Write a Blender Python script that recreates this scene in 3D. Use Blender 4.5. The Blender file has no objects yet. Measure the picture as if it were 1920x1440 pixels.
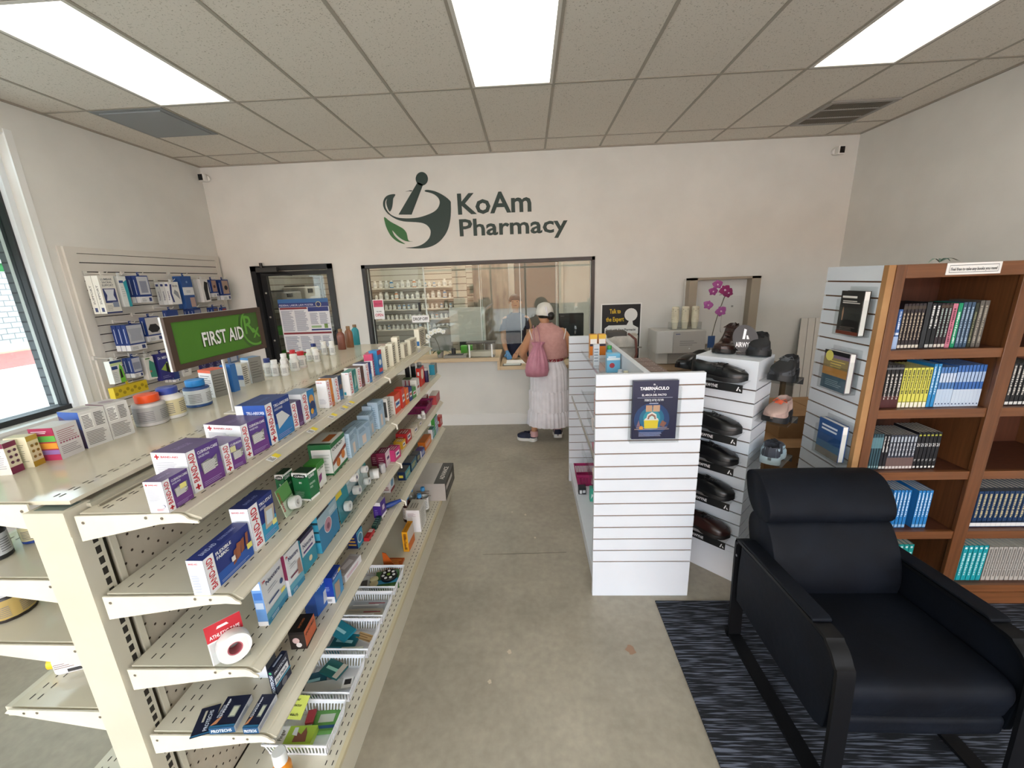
import bpy, math, random
from mathutils import Vector, Matrix
random.seed(7)
S = bpy.context.scene
C = S.collection
PI = math.pi
# ---------------------------------------------------------------- camera
CAM = Vector((0.0, 0.0, 1.87))
FPX = 762.0
_R = ((0.99865244, -0.02454396, -0.04572633), (0.03806454, -0.25249477, 0.96684926), (-0.03527597, -0.96728692, -0.25122026))
cd = bpy.data.cameras.new('camera'); cam = bpy.data.objects.new('camera', cd); C.objects.link(cam)
cd.sensor_width = 36; cd.lens = FPX / 1920 * 36; cd.clip_start = 0.05; cd.clip_end = 200
cam.matrix_world = Matrix(((_R[0][0], -_R[0][1], -_R[0][2], CAM.x), (_R[1][0], -_R[1][1], -_R[1][2], CAM.y), (_R[2][0], -_R[2][1], -_R[2][2], CAM.z), (0, 0, 0, 1)))
S.camera = cam
# ---------------------------------------------------------------- view, world, sun
S.view_settings.view_transform = 'Standard'; S.view_settings.look = 'None'
S.view_settings.gamma = 1; S.view_settings.use_curve_mapping = False
S.view_settings.exposure = 1.38
S.cycles.transparent_max_bounces = 32
W = bpy.data.worlds.new('sky'); S.world = W; W.use_nodes = True
bg = W.node_tree.nodes['Background']; bg.inputs[0].default_value = (0.78, 0.89, 1.0, 1); bg.inputs[1].default_value = 4.8
sl = bpy.data.lights.new('sun', 'SUN'); sl.energy = 3.5; sl.angle = 0.01; sl.color = (1, 0.95, 0.88)
so = bpy.data.objects.new('sun', sl); C.objects.link(so); so.rotation_mode = 'QUATERNION'; so.rotation_quaternion = Vector((-0.45, -0.42, -0.80)).to_track_quat('-Z', 'Y')
def portal(name, loc, rot, sx, sy):
    l = bpy.data.lights.new(name, 'AREA'); l.shape = 'RECTANGLE'; l.size = sx; l.size_y = sy; l.cycles.is_portal = True
    o = bpy.data.objects.new(name, l); C.objects.link(o); o.location = loc; o.rotation_euler = rot
FRONT = -4.2
portal('daylight_portal_front', (-0.1, FRONT - 0.12, 1.6), (PI / 2, 0, 0), 7.3, 3.1)
portal('daylight_portal_side', (-4.12, 0.9, 1.96), (0, -PI / 2, 0), 2.1, 4.5)
# ceiling light panel strength
PANEL = 1.7
# ---------------------------------------------------------------- picture ray helpers: a pixel onto a real plane
def _ray(px, py):
    v = (px - 960, py - 720, FPX)
    return Vector([sum(_R[i][k] * v[k] for k in range(3)) for i in range(3)])
def onz(px, py, z):
    r = _ray(px, py); t = (z - CAM.z) / r.z; return CAM + r * t
def ony(px, py, y):
    r = _ray(px, py); return CAM + r * (y / r.y)
def onx(px, py, x):
    r = _ray(px, py); return CAM + r * (x / r.x)
# ---------------------------------------------------------------- materials
def lin(h):
    h = h.lstrip('#'); h = h if len(h) == 6 else ''.join(x + x for x in h); c = [int(h[i:i + 2], 16) / 255 for i in (0, 2, 4)]
    return tuple(x / 12.92 if x <= 0.04045 else ((x + 0.055) / 1.055) ** 2.4 for x in c) + (1,)
_M = {}
def M(col, rough=0.45, metal=0.0, **k):
    key = (col, rough, metal, tuple(sorted(k.items())))
    if key in _M: return _M[key]
    m = bpy.data.materials.new('paint' + col.replace('#', '_')); m.use_nodes = True
    b = m.node_tree.nodes['Principled BSDF']
    b.inputs['Base Color'].default_value = lin(col); b.inputs['Roughness'].default_value = rough; b.inputs['Metallic'].default_value = metal
    if 'emit' in k: b.inputs['Emission Color'].default_value = lin(col); b.inputs['Emission Strength'].default_value = k['emit']
    if 'coat' in k: b.inputs['Coat Weight'].default_value = k['coat']
    if 'spec' in k: b.inputs['Specular IOR Level'].default_value = k['spec']
    _M[key] = m; return m
def noisy(name, c1, c2, scale=8, rough=0.6, bump=0.0, stretch=(1, 1, 1), detail=6, lo=0.35, hi=0.65, r2=None, bscale=None):
    m = bpy.data.materials.new(name); m.use_nodes = True; n = m.node_tree.nodes; L = m.node_tree.links; b = n['Principled BSDF']
    tc = n.new('ShaderNodeTexCoord'); mp = n.new('ShaderNodeMapping'); mp.inputs['Scale'].default_value = stretch
    L.new(tc.outputs['Object'], mp.inputs[0])
    no = n.new('ShaderNodeTexNoise'); no.inputs['Scale'].default_value = scale; no.inputs['Detail'].default_value = detail; L.new(mp.outputs[0], no.inputs[0])
    cr = n.new('ShaderNodeValToRGB'); cr.color_ramp.elements[0].position = lo; cr.color_ramp.elements[1].position = hi
    cr.color_ramp.elements[0].color = lin(c1); cr.color_ramp.elements[1].color = lin(c2)
    L.new(no.outputs[0], cr.inputs[0]); L.new(cr.outputs[0], b.inputs['Base Color']); b.inputs['Roughness'].default_value = rough
    if r2 is not None:
        mr = n.new('ShaderNodeMapRange'); mr.inputs[3].default_value = rough; mr.inputs[4].default_value = r2
        L.new(no.outputs[0], mr.inputs[0]); L.new(mr.outputs[0], b.inputs['Roughness'])
    if bump:
        n2 = n.new('ShaderNodeTexNoise'); n2.inputs['Scale'].default_value = bscale or scale * 6; L.new(mp.outputs[0], n2.inputs[0])
        bp = n.new('ShaderNodeBump'); bp.inputs['Strength'].default_value = bump; bp.inputs['Distance'].default_value = 0.004
        L.new(n2.outputs[0], bp.inputs['Height']); L.new(bp.outputs[0], b.inputs['Normal'])
    return m
def glass(name, tint='#ffffff', rough=0.0, refl=1.0, ior=1.5):
    m = bpy.data.materials.new(name); m.use_nodes = True; n = m.node_tree.nodes; L = m.node_tree.links
    for x in list(n):
        if x.type == 'BSDF_PRINCIPLED': n.remove(x)
    t = n.new('ShaderNodeBsdfTransparent'); t.inputs[0].default_value = lin(tint)
    g = n.new('ShaderNodeBsdfGlossy'); g.inputs['Roughness'].default_value = rough
    f = n.new('ShaderNodeLayerWeight'); f.inputs[0].default_value = 0.5
    pw = n.new('ShaderNodeMath'); pw.operation = 'POWER'; pw.inputs[1].default_value = 4.0; L.new(f.outputs['Facing'], pw.inputs[0])
    mul = n.new('ShaderNodeMath'); mul.operation = 'MULTIPLY_ADD'; mul.inputs[1].default_value = 0.5 * refl; mul.inputs[2].default_value = 0.028 * refl; L.new(pw.outputs[0], mul.inputs[0])
    mx = n.new('ShaderNodeMixShader'); L.new(mul.outputs[0], mx.inputs[0]); L.new(t.outputs[0], mx.inputs[1]); L.new(g.outputs[0], mx.inputs[2])
    L.new(mx.outputs[0], n['Material Output'].inputs[0]); return m
GLASS = glass('window_glass', '#f4f8f6', 0, 1.1)
ACR = glass('clear_plastic', '#fafbfb', 0.05, 1.0)
PET = glass('thin_film_plastic', '#f6f8f8', 0.12, 1.2)
WALL = noisy('white_wall_paint', '#dcdad4', '#e2e0da', 3, 0.75, 0.15, bscale=160)
CEIL = None
BEIGE = noisy('beige_painted_steel', '#ccc6b2', '#d2ccb9', 5, 0.28)
DECK = noisy('beige_shelf_top', '#cfc7b1', '#d5cdb8', 4, 0.09, r2=0.15)
PEG = noisy('beige_pegboard', '#b5ab99', '#bdb3a1', 20, 0.6)
CREAM = noisy('cream_bracket_paint', '#ddd7c4', '#e3ddcb', 9, 0.4)
WMEL = noisy('white_melamine', '#d6dce3', '#dce1e7', 3, 0.4)
GROOVE = M('#6b5142', 0.7)
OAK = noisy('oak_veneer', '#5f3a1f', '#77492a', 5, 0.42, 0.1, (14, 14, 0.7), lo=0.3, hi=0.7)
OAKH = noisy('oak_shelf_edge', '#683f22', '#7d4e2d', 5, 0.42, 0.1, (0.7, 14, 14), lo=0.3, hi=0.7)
OAKD = noisy('oak_shaded_inside', '#4a2817', '#5a3220', 5, 0.5, 0.0, (10, 10, 0.6), lo=0.3, hi=0.7)  # darker oak for the bookcase inside, its shade put into the colour
LEATH = noisy('black_leather', '#090c13', '#0e131c', 6, 0.62, 0.35, bscale=25); LEATH.node_tree.nodes['Principled BSDF'].inputs['Specular IOR Level'].default_value = 0.18
BLK = M('#0b0c0e', 0.45); DARK = M('#1b1b1d', 0.5)
SLOT = M('#2a2620', 0.8)
# ---------------------------------------------------------------- text glyph cache
_T = {}
def glyphs(s, bold):
    k = (s, bold)
    if k in _T: return _T[k]
    cu = bpy.data.curves.new('t', 'FONT'); cu.body = s; cu.resolution_u = 2; cu.offset = bold; cu.size = 1
    ob = bpy.data.objects.new('t', cu); me = ob.to_mesh()
    v = [(p.co.x, p.co.y) for p in me.vertices]; f = [tuple(p.vertices) for p in me.polygons]
    # orientation
    nz = sum(p.normal.z for p in me.polygons)
    if nz < 0: f = [tuple(reversed(q)) for q in f]
    ob.to_mesh_clear(); bpy.data.objects.remove(ob); bpy.data.curves.remove(cu)
    if v:
        x0 = min(a for a, b in v); x1 = max(a for a, b in v); y0 = 0; y1 = 0.7
        v = [(a - x0, b) for a, b in v]; w = x1 - x0
    else: w = 1
    _T[k] = (v, f, w); return _T[k]
# ---------------------------------------------------------------- mesh builder
ORG = {}
class Fr:
    """a face frame: origin, unit u, unit v, normal, width, height"""
    def __init__(s, o, u, v, w=1.0, h=1.0):
        s.o = Vector(o); s.u = Vector(u).normalized(); s.v = Vector(v).normalized(); s.n = s.u.cross(s.v).normalized(); s.w = w; s.h = h
    def p(s, a, b, d=0): return s.o + s.u * a + s.v * b + s.n * d
class MB:
    def __init__(s): s.v = []; s.f = []; s.m = []; s.s = []; s.mats = []
    def mi(s, m):
        if isinstance(m, str): m = M(m)
        if m not in s.mats: s.mats.append(m)
        return s.mats.index(m)
    def poly(s, pts, m, sm=False):
        b = len(s.v); s.v += [Vector(p) for p in pts]; s.f.append(tuple(range(b, b + len(pts)))); s.m.append(s.mi(m)); s.s.append(sm)
    def box(s, lo, hi, m, T=None):
        x0, y0, z0 = lo; x1, y1, z1 = hi; b = len(s.v); i = s.mi(m)
        P = [(x0, y0, z0), (x1, y0, z0), (x1, y1, z0), (x0, y1, z0), (x0, y0, z1), (x1, y0, z1), (x1, y1, z1), (x0, y1, z1)]
        s.v += [(T @ Vector(p)) if T else Vector(p) for p in P]
        for q in ((0, 3, 2, 1), (4, 5, 6, 7), (0, 1, 5, 4), (1, 2, 6, 5), (2, 3, 7, 6), (3, 0, 4, 7)):
            s.f.append(tuple(b + k for k in q)); s.m.append(i); s.s.append(False)
        return s
    def rbox(s, lo, hi, r, m, T=None, seg=3, ax='z'):
        """box with rounded vertical edges (profile in the plane across axis ax)"""
        perm = {'z': (0, 1, 2), 'x': (1, 2, 0), 'y': (2, 0, 1)}[ax]
        a0, b0, c0 = [lo[k] for k in perm]; a1, b1, c1 = [hi[k] for k in perm]; pts = []
        for cx, cy, st in ((a1 - r, b0 + r, -90), (a1 - r, b1 - r, 0), (a0 + r, b1 - r, 90), (a0 + r, b0 + r, 180)):
            for k in range(seg + 1):
                t = math.radians(st + 90 * k / seg); pts.append((cx + r * math.cos(t), cy + r * math.sin(t)))
        def un(a, b, c):
            q = [0, 0, 0]; q[perm[0]] = a; q[perm[1]] = b; q[perm[2]] = c; q = Vector(q); return T @ q if T else q
        s.loft([[un(a, b, c0) for a, b in pts], [un(a, b, c1) for a, b in pts]], m, cap=True)
        return s
    def loft(s, rings, m, cap=False, close=True, sm=True):
        b = len(s.v); n = len(rings[0]); i = s.mi(m)
        for r in rings: s.v += [Vector(p) for p in r]
        for j in range(len(rings) - 1):
            for k in range(n if close else n - 1):
                k2 = (k + 1) % n
                s.f.append((b + j * n + k, b + j * n + k2, b + (j + 1) * n + k2, b + (j + 1) * n + k)); s.m.append(i); s.s.append(sm)
        if cap:
            s.f.append(tuple(b + k for k in reversed(range(n)))); s.m.append(i); s.s.append(False)
            o = b + (len(rings) - 1) * n; s.f.append(tuple(o + k for k in range(n))); s.m.append(i); s.s.append(False)
        return s
    def lathe(s, prof, c, m, seg=20, T=None, cap=True, ex=1.0, ey=1.0):
        c = Vector(c); R = []
        for r, z in prof:
            ring = []
            for k in range(seg):
                a = 2 * PI * k / seg; q = Vector((r * math.cos(a) * ex, r * math.sin(a) * ey, z)); ring.append(c + (T @ q if T else q))
            R.append(ring)
        return s.loft(R, m, cap=cap)
    def cyl(s, p0, p1, r, m, seg=12, r2=None):
        return s.tube([p0, p1], [r, r if r2 is None else r2], m, seg)
    def tube(s, pts, r, m, seg=8, flat=1.0, up=None):
        pts = [Vector(p) for p in pts]; R = []; n = len(pts); prev = None
        for i, p in enumerate(pts):
            d = (pts[min(i + 1, n - 1)] - pts[max(i - 1, 0)])
            d = d.normalized() if d.length > 1e-9 else Vector((0, 0, 1))
            ref = Vector(up) if up else (prev if prev is not None else (Vector((0, 0, 1)) if abs(d.z) < 0.9 else Vector((1, 0, 0))))
            x = d.cross(ref)
            if x.length < 1e-6: x = d.cross(Vector((0, 1, 0.01)))
            x.normalize(); y = x.cross(d).normalized(); prev = y
            rr = r[i] if isinstance(r, (list, tuple)) else r
            R.append([p + x * rr * math.cos(2 * PI * k / seg) + y * rr * flat * math.sin(2 * PI * k / seg) for k in range(seg)])
        return s.loft(R, m, cap=True)
    def prism(s, poly, fr, d, m, d0=0.0):
        n = len(poly); A = [fr.p(a, b, d0) for a, b in poly]; B = [fr.p(a, b, d0 + d) for a, b in poly]
        ar = sum(poly[i][0] * poly[(i + 1) % n][1] - poly[(i + 1) % n][0] * poly[i][1] for i in range(n))
        if ar < 0: A.reverse(); B.reverse()
        return s.loft([A, B], m, cap=True, sm=False)
    def rect(s, fr, u0, v0, u1, v1, m, d=0.0006):
        """flat patch in fractions of the frame"""
        s.poly([fr.p(a * fr.w, b * fr.h, d) for a, b in ((u0, v0), (u1, v0), (u1, v1), (u0, v1))], m)
    def fpoly(s, fr, pts, m, d=0.0008): s.poly([fr.p(a * fr.w, b * fr.h, d) for a, b in pts], m)
    def disk(s, fr, u, v, r, m, d=0.0009, seg=20, sx=1.0):
        s.poly([fr.p(u * fr.w + r * sx * math.cos(2 * PI * k / seg), v * fr.h + r * math.sin(2 * PI * k / seg), d) for k in range(seg)], m)
    def lines(s, fr, u0, v0, u1, v1, n, m, d=0.001, fill=0.5):
        st = (v1 - v0) / n
        for k in range(n):
            e = u0 + (u1 - u0) * (1 - 0.3 * random.random())
            s.rect(fr, u0, v0 + k * st, e, v0 + (k + fill) * st, m, d)
    def text(s, fr, st, u, v, h, m, w=None, rot=0, d=0.0012, bold=0.0, center=False, sk=1.0):
        """text baseline start at metres (u,v), cap height h, optional total width w"""
        gv, gf, gw = glyphs(st, bold); sc = h / 0.7; sx = (w / gw) if w else sc * sk; b = len(s.v); i = s.mi(m)
        ca, sa = math.cos(rot), math.sin(rot); off = -gw * sx / 2 if center else 0
        for x, y in gv:
            a = x * sx + off; c = y * sc; s.v.append(fr.p(u + a * ca - c * sa, v + a * sa + c * ca, d))
        for q in gf: s.f.append(tuple(b + k for k in q)); s.m.append(i); s.s.append(False)
    def build(s, name, parent=None, origin=None, sharp=0.7, bevel=0, bseg=2, flat=False):
        me = bpy.data.meshes.new(name)
        off = ORG.get(parent.name, Vector()) if parent is not None else Vector(origin or (0, 0, 0))
        me.from_pydata([tuple(p - off) for p in s.v], [], s.f)
        for m in s.mats: me.materials.append(m)
        me.polygons.foreach_set('material_index', s.m); me.polygons.foreach_set('use_smooth', [False if flat else x for x in s.s])
        me.update()
        if not flat: me.set_sharp_from_angle(angle=sharp)
        o = bpy.data.objects.new(name, me); C.objects.link(o)
        if parent is not None: o.parent = parent; ORG[o.name] = off
        else: o.location = off; ORG[o.name] = off
        if bevel:
            b = o.modifiers.new('bevel', 'BEVEL'); b.width = bevel; b.segments = bseg; b.limit_method = 'ANGLE'; b.angle_limit = 0.7
        return o
def tag(o, label, cat, group=None, kind=None):
    o['label'] = label; o['category'] = cat
    if group: o['group'] = group
    if kind: o['kind'] = kind
    return o
def thing(name, label, cat, loc=(0, 0, 0), group=None, local=False, rz=0):
    o = bpy.data.objects.new(name, None); C.objects.link(o); o.empty_display_size = 0.05
    o.location = loc; o.rotation_euler = (0, 0, rz); ORG[o.name] = Vector((0, 0, 0)) if local else Vector(loc)
    return tag(o, label, cat, group)
def struct(mb, name, **k):
    o = mb.build(name, **k); o['kind'] = 'structure'; return o
def copy_tree(o, parent=None):
    c = o.copy(); C.objects.link(c)
    if parent: c.parent = parent
    for ch in [x for x in o.children]: copy_tree(ch, c)
    return c
# ================================================================ ROOM SHELL
XL, XR, YB, ZC = -3.80, 3.64, 5.09, 3.26
def ceil_mat():
    m = bpy.data.materials.new('ceiling_tile'); m.use_nodes = True; n = m.node_tree.nodes; L = m.node_tree.links; b = n['Principled BSDF']
    tc = n.new('ShaderNodeTexCoord')
    no = n.new('ShaderNodeTexNoise'); no.inputs['Scale'].default_value = 110; no.inputs['Detail'].default_value = 2; L.new(tc.outputs['Object'], no.inputs[0])
    cr = n.new('ShaderNodeValToRGB'); cr.color_ramp.elements[0].position = 0.30; cr.color_ramp.elements[0].color = lin('#a8a090'); cr.color_ramp.elements[1].position = 0.39; cr.color_ramp.elements[1].color = lin('#ddd5c9')
    L.new(no.outputs[0], cr.inputs[0]); L.new(cr.outputs[0], b.inputs['Base Color']); b.inputs['Roughness'].default_value = 0.9; return m
CEIL = ceil_mat()
def floor_mat():
    m = bpy.data.materials.new('polished_concrete'); m.use_nodes = True; n = m.node_tree.nodes; L = m.node_tree.links; b = n['Principled BSDF']
    tc = n.new('ShaderNodeTexCoord')
    a = n.new('ShaderNodeTexNoise'); a.inputs['Scale'].default_value = 1.1; a.inputs['Detail'].default_value = 9; a.inputs['Roughness'].default_value = 0.65; L.new(tc.outputs['Object'], a.inputs[0])
    cr = n.new('ShaderNodeValToRGB'); cr.color_ramp.elements[0].position = 0.33; cr.color_ramp.elements[0].color = lin('#8d8576'); cr.color_ramp.elements[1].position = 0.66; cr.color_ramp.elements[1].color = lin('#aea593')
    L.new(a.outputs[0], cr.inputs[0])
    c = n.new('ShaderNodeTexNoise'); c.inputs['Scale'].default_value = 26; c.inputs['Detail'].default_value = 3; L.new(tc.outputs['Object'], c.inputs[0])
    mx = n.new('ShaderNodeMixRGB'); mx.blend_type = 'OVERLAY'; mx.inputs[0].default_value = 0.2; L.new(cr.outputs[0], mx.inputs[1]); L.new(c.outputs[0], mx.inputs[2])
    # paint splashes and pits
    v = n.new('ShaderNodeTexNoise'); v.inputs['Scale'].default_value = 2.3; v.inputs['Detail'].default_value = 12; v.inputs['Roughness'].default_value = 0.8; L.new(tc.outputs['Object'], v.inputs[0])
    c2 = n.new('ShaderNodeValToRGB'); c2.color_ramp.elements[0].position = 0.67; c2.color_ramp.elements[0].color = (0, 0, 0, 1); c2.color_ramp.elements[1].position = 0.70; c2.color_ramp.elements[1].color = (1, 1, 1, 1); L.new(v.outputs[0], c2.inputs[0])
    m2 = n.new('ShaderNodeMixRGB'); L.new(c2.outputs[0], m2.inputs[0]); L.new(mx.outputs[0], m2.inputs[1]); m2.inputs[2].default_value = lin('#a8917c')
    L.new(m2.outputs[0], b.inputs['Base Color'])
    mr = n.new('ShaderNodeMapRange'); mr.inputs[3].default_value = 0.25; mr.inputs[4].default_value = 0.45; L.new(a.outputs[0], mr.inputs[0]); L.new(mr.outputs[0], b.inputs['Roughness'])
    return m
FLOOR = floor_mat()
f = MB(); f.box((XL - 0.2, FRONT - 0.2, -0.1), (XR + 0.2, 9.2, 0), FLOOR); struct(f, 'floor')
# floor scuffs and control joint
j = MB()
for a, b in (((915, 868), (955, 862)), ((1000, 862), (1062, 860)), ((905, 1040), (1062, 1036))):
    A = onz(*a, 0.0008); B = onz(*b, 0.0008); j.poly([A, B, B + Vector((0, 0.004, 0)), A + Vector((0, 0.003, 0))], M('#5e564b', 0.8))
for (a, b, r) in ((985, 965, .012), (955, 1222, .014), (1003, 1008, .010), (918, 1278, .012), (1182, 1218, .03), (960, 960, .008)):
    p = onz(a, b, 0.0008); j.poly([p + Vector((r * (0.7 + 0.4 * math.sin(3 * k)) * math.cos(k * PI / 5), r * math.sin(k * PI / 5), 0)) for k in range(10)], M('#c9bba6' if r < .02 else '#9a7a63', 0.7))
struct(j, 'trim_1')
def wallbox(name, lo, hi, m=WALL): return struct(MB().box(lo, hi, m), name)
# back wall with a doorway and the counter window
DX0, DX1, DZ = -3.41, -2.39, 2.125
WX0, WX1, WZ0, WZ1 = -2.03, 0.80, 0.80, 2.09
b = MB(); T = 0.14
b.box((XL - .2, YB, 0), (DX0, YB + T, ZC + .3), WALL); b.box((DX0, YB, DZ), (DX1, YB + T, ZC + .3), WALL); b.box((DX1, YB, 0), (WX0, YB + T, ZC + .3), WALL)
b.box((WX0, YB, WZ1), (WX1, YB + T, ZC + .3), WALL); b.box((WX0, YB, 0), (-0.37, YB + T, 0.90), WALL); b.box((-0.37, YB, 0), (WX1, YB + T, 0.79), WALL); b.box((WX1, YB, 0), (XR + .2, YB + T, ZC + .3), WALL)
struct(b, 'wall_back')
struct(MB().box((DX1, YB - .014, 0), (XR, YB, .15), M('#e8e6e2', .5)), 'baseboard_back')
# right wall
wallbox('wall_right', (XR, FRONT, 0), (XR + 0.2, YB, ZC + .3))
# left wall with a big shop window
LY0, LY1, LZ0, LZ1 = -1.4, 3.21, 0.92, 3.03
b = MB(); b.box((XL - .32, LY1, 0), (XL, YB, ZC + .3), WALL); b.box((XL - .32, LY0, 0), (XL, LY1, LZ0), WALL); b.box((XL - .32, LY0, LZ1), (XL, LY1, ZC + .3), WALL); b.box((XL - .32, FRONT, 0), (XL, LY0, ZC + .3), WALL)
struct(b, 'wall_left')
w = MB(); al = M('#dfe2e4', .3); gk = M('#26282b', .5)
w.box((XL - .24, LY1 - .04, LZ0), (XL - .10, LY1, LZ1), al); w.box((XL - .22, LY1 - .055, LZ0 + .02), (XL - .14, LY1 - .04, LZ1), gk)
w.box((XL - .24, LY0, LZ0), (XL - .12, LY1, LZ0 + .05), gk); w.box((XL - .24, LY0, LZ1 - .08), (XL - .12, LY1, LZ1), al)
w.box((XL - .24, LY0, LZ0), (XL - .12, LY0 + .1, LZ1), al); w.box((XL - .22, 0.85, LZ0), (XL - .14, 0.93, LZ1), al)
w.box((XL - .01, LY1 - .02, LZ0), (XL + .006, LY1 + .03, LZ1 + .03), M('#e9e9e6', .4)); w.box((XL - .12, LY0, LZ0 - .02), (XL + .01, LY1, LZ0 + .006), M('#e9e9e6', .4))
wo = struct(w, 'window_1'); g = MB().box((XL - .195, LY0 + .1, LZ0 + .05), (XL - .185, LY1 - .055, LZ1 - .08), glass('outdoor_dimming_glass', '#d6dad9', 0, 1.0)).build('window_pane', wo)  # pane tint added to dim the overbright outdoors
# shop front behind the viewer
b = MB(); b.box((XL - .3, FRONT - .2, 3.15), (XR + .2, FRONT, ZC + .3), WALL); b.box((XL - .3, FRONT - .2, 0), (XL + .1, FRONT, 3.2), WALL); b.box((XR - .1, FRONT - .2, 0), (XR + .2, FRONT, 3.2), WALL)
struct(b, 'wall_front')
w = MB()
for x in (-3.7, -2.5, -1.3, -.1, 1.1, 2.3, 3.5): w.box((x - .03, FRONT - .12, 0), (x + .03, FRONT - .04, 3.15), al)
for z in (0.0, 2.2, 3.09): w.box((-3.7, FRONT - .11, z), (3.5, FRONT - .05, z + .06), al)
struct(w, 'window_2')
# ceiling grid ceiling
GX, GY = -0.385, 3.49; SX, SY = 0.608, 1.22
xs = [GX + SX * k for k in range(-6, 8)]; ys = [GY + SY * k for k in range(-7, 3)]
lights = [(-5 + 1, 0), (0, 0), (4, 0), (-4, -3), (0, -3), (4, -3)]    # column index, row offset: the tile between ys[r-1], ys[r]
cl = MB(); holes = [(GX + SX * i, GY + SY * (r - 1)) for i, r in lights]
X_ = [XL - .05] + xs + [XR + .05]; Y_ = [FRONT] + [y for y in ys if FRONT < y < YB] + [YB + .05]
X_ = sorted(set(X_)); X_ = [x for x in X_ if XL - .06 <= x <= XR + .06]
vent_tile = (-3.42, 3.49); ret_tile = (2.655, 4.1)
for i in range(len(X_) - 1):
    for k in range(len(Y_) - 1):
        x0, x1, y0, y1 = X_[i], X_[i + 1], Y_[k], Y_[k + 1]
        if any(abs(x0 - hx) < .05 and abs(y0 - hy) < .05 for hx, hy in holes): continue
        cl.box((x0 + .006, y0 + .006, ZC), (x1 - .006, y1 - .006, ZC + .03), CEIL)
struct(cl, 'ceiling')
gr = MB(); gm = M('#a39b8e', .6)
for x in X_[1:-1]: gr.box((x - .011, FRONT, ZC - .004), (x + .011, YB, ZC + .02), gm)
for y in Y_[1:-1]: gr.box((XL, y - .011, ZC - .0045), (XR, y + .011, ZC + .02), gm)
gr.box((XL, FRONT, ZC - .012), (XL + .02, YB, ZC), gm); gr.box((XR - .02, FRONT, ZC - .012), (XR, YB, ZC), gm); gr.box((XL, YB - .02, ZC - .012), (XR, YB, ZC), gm)
struct(gr, 'trim_2')
struct(MB().box((XL - .35, FRONT - .4, ZC + .3), (XR + .3, 9.3, ZC + .4), M('#888888', .9)), 'ceiling')
LM = bpy.data.materials.new('led_diffuser'); LM.use_nodes = True; _b = LM.node_tree.nodes['Principled BSDF']
_b.inputs['Base Color'].default_value = (0.9, 0.88, 0.84, 1); _b.inputs['Emission Color'].default_value = (1.0, 0.95, 0.86, 1); _b.inputs['Emission Strength'].default_value = PANEL
LL = {(-4, 0): 'long ceiling light panel at the left, above the slatwall corner', (0, 0): 'ceiling light panel in the middle, in front of the wall logo', (4, 0): 'ceiling light panel at the right, nearest the right wall and bookcase'}
for (i, r) in lights:
    x0, y0 = GX + SX * i, GY + SY * (r - 1); t = thing('ceiling_light', LL.get((i, r), 'ceiling light panel behind the viewer, column ' + ('left', 'middle', 'right')[(i + 4) // 4]), 'light', (x0 + SX / 2, y0 + SY / 2, ZC), 'recessed ceiling light panels')
    fr = MB()
    for lo, hi in (((x0 + .008, y0 + .008), (x0 + .03, y0 + SY - .008)), ((x0 + SX - .03, y0 + .008), (x0 + SX - .008, y0 + SY - .008)), ((x0 + .03, y0 + .008), (x0 + SX - .03, y0 + .03)), ((x0 + .03, y0 + SY - .03), (x0 + SX - .03, y0 + SY - .008))):
        fr.box((lo[0], lo[1], ZC - .006), (hi[0], hi[1], ZC + .04), M('#d8d4cc', .4))
    fr.build('frame', t); MB().box((x0 + .024, y0 + .024, ZC + .004), (x0 + SX - .024, y0 + SY - .024, ZC + .012), LM).build('diffuser', t)
# ceiling vents
x0, y0 = GX + SX * -5, 3.49
t = thing('ceiling_vent', 'flat grey square vent panel in the ceiling by the left wall', 'vent', (x0 + .3, y0 + .3, ZC)); MB().box((x0 + .01, y0 + .01, ZC - .008), (x0 + .6, y0 + .62, ZC - .002), M('#84888a', .55)).build('panel', t); MB().box((x0 + .05, y0 + .05, ZC - .016), (x0 + .56, y0 + .58, ZC - .008), M('#8d9193', .5)).build('diffuser_plate', t)
x0, y0 = GX + SX * 5, 4.12
t = thing('air_return_grille', 'grey return air grille with three dusty openings, ceiling near the right wall', 'vent', (x0 + .3, y0 + .3, ZC)); fr = MB(); gm2 = M('#9a958f', .5)
for lo, hi in (((.01, .01), (.60, .05)), ((.01, .55), (.60, .59)), ((.01, .05), (.05, .55)), ((.56, .05), (.60, .55)), ((.05, .19), (.56, .205)), ((.05, .39), (.56, .405))): fr.box((x0 + lo[0], y0 + lo[1], ZC - .014), (x0 + hi[0], y0 + hi[1], ZC - .002), gm2)
fr.build('frame', t); sl2 = MB(); sl2.box((x0 + .05, y0 + .05, ZC - .006), (x0 + .56, y0 + .55, ZC - .002), M('#5b534a', .9))
for k in range(24): sl2.box((x0 + .055 + k * .0215, y0 + .05, ZC - .011), (x0 + .060 + k * .0215, y0 + .55, ZC - .006), M('#857c70', .7))
sl2.build('louvres', t)
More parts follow.
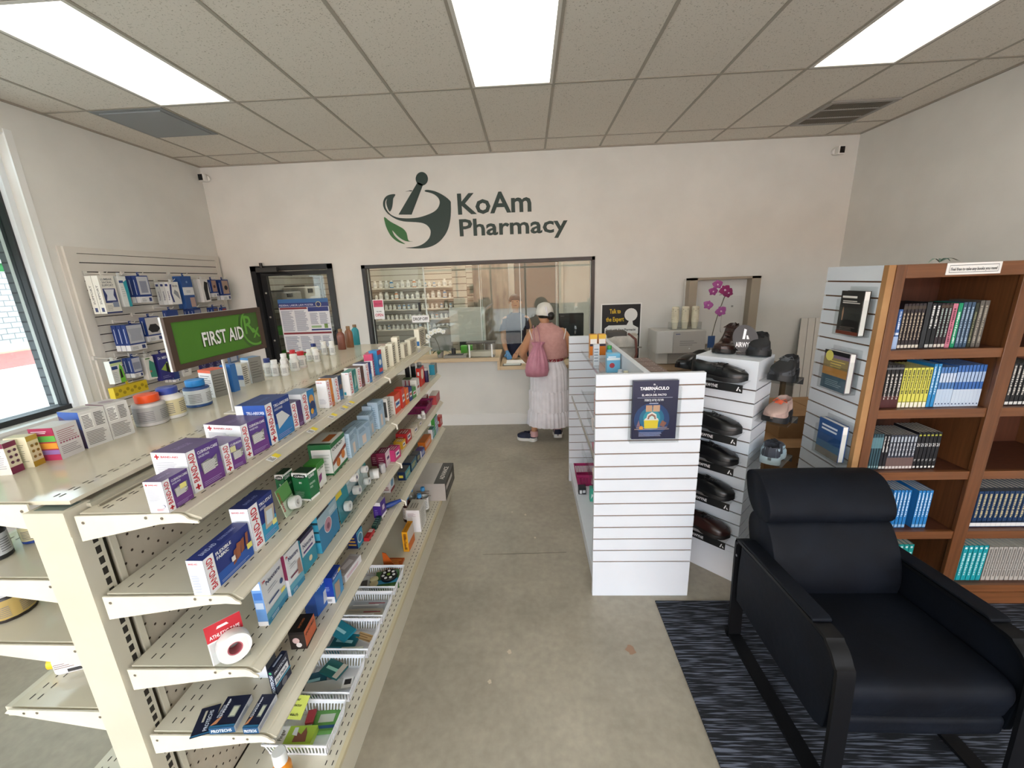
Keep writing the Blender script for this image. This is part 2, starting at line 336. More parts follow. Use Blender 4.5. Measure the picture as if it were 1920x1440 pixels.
# ---------------------------------------------------------------- outside
ob = bpy.data.materials.new('white_brick'); ob.use_nodes = True; n = ob.node_tree.nodes; L = ob.node_tree.links
def brick(name, c1, c2, mo, scale, axis):
    m = bpy.data.materials.new(name); m.use_nodes = True; n = m.node_tree.nodes; L = m.node_tree.links; b = n['Principled BSDF']
    tc = n.new('ShaderNodeTexCoord'); mp = n.new('ShaderNodeMapping')
    if axis == 'x': mp.inputs['Rotation'].default_value = (PI / 2, 0, PI / 2)
    else: mp.inputs['Rotation'].default_value = (PI / 2, 0, 0)
    L.new(tc.outputs['Object'], mp.inputs[0]); br = n.new('ShaderNodeTexBrick'); br.inputs['Scale'].default_value = scale
    br.inputs['Color1'].default_value = lin(c1); br.inputs['Color2'].default_value = lin(c2); br.inputs['Mortar'].default_value = lin(mo); br.inputs['Mortar Size'].default_value = 0.02
    if axis == 'x':
        sx = n.new('ShaderNodeSeparateXYZ'); cx = n.new('ShaderNodeCombineXYZ'); L.new(tc.outputs['Object'], sx.inputs[0]); L.new(sx.outputs[1], cx.inputs[0]); L.new(sx.outputs[2], cx.inputs[1]); L.new(cx.outputs[0], br.inputs[0])
    else:
        sx = n.new('ShaderNodeSeparateXYZ'); cx = n.new('ShaderNodeCombineXYZ'); L.new(tc.outputs['Object'], sx.inputs[0]); L.new(sx.outputs[0], cx.inputs[0]); L.new(sx.outputs[2], cx.inputs[1]); L.new(cx.outputs[0], br.inputs[0])
    L.new(br.outputs[0], b.inputs['Base Color']); b.inputs['Roughness'].default_value = 0.9; return m
g = MB().box((-60, -60, -.25), (XL - .33, 60, -.12), noisy('asphalt_lot', '#94918d', '#9c9995', 3, .9)); g.box((XL - .33, -60, -.25), (60, FRONT - .21, -.12), noisy('asphalt_front', '#a9a6a1', '#b8b5b0', 3, .9)); struct(g, 'ground')
g = MB().box((-19.0, -8, -.12), (-15, 40, -.11), M('#8f4a44', .8)); g.box((-22, -8, -.12), (-19.0, 40, -.05), M('#9b937f', .9)); struct(g, 'trim_3')
bd = MB().box((-22.6, -8, -.1), (-22, 45, 6), brick('painted_white_brick', '#9b9d9e', '#959798', '#65676a', 1.1, 'x')).build('neighbouring_building', origin=(-22.3, 17, -.1)); tag(bd, 'pale painted brick building across the drive, seen through the left window', 'building')
bd = MB().box((-14, -19, -.1), (14, -18, 4.2), brick('orange_brick', '#c98d68', '#bd7f5c', '#d8c4ac', 2.6, 'y')).build('brick_building', origin=(0, -18.5, -.1)); tag(bd, 'orange brick building across the street, mirrored in the counter glass', 'building')
pl = MB().box((XL - .66, 3.43, -.1), (XL - .33, 4.15, 3.2), brick('grey_brick', '#6f7276', '#606368', '#3a3c40', 3.0, 'x')); pl.build('brick_pillar', origin=(XL - .48, 3.4, -.1)); tag(bpy.data.objects['brick_pillar'], 'grey painted brick pillar just outside the left window', 'pillar')
aw = MB(); aw.box((XL - 1.5, -2, 2.86), (XL - .34, 3.3, 2.89), M('#3f9a57', .7)); aw.box((XL - 1.53, -2, 2.12), (XL - 1.5, 6, 2.9), M('#2f8a4c', .7)); aw.box((XL - 1.5, -2, 2.20), (XL - 1.49, 6, 2.24), M('#e8efe8'))
tag(aw.build('awning', origin=(XL - 1, .5, 2.16)), 'green awning with a white stripe outside the left window', 'awning')
# ================================================================ BACK WALL: logo, door, counter window
GRN = M('#1f3833', .5); LEAFC = M('#2f6b35', .5)
FB = Fr((0, YB, 0), (1, 0, 0), (0, 0, 1))          # faces the room (-Y)
def wp(cx, cy, y=YB):                              # detail coordinates of the logo -> wall plane (x, z)
    p = ony(700 + cx / 4.8, 300 + cy / 4.8, y); return (p.x, p.z)
def smooth(pts, n=4):
    out = []; N = len(pts)
    for i in range(N):
        p0, p1, p2, p3 = pts[i - 1], pts[i], pts[(i + 1) % N], pts[(i + 2) % N]
        for k in range(n):
            t = k / n; out.append(tuple(0.5 * (2 * p1[j] + (p2[j] - p0[j]) * t + (2 * p0[j] - 5 * p1[j] + 4 * p2[j] - p3[j]) * t * t + (3 * p1[j] - p0[j] - 3 * p2[j] + p3[j]) * t ** 3) for j in (0, 1)))
    return out
lo = thing('wall_logo', 'dark green mortar and pestle emblem with a leaf, left of the wall lettering', 'logo', (-1.2, YB, 2.6))
def lp(pts, m, name, n=4):
    q = [wp(*p) for p in (smooth(pts, n) if n else pts)]; MB().prism(q, FB, 0.006, m, 0.001).build(name, lo)
lp([(466, 284), (470, 272), (500, 271), (560, 284), (630, 318), (690, 366), (698, 400), (697, 500), (682, 590), (655, 660), (610, 720), (560, 760), (500, 785), (440, 795), (370, 796), (290, 790), (360, 784), (420, 770), (470, 740), (505, 700), (517, 655), (510, 620), (480, 585), (430, 565), (350, 558), (270, 552), (200, 530), (140, 490), (105, 450), (90, 410), (92, 370), (110, 335), (145, 314), (198, 310), (180, 345), (176, 380), (168, 430), (148, 464), (125, 420), (118, 375), (128, 345), (108, 375), (112, 430), (145, 480), (190, 508), (240, 522), (320, 526), (400, 519), (470, 500), (540, 470), (580, 435), (598, 390), (590, 350), (560, 318), (520, 298)], GRN, 'mortar', 3)
lp([(400, 200), (448, 222), (345, 492), (228, 492)], GRN, 'pestle_shaft', 0)
lp([(437 + 55 * math.cos(a * PI / 12), 170 + 61 * math.sin(a * PI / 12)) for a in range(24)], GRN, 'pestle_knob', 0)
lp([(100, 514), (150, 552), (220, 590), (270, 620), (300, 660), (316, 724), (358, 734), (300, 732), (255, 712), (215, 680), (170, 632), (190, 680), (235, 722), (288, 756), (240, 745), (190, 715), (150, 670), (120, 610), (105, 560)], LEAFC, 'leaf', 3)
lp([(290, 285), (330, 274), (352, 274), (345, 283), (320, 281)], GRN, 'rim_stroke', 0)
def walltext(name, label, st, a, b, ht, m, bold, cat='lettering'):
    A = wp(*a); Bp = wp(*b); mb = MB(); w = Bp[0] - A[0]; h = ht
    for d in (0.002, 0.006): mb.text(FB, st, A[0], A[1], h, m, w=w, rot=math.atan2(Bp[1] - A[1], w) * 0, d=d, bold=bold)
    o = mb.build(name, origin=(A[0], YB, A[1])); tag(o, label, cat)
hK = wp(760, 305)[1] - wp(770, 488)[1]
walltext('wall_lettering', 'dark green lettering, upper line of the wall sign, beside the emblem', 'KoAm', (764, 488), (1424, 488), hK, GRN, 0.022)
hP = wp(775, 535)[1] - wp(780, 684)[1]
walltext('wall_lettering', 'dark green lettering, lower and longer line of the wall sign', 'Pharmacy', (780, 684), (1748, 684), hP, GRN, 0.02)
# small wall cameras
for i, (px, py, lab, sgn) in enumerate(((382, 334, 'small white wall camera in the left rear corner under the ceiling', 1), (1573, 283, 'small white wall camera in the right rear corner under the ceiling', -1))):
    p = ony(px, py, YB - .05); t = thing('wall_camera', lab, 'camera', (p.x, YB, p.z))
    MB().lathe([(0.03, 0), (0.034, .01), (0.034, .03), (0.025, .035)], (p.x + .02 * sgn, YB - .001, p.z), M('#e8e6e2', .4), T=Matrix.Rotation(PI / 2, 3, 'X')).build('mount', t)
    MB().rbox((p.x - .035, YB - .10, p.z - .04), (p.x + .035, YB - .03, p.z + .04), .012, M('#eceae6', .4)).build('housing', t, bevel=.004)
    MB().box((p.x - .024, YB - .105, p.z - .032), (p.x + .024, YB - .0995, p.z + .032), M('#101012', .15)).build('lens', t)
# ---- door: black aluminium frame, glazed leaf
FRM = M('#17181a', .35)
b = MB()
b.box((DX0, YB - .03, 0), (DX0 + .07, YB + T, DZ), FRM); b.box((DX1 - .055, YB - .03, 0), (DX1, YB + T, DZ), FRM); b.box((DX0, YB - .03, DZ - .06), (DX1, YB + T, DZ), FRM)
d1 = struct(b, 'door_1'); lf = MB(); y0, y1 = YB + .03, YB + .075
lf.box((DX0 + .075, y0, .01), (DX0 + .15, y1, DZ - .07), FRM); lf.box((DX1 - .10, y0, .01), (DX1 - .06, y1, DZ - .07), FRM); lf.box((DX0 + .15, y0, DZ - .12), (DX1 - .10, y1, DZ - .07), FRM); lf.box((DX0 + .15, y0, .01), (DX1 - .10, y1, .28), FRM)
lf.build('door_leaf', d1); MB().box((DX0 + .15, YB + .05, .28), (DX1 - .10, YB + .056, DZ - .12), GLASS).build('door_pane', d1)
cl = MB(); cl.box((DX0 + .1, YB - .075, DZ - .075), (DX0 + .36, YB - .03, DZ - .02), M('#3b3a38', .4)); cl.cyl((DX0 + .16, YB - .05, DZ - .02), (DX0 + .16, YB - .05, DZ + .035), .018, FRM); cl.cyl((DX0 + .16, YB - .07, DZ - .10), (DX0 + .5, YB + .01, DZ - .12), .008, FRM); cl.build('door_closer', d1)
bo = MB()
for z in (1.8, 1.5, 1.2, .9): bo.lathe([(.012, 0), (.012, .006), (.004, .008)], (DX0 + .112, YB + .03, z), M('#cfcac0', .3, .8), 10, Matrix.Rotation(PI / 2, 3, 'X'))
bo.build('bolt', d1); MB().tube([(DX1 - .085, y0, 1.0), (DX1 - .085, y0 - .05, 1.0), (DX1 - .085, y0 - .05, 1.3), (DX1 - .085, y0, 1.3)], .01, M('#3b3a38', .3, .8)).build('door_handle', d1)
# labour law poster taped inside the door glass
py = YB + .045; A = ony(517, 562, py); Bq = ony(614, 559, py); Cq = ony(527, 668, py)
fr = Fr((A.x + .02, py, 1.02), (1, 0, 0), (0, 0, 1), Bq.x - A.x - .02, A.z - 1.02)
m = MB(); m.box((fr.o.x, py, fr.o.z), (fr.o.x + fr.w, py + .002, fr.o.z + fr.h), M('#e9e9ec', .3))
r = m.rect; r(fr, 0, .93, 1, 1, '#3e6fa8'); r(fr, 0, .855, 1, .93, '#2d3a7c'); r(fr, .015, .815, .56, .85, '#8a3038'); r(fr, .575, .77, .985, .85, '#2d3a7c'); r(fr, .59, .42, .985, .45, '#2d3a7c'); r(fr, .015, .36, .985, .395, '#8a3038'); r(fr, 0, 0, 1, .03, '#8a3038'); r(fr, .60, .47, .80, .51, '#9dbb8d'); r(fr, .86, .46, .93, .54, '#7b9b4d')
m.text(fr, 'FEDERAL LABOR LAW POSTER', .02 * fr.w, .875 * fr.h, .032 * fr.h, '#eef0ff', w=.68 * fr.w); m.disk(fr, .80, .895, .035, '#d8cf9a'); m.disk(fr, .80, .895, .028, '#27356e', .0012)
for a, q, c, e, n in ((.03, .42, .27, .80, 22), (.30, .42, .55, .80, 22), (.60, .54, .77, .75, 12), (.79, .54, .97, .75, 12), (.03, .06, .32, .33, 12), (.34, .06, .56, .33, 12), (.60, .06, .76, .33, 10), (.79, .06, .97, .33, 10)): m.lines(fr, a, q, c, e, n, '#8f93a6')
tag(m.build('labor_law_poster', origin=(fr.o.x + fr.w / 2, py, fr.o.z)), 'large federal labor law poster with blue header behind the door glass', 'poster')
# ---- counter window frame and sliding glass
b = MB(); e = .045; HC = 0.945; LC = 0.834; CXS = -0.37
b.box((WX0, YB - .012, HC), (WX0 + e, YB + T, WZ1), FRM); b.box((WX1 - .035, YB - .012, LC), (WX1, YB + T, WZ1), FRM); b.box((WX0, YB - .012, WZ1 - .04), (WX1, YB + T, WZ1), FRM)
w3 = struct(b, 'window_3'); g = MB(); stl = M('#b9bcbd', .25, .6)
for i, (x0, x1, yy, z0) in enumerate(((WX0 + .05, -1.28, YB + .05, HC + .01), (-1.30, -.58, YB + .08, HC + .01), (-.60, -.1, YB + .05, HC + .12), (-.1, .36, YB + .08, LC + .30), (.34, WX1 - .04, YB + .05, LC + .01))):
    g = MB(); g.box((x0, yy, z0), (x1, yy + .006, WZ1 - .045), GLASS); g.build('glass_pane', w3)
    h = MB(); h.box((x0 - .002, yy - .002, z0), (x0 + .004, yy + .008, WZ1 - .045), M('#dfe6e4', .15)); h.box((x1 - .004, yy - .002, z0), (x1 + .002, yy + .008, WZ1 - .045), M('#dfe6e4', .15)); h.build('pane_edge', w3)
kn = MB(); kn.cyl((-1.37, YB + .045, 1.51), (-1.37, YB + .045, 1.62), .016, FRM); kn.build('window_handle', w3)
# countertop in two heights (continuous oak laminate)
oakc = noisy('light_oak_counter', '#c2a987', '#cfb897', 4, .35, 0, (.6, 8, 8)); t = thing('countertop', 'light oak laminate service counter, high at the left and stepped down at the right', 'counter', (-.6, YB, HC))
CY = 4.85
MB().box((-2.02, CY, HC - .045), (CXS, YB + .36, HC), oakc).build('high_top', t, bevel=.004)
MB().box((CXS, CY, LC - .045), (.80, YB + .36, LC), oakc).build('low_top', t, bevel=.004); MB().box((CXS - .03, CY + .002, LC - .045), (CXS, YB + .36, HC - .045), oakc).build('step_edge', t)
# ---- signs on the glass
def sheet(name, label, cat, px0, py0, px1, py1, y, draw, bg='#f4f4f4', th=.003, rough=.35):
    a = ony(px0, py0, y); c = ony(px1, py1, y); fr = Fr((min(a.x, c.x), y, c.z), (1, 0, 0), (0, 0, 1), abs(c.x - a.x), a.z - c.z)
    m = MB(); m.box((fr.o.x, y, fr.o.z), (fr.o.x + fr.w, y + th, fr.o.z + fr.h), M(bg, rough)); draw(m, fr); o = m.build(name, origin=(fr.o.x + fr.w / 2, y, fr.o.z)); return tag(o, label, cat)
def d_open(m, f):
    m.rect(f, .06, .62, .94, .96, '#d5476f'); m.text(f, 'WELCOME', f.w * .5, f.h * .74, f.h * .08, '#7a1733', w=f.w * .62, center=True); m.text(f, 'WE ARE', f.w * .5, f.h * .36, f.h * .06, '#3a2a30', w=f.w * .5, center=True, bold=.01); m.text(f, 'OPEN', f.w * .5, f.h * .14, f.h * .14, '#cc2c56', w=f.w * .74, center=True, bold=.02)
sheet('open_sign', 'small pink and white open sign on the left end of the counter glass', 'sign', 698, 562, 722, 598, YB + .035, d_open)
sheet('drop_off_sign', 'small white drop off sign on the counter glass', 'sign', 772, 592, 805, 604, YB + .035, lambda m, f: m.text(f, 'DROP OFF', f.w * .5, f.h * .3, f.h * .42, '#26262a', w=f.w * .86, center=True, bold=.02))
# poster leaning on the wall right of the window
def d_talk(m, f):
    w, h = f.w, f.h; m.rect(f, .0, .0, 1, 1, '#f2f2ee', .0004); m.rect(f, .03, .015, .97, .985, '#141416')
    m.disk(f, .74, .84, .16 * w, '#f2f2ee', .0012); P = [(.70, .76), (.78, .76), (.80, .70), (.93, .66), (.93, .58), (.80, .46), (.82, .30), (.86, .26), (.70, .12), (.30, .12), (.28, .38), (.10, .58), (.10, .66), (.20, .70), (.64, .70)]
    m.fpoly(f, P, '#f2f2ee', .0013); m.text(f, 'Talk to', w * .35, h * .865, h * .06, '#e8c21e', w=w * .27, center=True, bold=.02); m.text(f, 'the Expert', w * .35, h * .755, h * .06, '#e8c21e', w=w * .44, center=True, bold=.02)
    m.text(f, 'Speak with Your Pharmacist', w * .5, h * .62, h * .032, '#26262a', w=w * .74, center=True, d=.002, bold=.02); m.lines(f, .30, .20, .72, .56, 9, '#a7a7a4', .002, .3); m.fpoly(f, [(.08, .03), (.26, .03), (.12, .36), (.06, .36)], '#7c2a35', .0014)
sheet('pharmacist_poster', 'black poster with a white person outline and yellow heading on the rear wall', 'poster', 1127, 570, 1198, 700, YB - .006, d_talk, rough=.3)
# ================================================================ PHARMACY BEHIND THE GLASS
PB = 7.6
LM2 = LM.copy(); LM2.node_tree.nodes['Principled BSDF'].inputs['Emission Strength'].default_value = 3.0
struct(MB().box((XL, PB, 0), (1.2, PB + .1, ZC), WALL), 'wall_pharmacy_rear')
struct(MB().box((1.1, YB + T, 0), (1.2, PB, ZC), WALL), 'wall_pharmacy_right'); struct(MB().box((XL - .1, YB + T, 0), (XL, PB, ZC), WALL), 'wall_pharmacy_left'); struct(MB().box((XL, YB + T, 2.75), (1.2, PB, 2.79), CEIL), 'ceiling_pharmacy')
slm = M('#cfc7b8', .5)
def slat(lo, hi, pitch, m, back=GROOVE, axis='y', gap=.009, th=.012, side=-1):
    """slatwall board: boards over a brown groove backing; side = which way it faces"""
    mb = MB(); x0, y0, z0 = lo; x1, y1, z1 = hi; n = max(1, round((z1 - z0) / pitch)); p = (z1 - z0) / n
    if axis == 'y':
        f0, f1 = (y0 + th * .7, y1) if side < 0 else (y0, y1 - th * .7); mb.box((x0 + .001, f0, z0), (x1 - .001, f1, z1), back)
        for k in range(n): mb.box((x0, y0 if side < 0 else y1 - th, z0 + k * p + gap / 2), (x1, y0 + th if side < 0 else y1, z0 + (k + 1) * p - gap / 2), m)
    else:
        f0, f1 = (x0 + th * .7, x1) if side < 0 else (x0, x1 - th * .7); mb.box((f0, y0 + .001, z0), (f1, y1 - .001, z1), back)
        for k in range(n): mb.box((x0 if side < 0 else x1 - th, y0, z0 + k * p + gap / 2), (x0 + th if side < 0 else x1, y1, z0 + (k + 1) * p - gap / 2), m)
    return mb
SH = [(1.78, 12), (1.58, 13), (1.40, 14), (1.22, 16), (1.04, 16)]
names = ['top', 'second', 'third', 'fourth', 'lowest']; ordn = ['first', 'second', 'third', 'fourth', 'fifth', 'sixth', 'seventh', 'eighth', 'ninth', 'tenth', 'eleventh', 'twelfth', 'thirteenth', 'fourteenth', 'fifteenth', 'sixteenth', 'seventeenth', 'eighteenth', 'nineteenth', 'twentieth']
def bottle(name, parent_label, cat, x, y, z, r, h, body='#e6e2d8', cap='#f2f0ea', label=None, group=None, capr=.62, seg=14, ex=1.0, ey=1.0, neck=.78, rough=.35, rz=0, cap_h=.16, shoulder=.06, print_=True, alpha=None):
    """pill bottle: body with shoulder, printed label band and a ribbed cap as parts; local, copied or moved freely"""
    t = thing(name, parent_label, cat, (x, y, z), group, local=True, rz=rz)
    hb = h * (1 - cap_h)
    bm_ = alpha or M(body, rough)
    MB().lathe([(r * .94, 0), (r, h * .02), (r, hb * neck), (r * .93, hb * (neck + shoulder)), (r * capr * .9, hb * .97), (r * capr * .85, hb)], (0, 0, 0), bm_, seg, ex=ex, ey=ey).build('body', t)
    MB().lathe([(r * capr, hb * .985), (r * capr * 1.02, hb + .01 * h), (r * capr * 1.02, h * .985), (r * capr * .9, h)], (0, 0, 0), M(cap, .4), seg, ex=ex, ey=ey).build('cap', t)
    if label:
        lb = MB(); lb.lathe([(r * 1.006, hb * .14), (r * 1.006, hb * neck * .94)], (0, 0, 0), M(label, .45), seg, cap=False, ex=ex, ey=ey)
        if print_:
            for k in range(6):
                z0 = hb * (.24 + .075 * k)
                for a0, a1 in ((-2.6, -1.9), (-1.6, -.6), (-.2, .5)):
                    Q = [(r * 1.014 * ex * math.cos(a0 + (a1 - a0) * q / 4), r * 1.014 * ey * math.sin(a0 + (a1 - a0) * q / 4)) for q in range(5)]
                    for q in range(4): lb.poly([(Q[q][0], Q[q][1], z0), (Q[q + 1][0], Q[q + 1][1], z0), (Q[q + 1][0], Q[q + 1][1], z0 + hb * .028), (Q[q][0], Q[q][1], z0 + hb * .028)], M('#77777a', .5))
        lb.build('label_wrap', t)
    return t
ph = thing('pharmacy_shelving', 'beige metal shelves full of stock bottles on the pharmacy slatwall', 'shelf', (-2.2, PB, 1.0))
slat((-3.78, PB - .03, .1), (-.62, PB - .005, 2.5), .1, slm).build('slat_board', ph)
for z, n in SH:
    MB().box((-3.6, PB - .26, z - .02), (-1.30, PB - .03, z), M('#d8d0c0', .4)).build('shelf', ph); MB().box((-1.2, PB - .26, z - .02), (-.66, PB - .03, z), M('#d8d0c0', .4)).build('shelf', ph)
protos = {}
def stock(si, k, x, z, big, col, capc):
    key = (big, col, capc); lab = '%s stock bottle from the left on the %s pharmacy shelf' % (ordn[k] if k < 20 else 'last', names[si]) + {'#c77a3c': ', amber', '#3f7fb0': ', blue'}.get(col, ', pale')
    if key not in protos: t = bottle('stock_bottle', lab, 'bottle', x, PB - .18, z, .036 if big else .027, .13 if big else .085, col, capc, '#f4f1e8', seg=10, print_=True); protos[key] = t
    else:
        t = copy_tree(protos[key]); t.location = (x, PB - .18, z)
    t['label'] = lab; t['group'] = 'stock bottles on the %s pharmacy shelf' % names[si]
for si, (z, n) in enumerate(SH):
    k = 0; x = -2.75
    while x < -1.34 and k < 20:
        big = si in (0, 1) and random.random() < .6; col = random.choice(['#e6e2d8'] * 7 + ['#c77a3c', '#3f7fb0', '#dcd8ce']); stock(si, k, x, z, big, col, random.choice(['#f2f0ea', '#e8e4da'])); x += (.092 if big else .074) + random.random() * .02; k += 1
# standing slatwall divider and stone column in the pharmacy
P0 = ony(846, 500, 6.3); P1 = ony(871, 500, 6.3)
o = slat((P0.x, 6.3, 1.02), (P1.x + .01, 6.34, 2.22), .098, M('#ddd4c4', .5)).build('slatwall_divider', origin=(P0.x + .1, 6.3, 1.0)); tag(o, 'narrow upright slatwall divider standing behind the counter glass', 'panel')
MB().box((P0.x + .02, 6.31, 0), (P1.x - .02, 6.34, 1.02), M('#c9c0b0', .5)).build('divider_post', o)
st = noisy('dark_wood_grain_panel', '#4f4840', '#9a9080', 3, .5, 0, (3, 3, 1), lo=.3, hi=.7)
tag(MB().box((P1.x + .03, 6.9, 0), (-.33, 6.95, 2.4), st).build('cabinet', origin=(-.6, 6.92, 0)), 'tall mottled grey cabinet side behind the clear display box', 'cabinet')
# doorway with a lit room at the right rear
struct(MB().box((-.33, PB - .06, 0), (-.25, PB, 2.35), '#d9d4c8').box((.55, PB - .06, 0), (.63, PB, 2.35), M('#d9d4c8')).box((-.33, PB - .06, 2.27), (.63, PB, 2.35), M('#d9d4c8')), 'trim_4')
tag(MB().box((-.24, PB - .04, 0), (.54, PB - .02, 2.26), M('#77726a', .5)).build('hallway_door', origin=(.15, PB - .03, 0)), 'grey inner door at the back of the pharmacy room', 'door')
# light panels inside
for i, (x, y) in enumerate(((-2.6, 6.3), (-1.0, 6.6), (.1, 5.9))):
    t = thing('pharmacy_light', 'light panel in the pharmacy ceiling, %s' % ('left behind the door side', 'above the bottle shelves', 'right above the pharmacist')[i], 'light', (x, y, 2.75)); MB().box((x - .6, y - .3, 2.725), (x + .6, y + .3, 2.735), M('#d8d4cc', .4)).build('frame', t); MB().box((x - .57, y - .27, 2.715), (x + .57, y + .27, 2.725), LM2).build('diffuser', t)
# shelves, printers and trays seen through the door glass, along the left wall of that room
slat((XL + .001, 5.3, .3), (XL + .025, 7.5, 2.6), .1, M('#a39e94', .5), GROOVE, 'x', side=1).build('slat_board', ph)
t = thing('work_table', 'grey shelving with printers seen through the door glass', 'table', (-3.55, 6.3, 0))
for z in (1.56, 1.22, .86): MB().box((-3.77, 5.45, z - .03), (-3.30, 7.2, z), M('#9a958a', .5)).build('shelf', t)
for y in (5.47, 7.18):
    for x in (-3.75, -3.32): MB().box((x - .015, y - .015, 0), (x + .015, y + .015, 1.56), M('#55524c', .5)).build('leg', t)
for i, (y, nm, lab, c1) in enumerate(((5.85, 'printer', 'rounded grey printer behind the door glass', '#8d8a84'), (6.42, 'copier', 'boxy pale copier right of the grey printer behind the door glass', '#b9b4aa'))):
    t = thing(nm, lab, 'printer', (-3.55, y, 1.561)); h_ = .24 + .06 * i; MB().rbox((-3.75, y - .22, 1.561), (-3.36, y + .22, 1.561 + h_), .05, M(c1, .5)).build('housing', t, bevel=.02); MB().box((-3.362, y - .15, 1.64), (-3.352, y + .15, 1.66), DARK).build('paper_slot', t); MB().box((-3.72, y - .18, 1.562 + h_), (-3.40, y + .18, 1.585 + h_), M('#5c5a55', .4)).build('scanner_lid', t); MB().box((-3.362, y - .18, 1.561 + h_ * .7), (-3.35, y - .05, 1.561 + h_ * .9), M('#3a3a3c', .3)).build('control_panel', t)
for i, (y, z) in enumerate(((5.62, 1.221), (5.75, .861))):
    tag(MB().rbox((-3.60, y - .10, z), (-3.32, y + .12, z + .11), .02, M('#46a52e', .5)).build('green_tray', origin=(-3.45, y, z)), ['green tray on the middle shelf behind the door glass', 'lime green tray on the lower shelf behind the door glass'][i], 'tray')
tag(MB().box((-3.62, 6.0, 1.221), (-3.34, 6.5, 1.44), M('#2a2c30', .5)).build('equipment_box', origin=(-3.5, 6.25, 1.22)), 'dark equipment case under the printers behind the door glass', 'box')
# things on the counter behind / around the glass
def blackmon(name, label, px0, py0, px1, py1, y, base_z):
    a = ony(px0, py0, y); c = ony(px1, py1, y); t = thing(name, label, 'monitor', ((a.x + c.x) / 2, y, base_z)); MB().rbox((a.x, y, c.z), (c.x, y + .03, a.z), .01, M('#0f1013', .3), ax='y').build('panel', t)
    m = MB(); mx = (a.x + c.x) / 2; m.box((mx - .03, y + .03, base_z), (mx + .03, y + .05, a.z - .05), DARK); m.rbox((mx - .12, y - .04, base_z), (mx + .12, y + .14, base_z + .012), .03, DARK); m.build('stand', t)
    m = MB(); m.text(Fr((a.x, y - .001, c.z), (1, 0, 0), (0, 0, 1)), 'acer', .02, a.z - c.z - .04, .02, '#9a9a9c'); m.build('badge', t); return t
blackmon('computer_monitor', 'black computer monitor, its back to the glass, right end of the counter window', 1048, 588, 1094, 634, 5.28, LC)
# white orchid in a pot
def orchid(name, label, base, h, col, cen, pot, leaves, flow, lean, potc='#8f8c86'):
    t = thing(name, label, 'plant', base); bx, by, bz = base
    if pot: MB().lathe([(pot * .75, 0), (pot, pot * 1.7), (pot * .92, pot * 1.7), (pot * .7, .012)], (bx, by, bz), M(potc, .5), 16, cap=False).build('pot', t)
    pts = [Vector((bx + lean * (k / 10) ** 2, by, bz + (pot or 0) + h * k / 10)) for k in range(11)]
    st_ = MB(); st_.tube(pts, .004, M('#4c4a34', .6), 6); st_.build('stem', t)
    if leaves:
        lf_ = MB()
        for a, L_ in leaves:
            R = []
            for k in range(7):
                u = k / 6; c_ = Vector((bx + math.cos(a) * L_ * u, by + math.sin(a) * L_ * u, bz + pot * 1.7 + L_ * (.45 * u - .75 * u * u))); w_ = .03 * math.sin(PI * min(1, u * .9 + .08)); s_ = Vector((-math.sin(a), math.cos(a), 0)); R.append([c_ - s_ * w_, c_ + Vector((0, 0, -.006)), c_ + s_ * w_, c_ + Vector((0, 0, .003))])
            lf_.loft(R, M('#2f4d24', .4), cap=True)
        lf_.build('leaf', t)
    for (dx, dz, s_, cc) in flow:
        fm = MB(); c_ = Vector((bx + dx, by - .015, bz + dz))
        fm.tube([c_ + Vector((0, .012, 0)), Vector((bx + dx * .4, by, bz + dz - .02))], .0025, M('#4c4a34'), 5)
        for k in range(5):
            a = PI / 2 + k * 2 * PI / 5 + dx * 5; L_ = s_ * (1.0 if k not in (1, 4) else 1.15); wd = s_ * (.42 if k not in (1, 4) else .62); R = []
            for q in range(6):
                u = q / 5; ww = wd * math.sin(PI * (u * .86 + .1)); cc_ = c_ + Vector((math.cos(a) * L_ * u, -.006 * math.sin(PI * u) - (.004 * (k % 2)), math.sin(a) * L_ * u)); sd = Vector((-math.sin(a), 0, math.cos(a))); R.append([cc_ - sd * ww, cc_ + Vector((0, -.004, 0)), cc_ + sd * ww, cc_ + Vector((0, .002, 0))])
            fm.loft(R, M(cc, .6), cap=True)
        fm.lathe([(.001, 0), (s_ * .22, s_ * .1), (s_ * .16, s_ * .3), (.001, s_ * .42)], c_, M(cen, .5), 8, Matrix.Rotation(PI / 2, 3, 'X')); fm.build('flower', t)
    return t
p = ony(826, 668, 4.97); orchid('potted_orchid', 'white orchid in a grey pot on the high counter', (p.x, 4.97, HC), .20, '', '#d8c86a', .045, [(.3, .14), (2.6, .13), (-1.6, .09), (1.5, .12)], [(-.13, .27, .032, '#eeeee6'), (-.09, .31, .034, '#f2f2ea'), (-.04, .33, .034, '#eeeee6'), (.01, .34, .034, '#f2f2ea'), (.06, .32, .03, '#eeeee6'), (-.15, .21, .03, '#f2f2ea')], -.05)
def greyroll(): pass
p = ony(851, 650, 5.05)
t = thing('card_terminal', 'small black upright device right of the white orchid pot', 'device', (p.x, 4.98, HC)); MB().rbox((p.x - .02, 4.96, HC), (p.x + .03, 5.01, HC + .11), .012, BLK).build('body', t, bevel=.004); MB().rbox((p.x - .05, 4.93, HC), (p.x + .04, 5.03, HC + .012), .02, BLK).build('base', t)
tag(MB().rbox((p.x + .05, 5.24, HC), (p.x + .20, 5.34, HC + .09), .01, M('#5fb53a', .5)).build('green_bin', origin=(p.x + .12, 5.29, HC)), 'small lime green bin behind the glass left of the clear display box', 'bin')
a = ony(742, 640, 5.0)
tag(MB().box((-1.06, 4.90, HC), (-.78, 5.03, HC + .03), M('#8b877f', .5)).box((-1.02, 4.93, HC + .03), (-.83, 5.0, HC + .04), M('#33332f')).build('document_tray', origin=(-.92, 4.95, HC)), 'low grey document tray on the high counter beside the shelf end', 'tray')
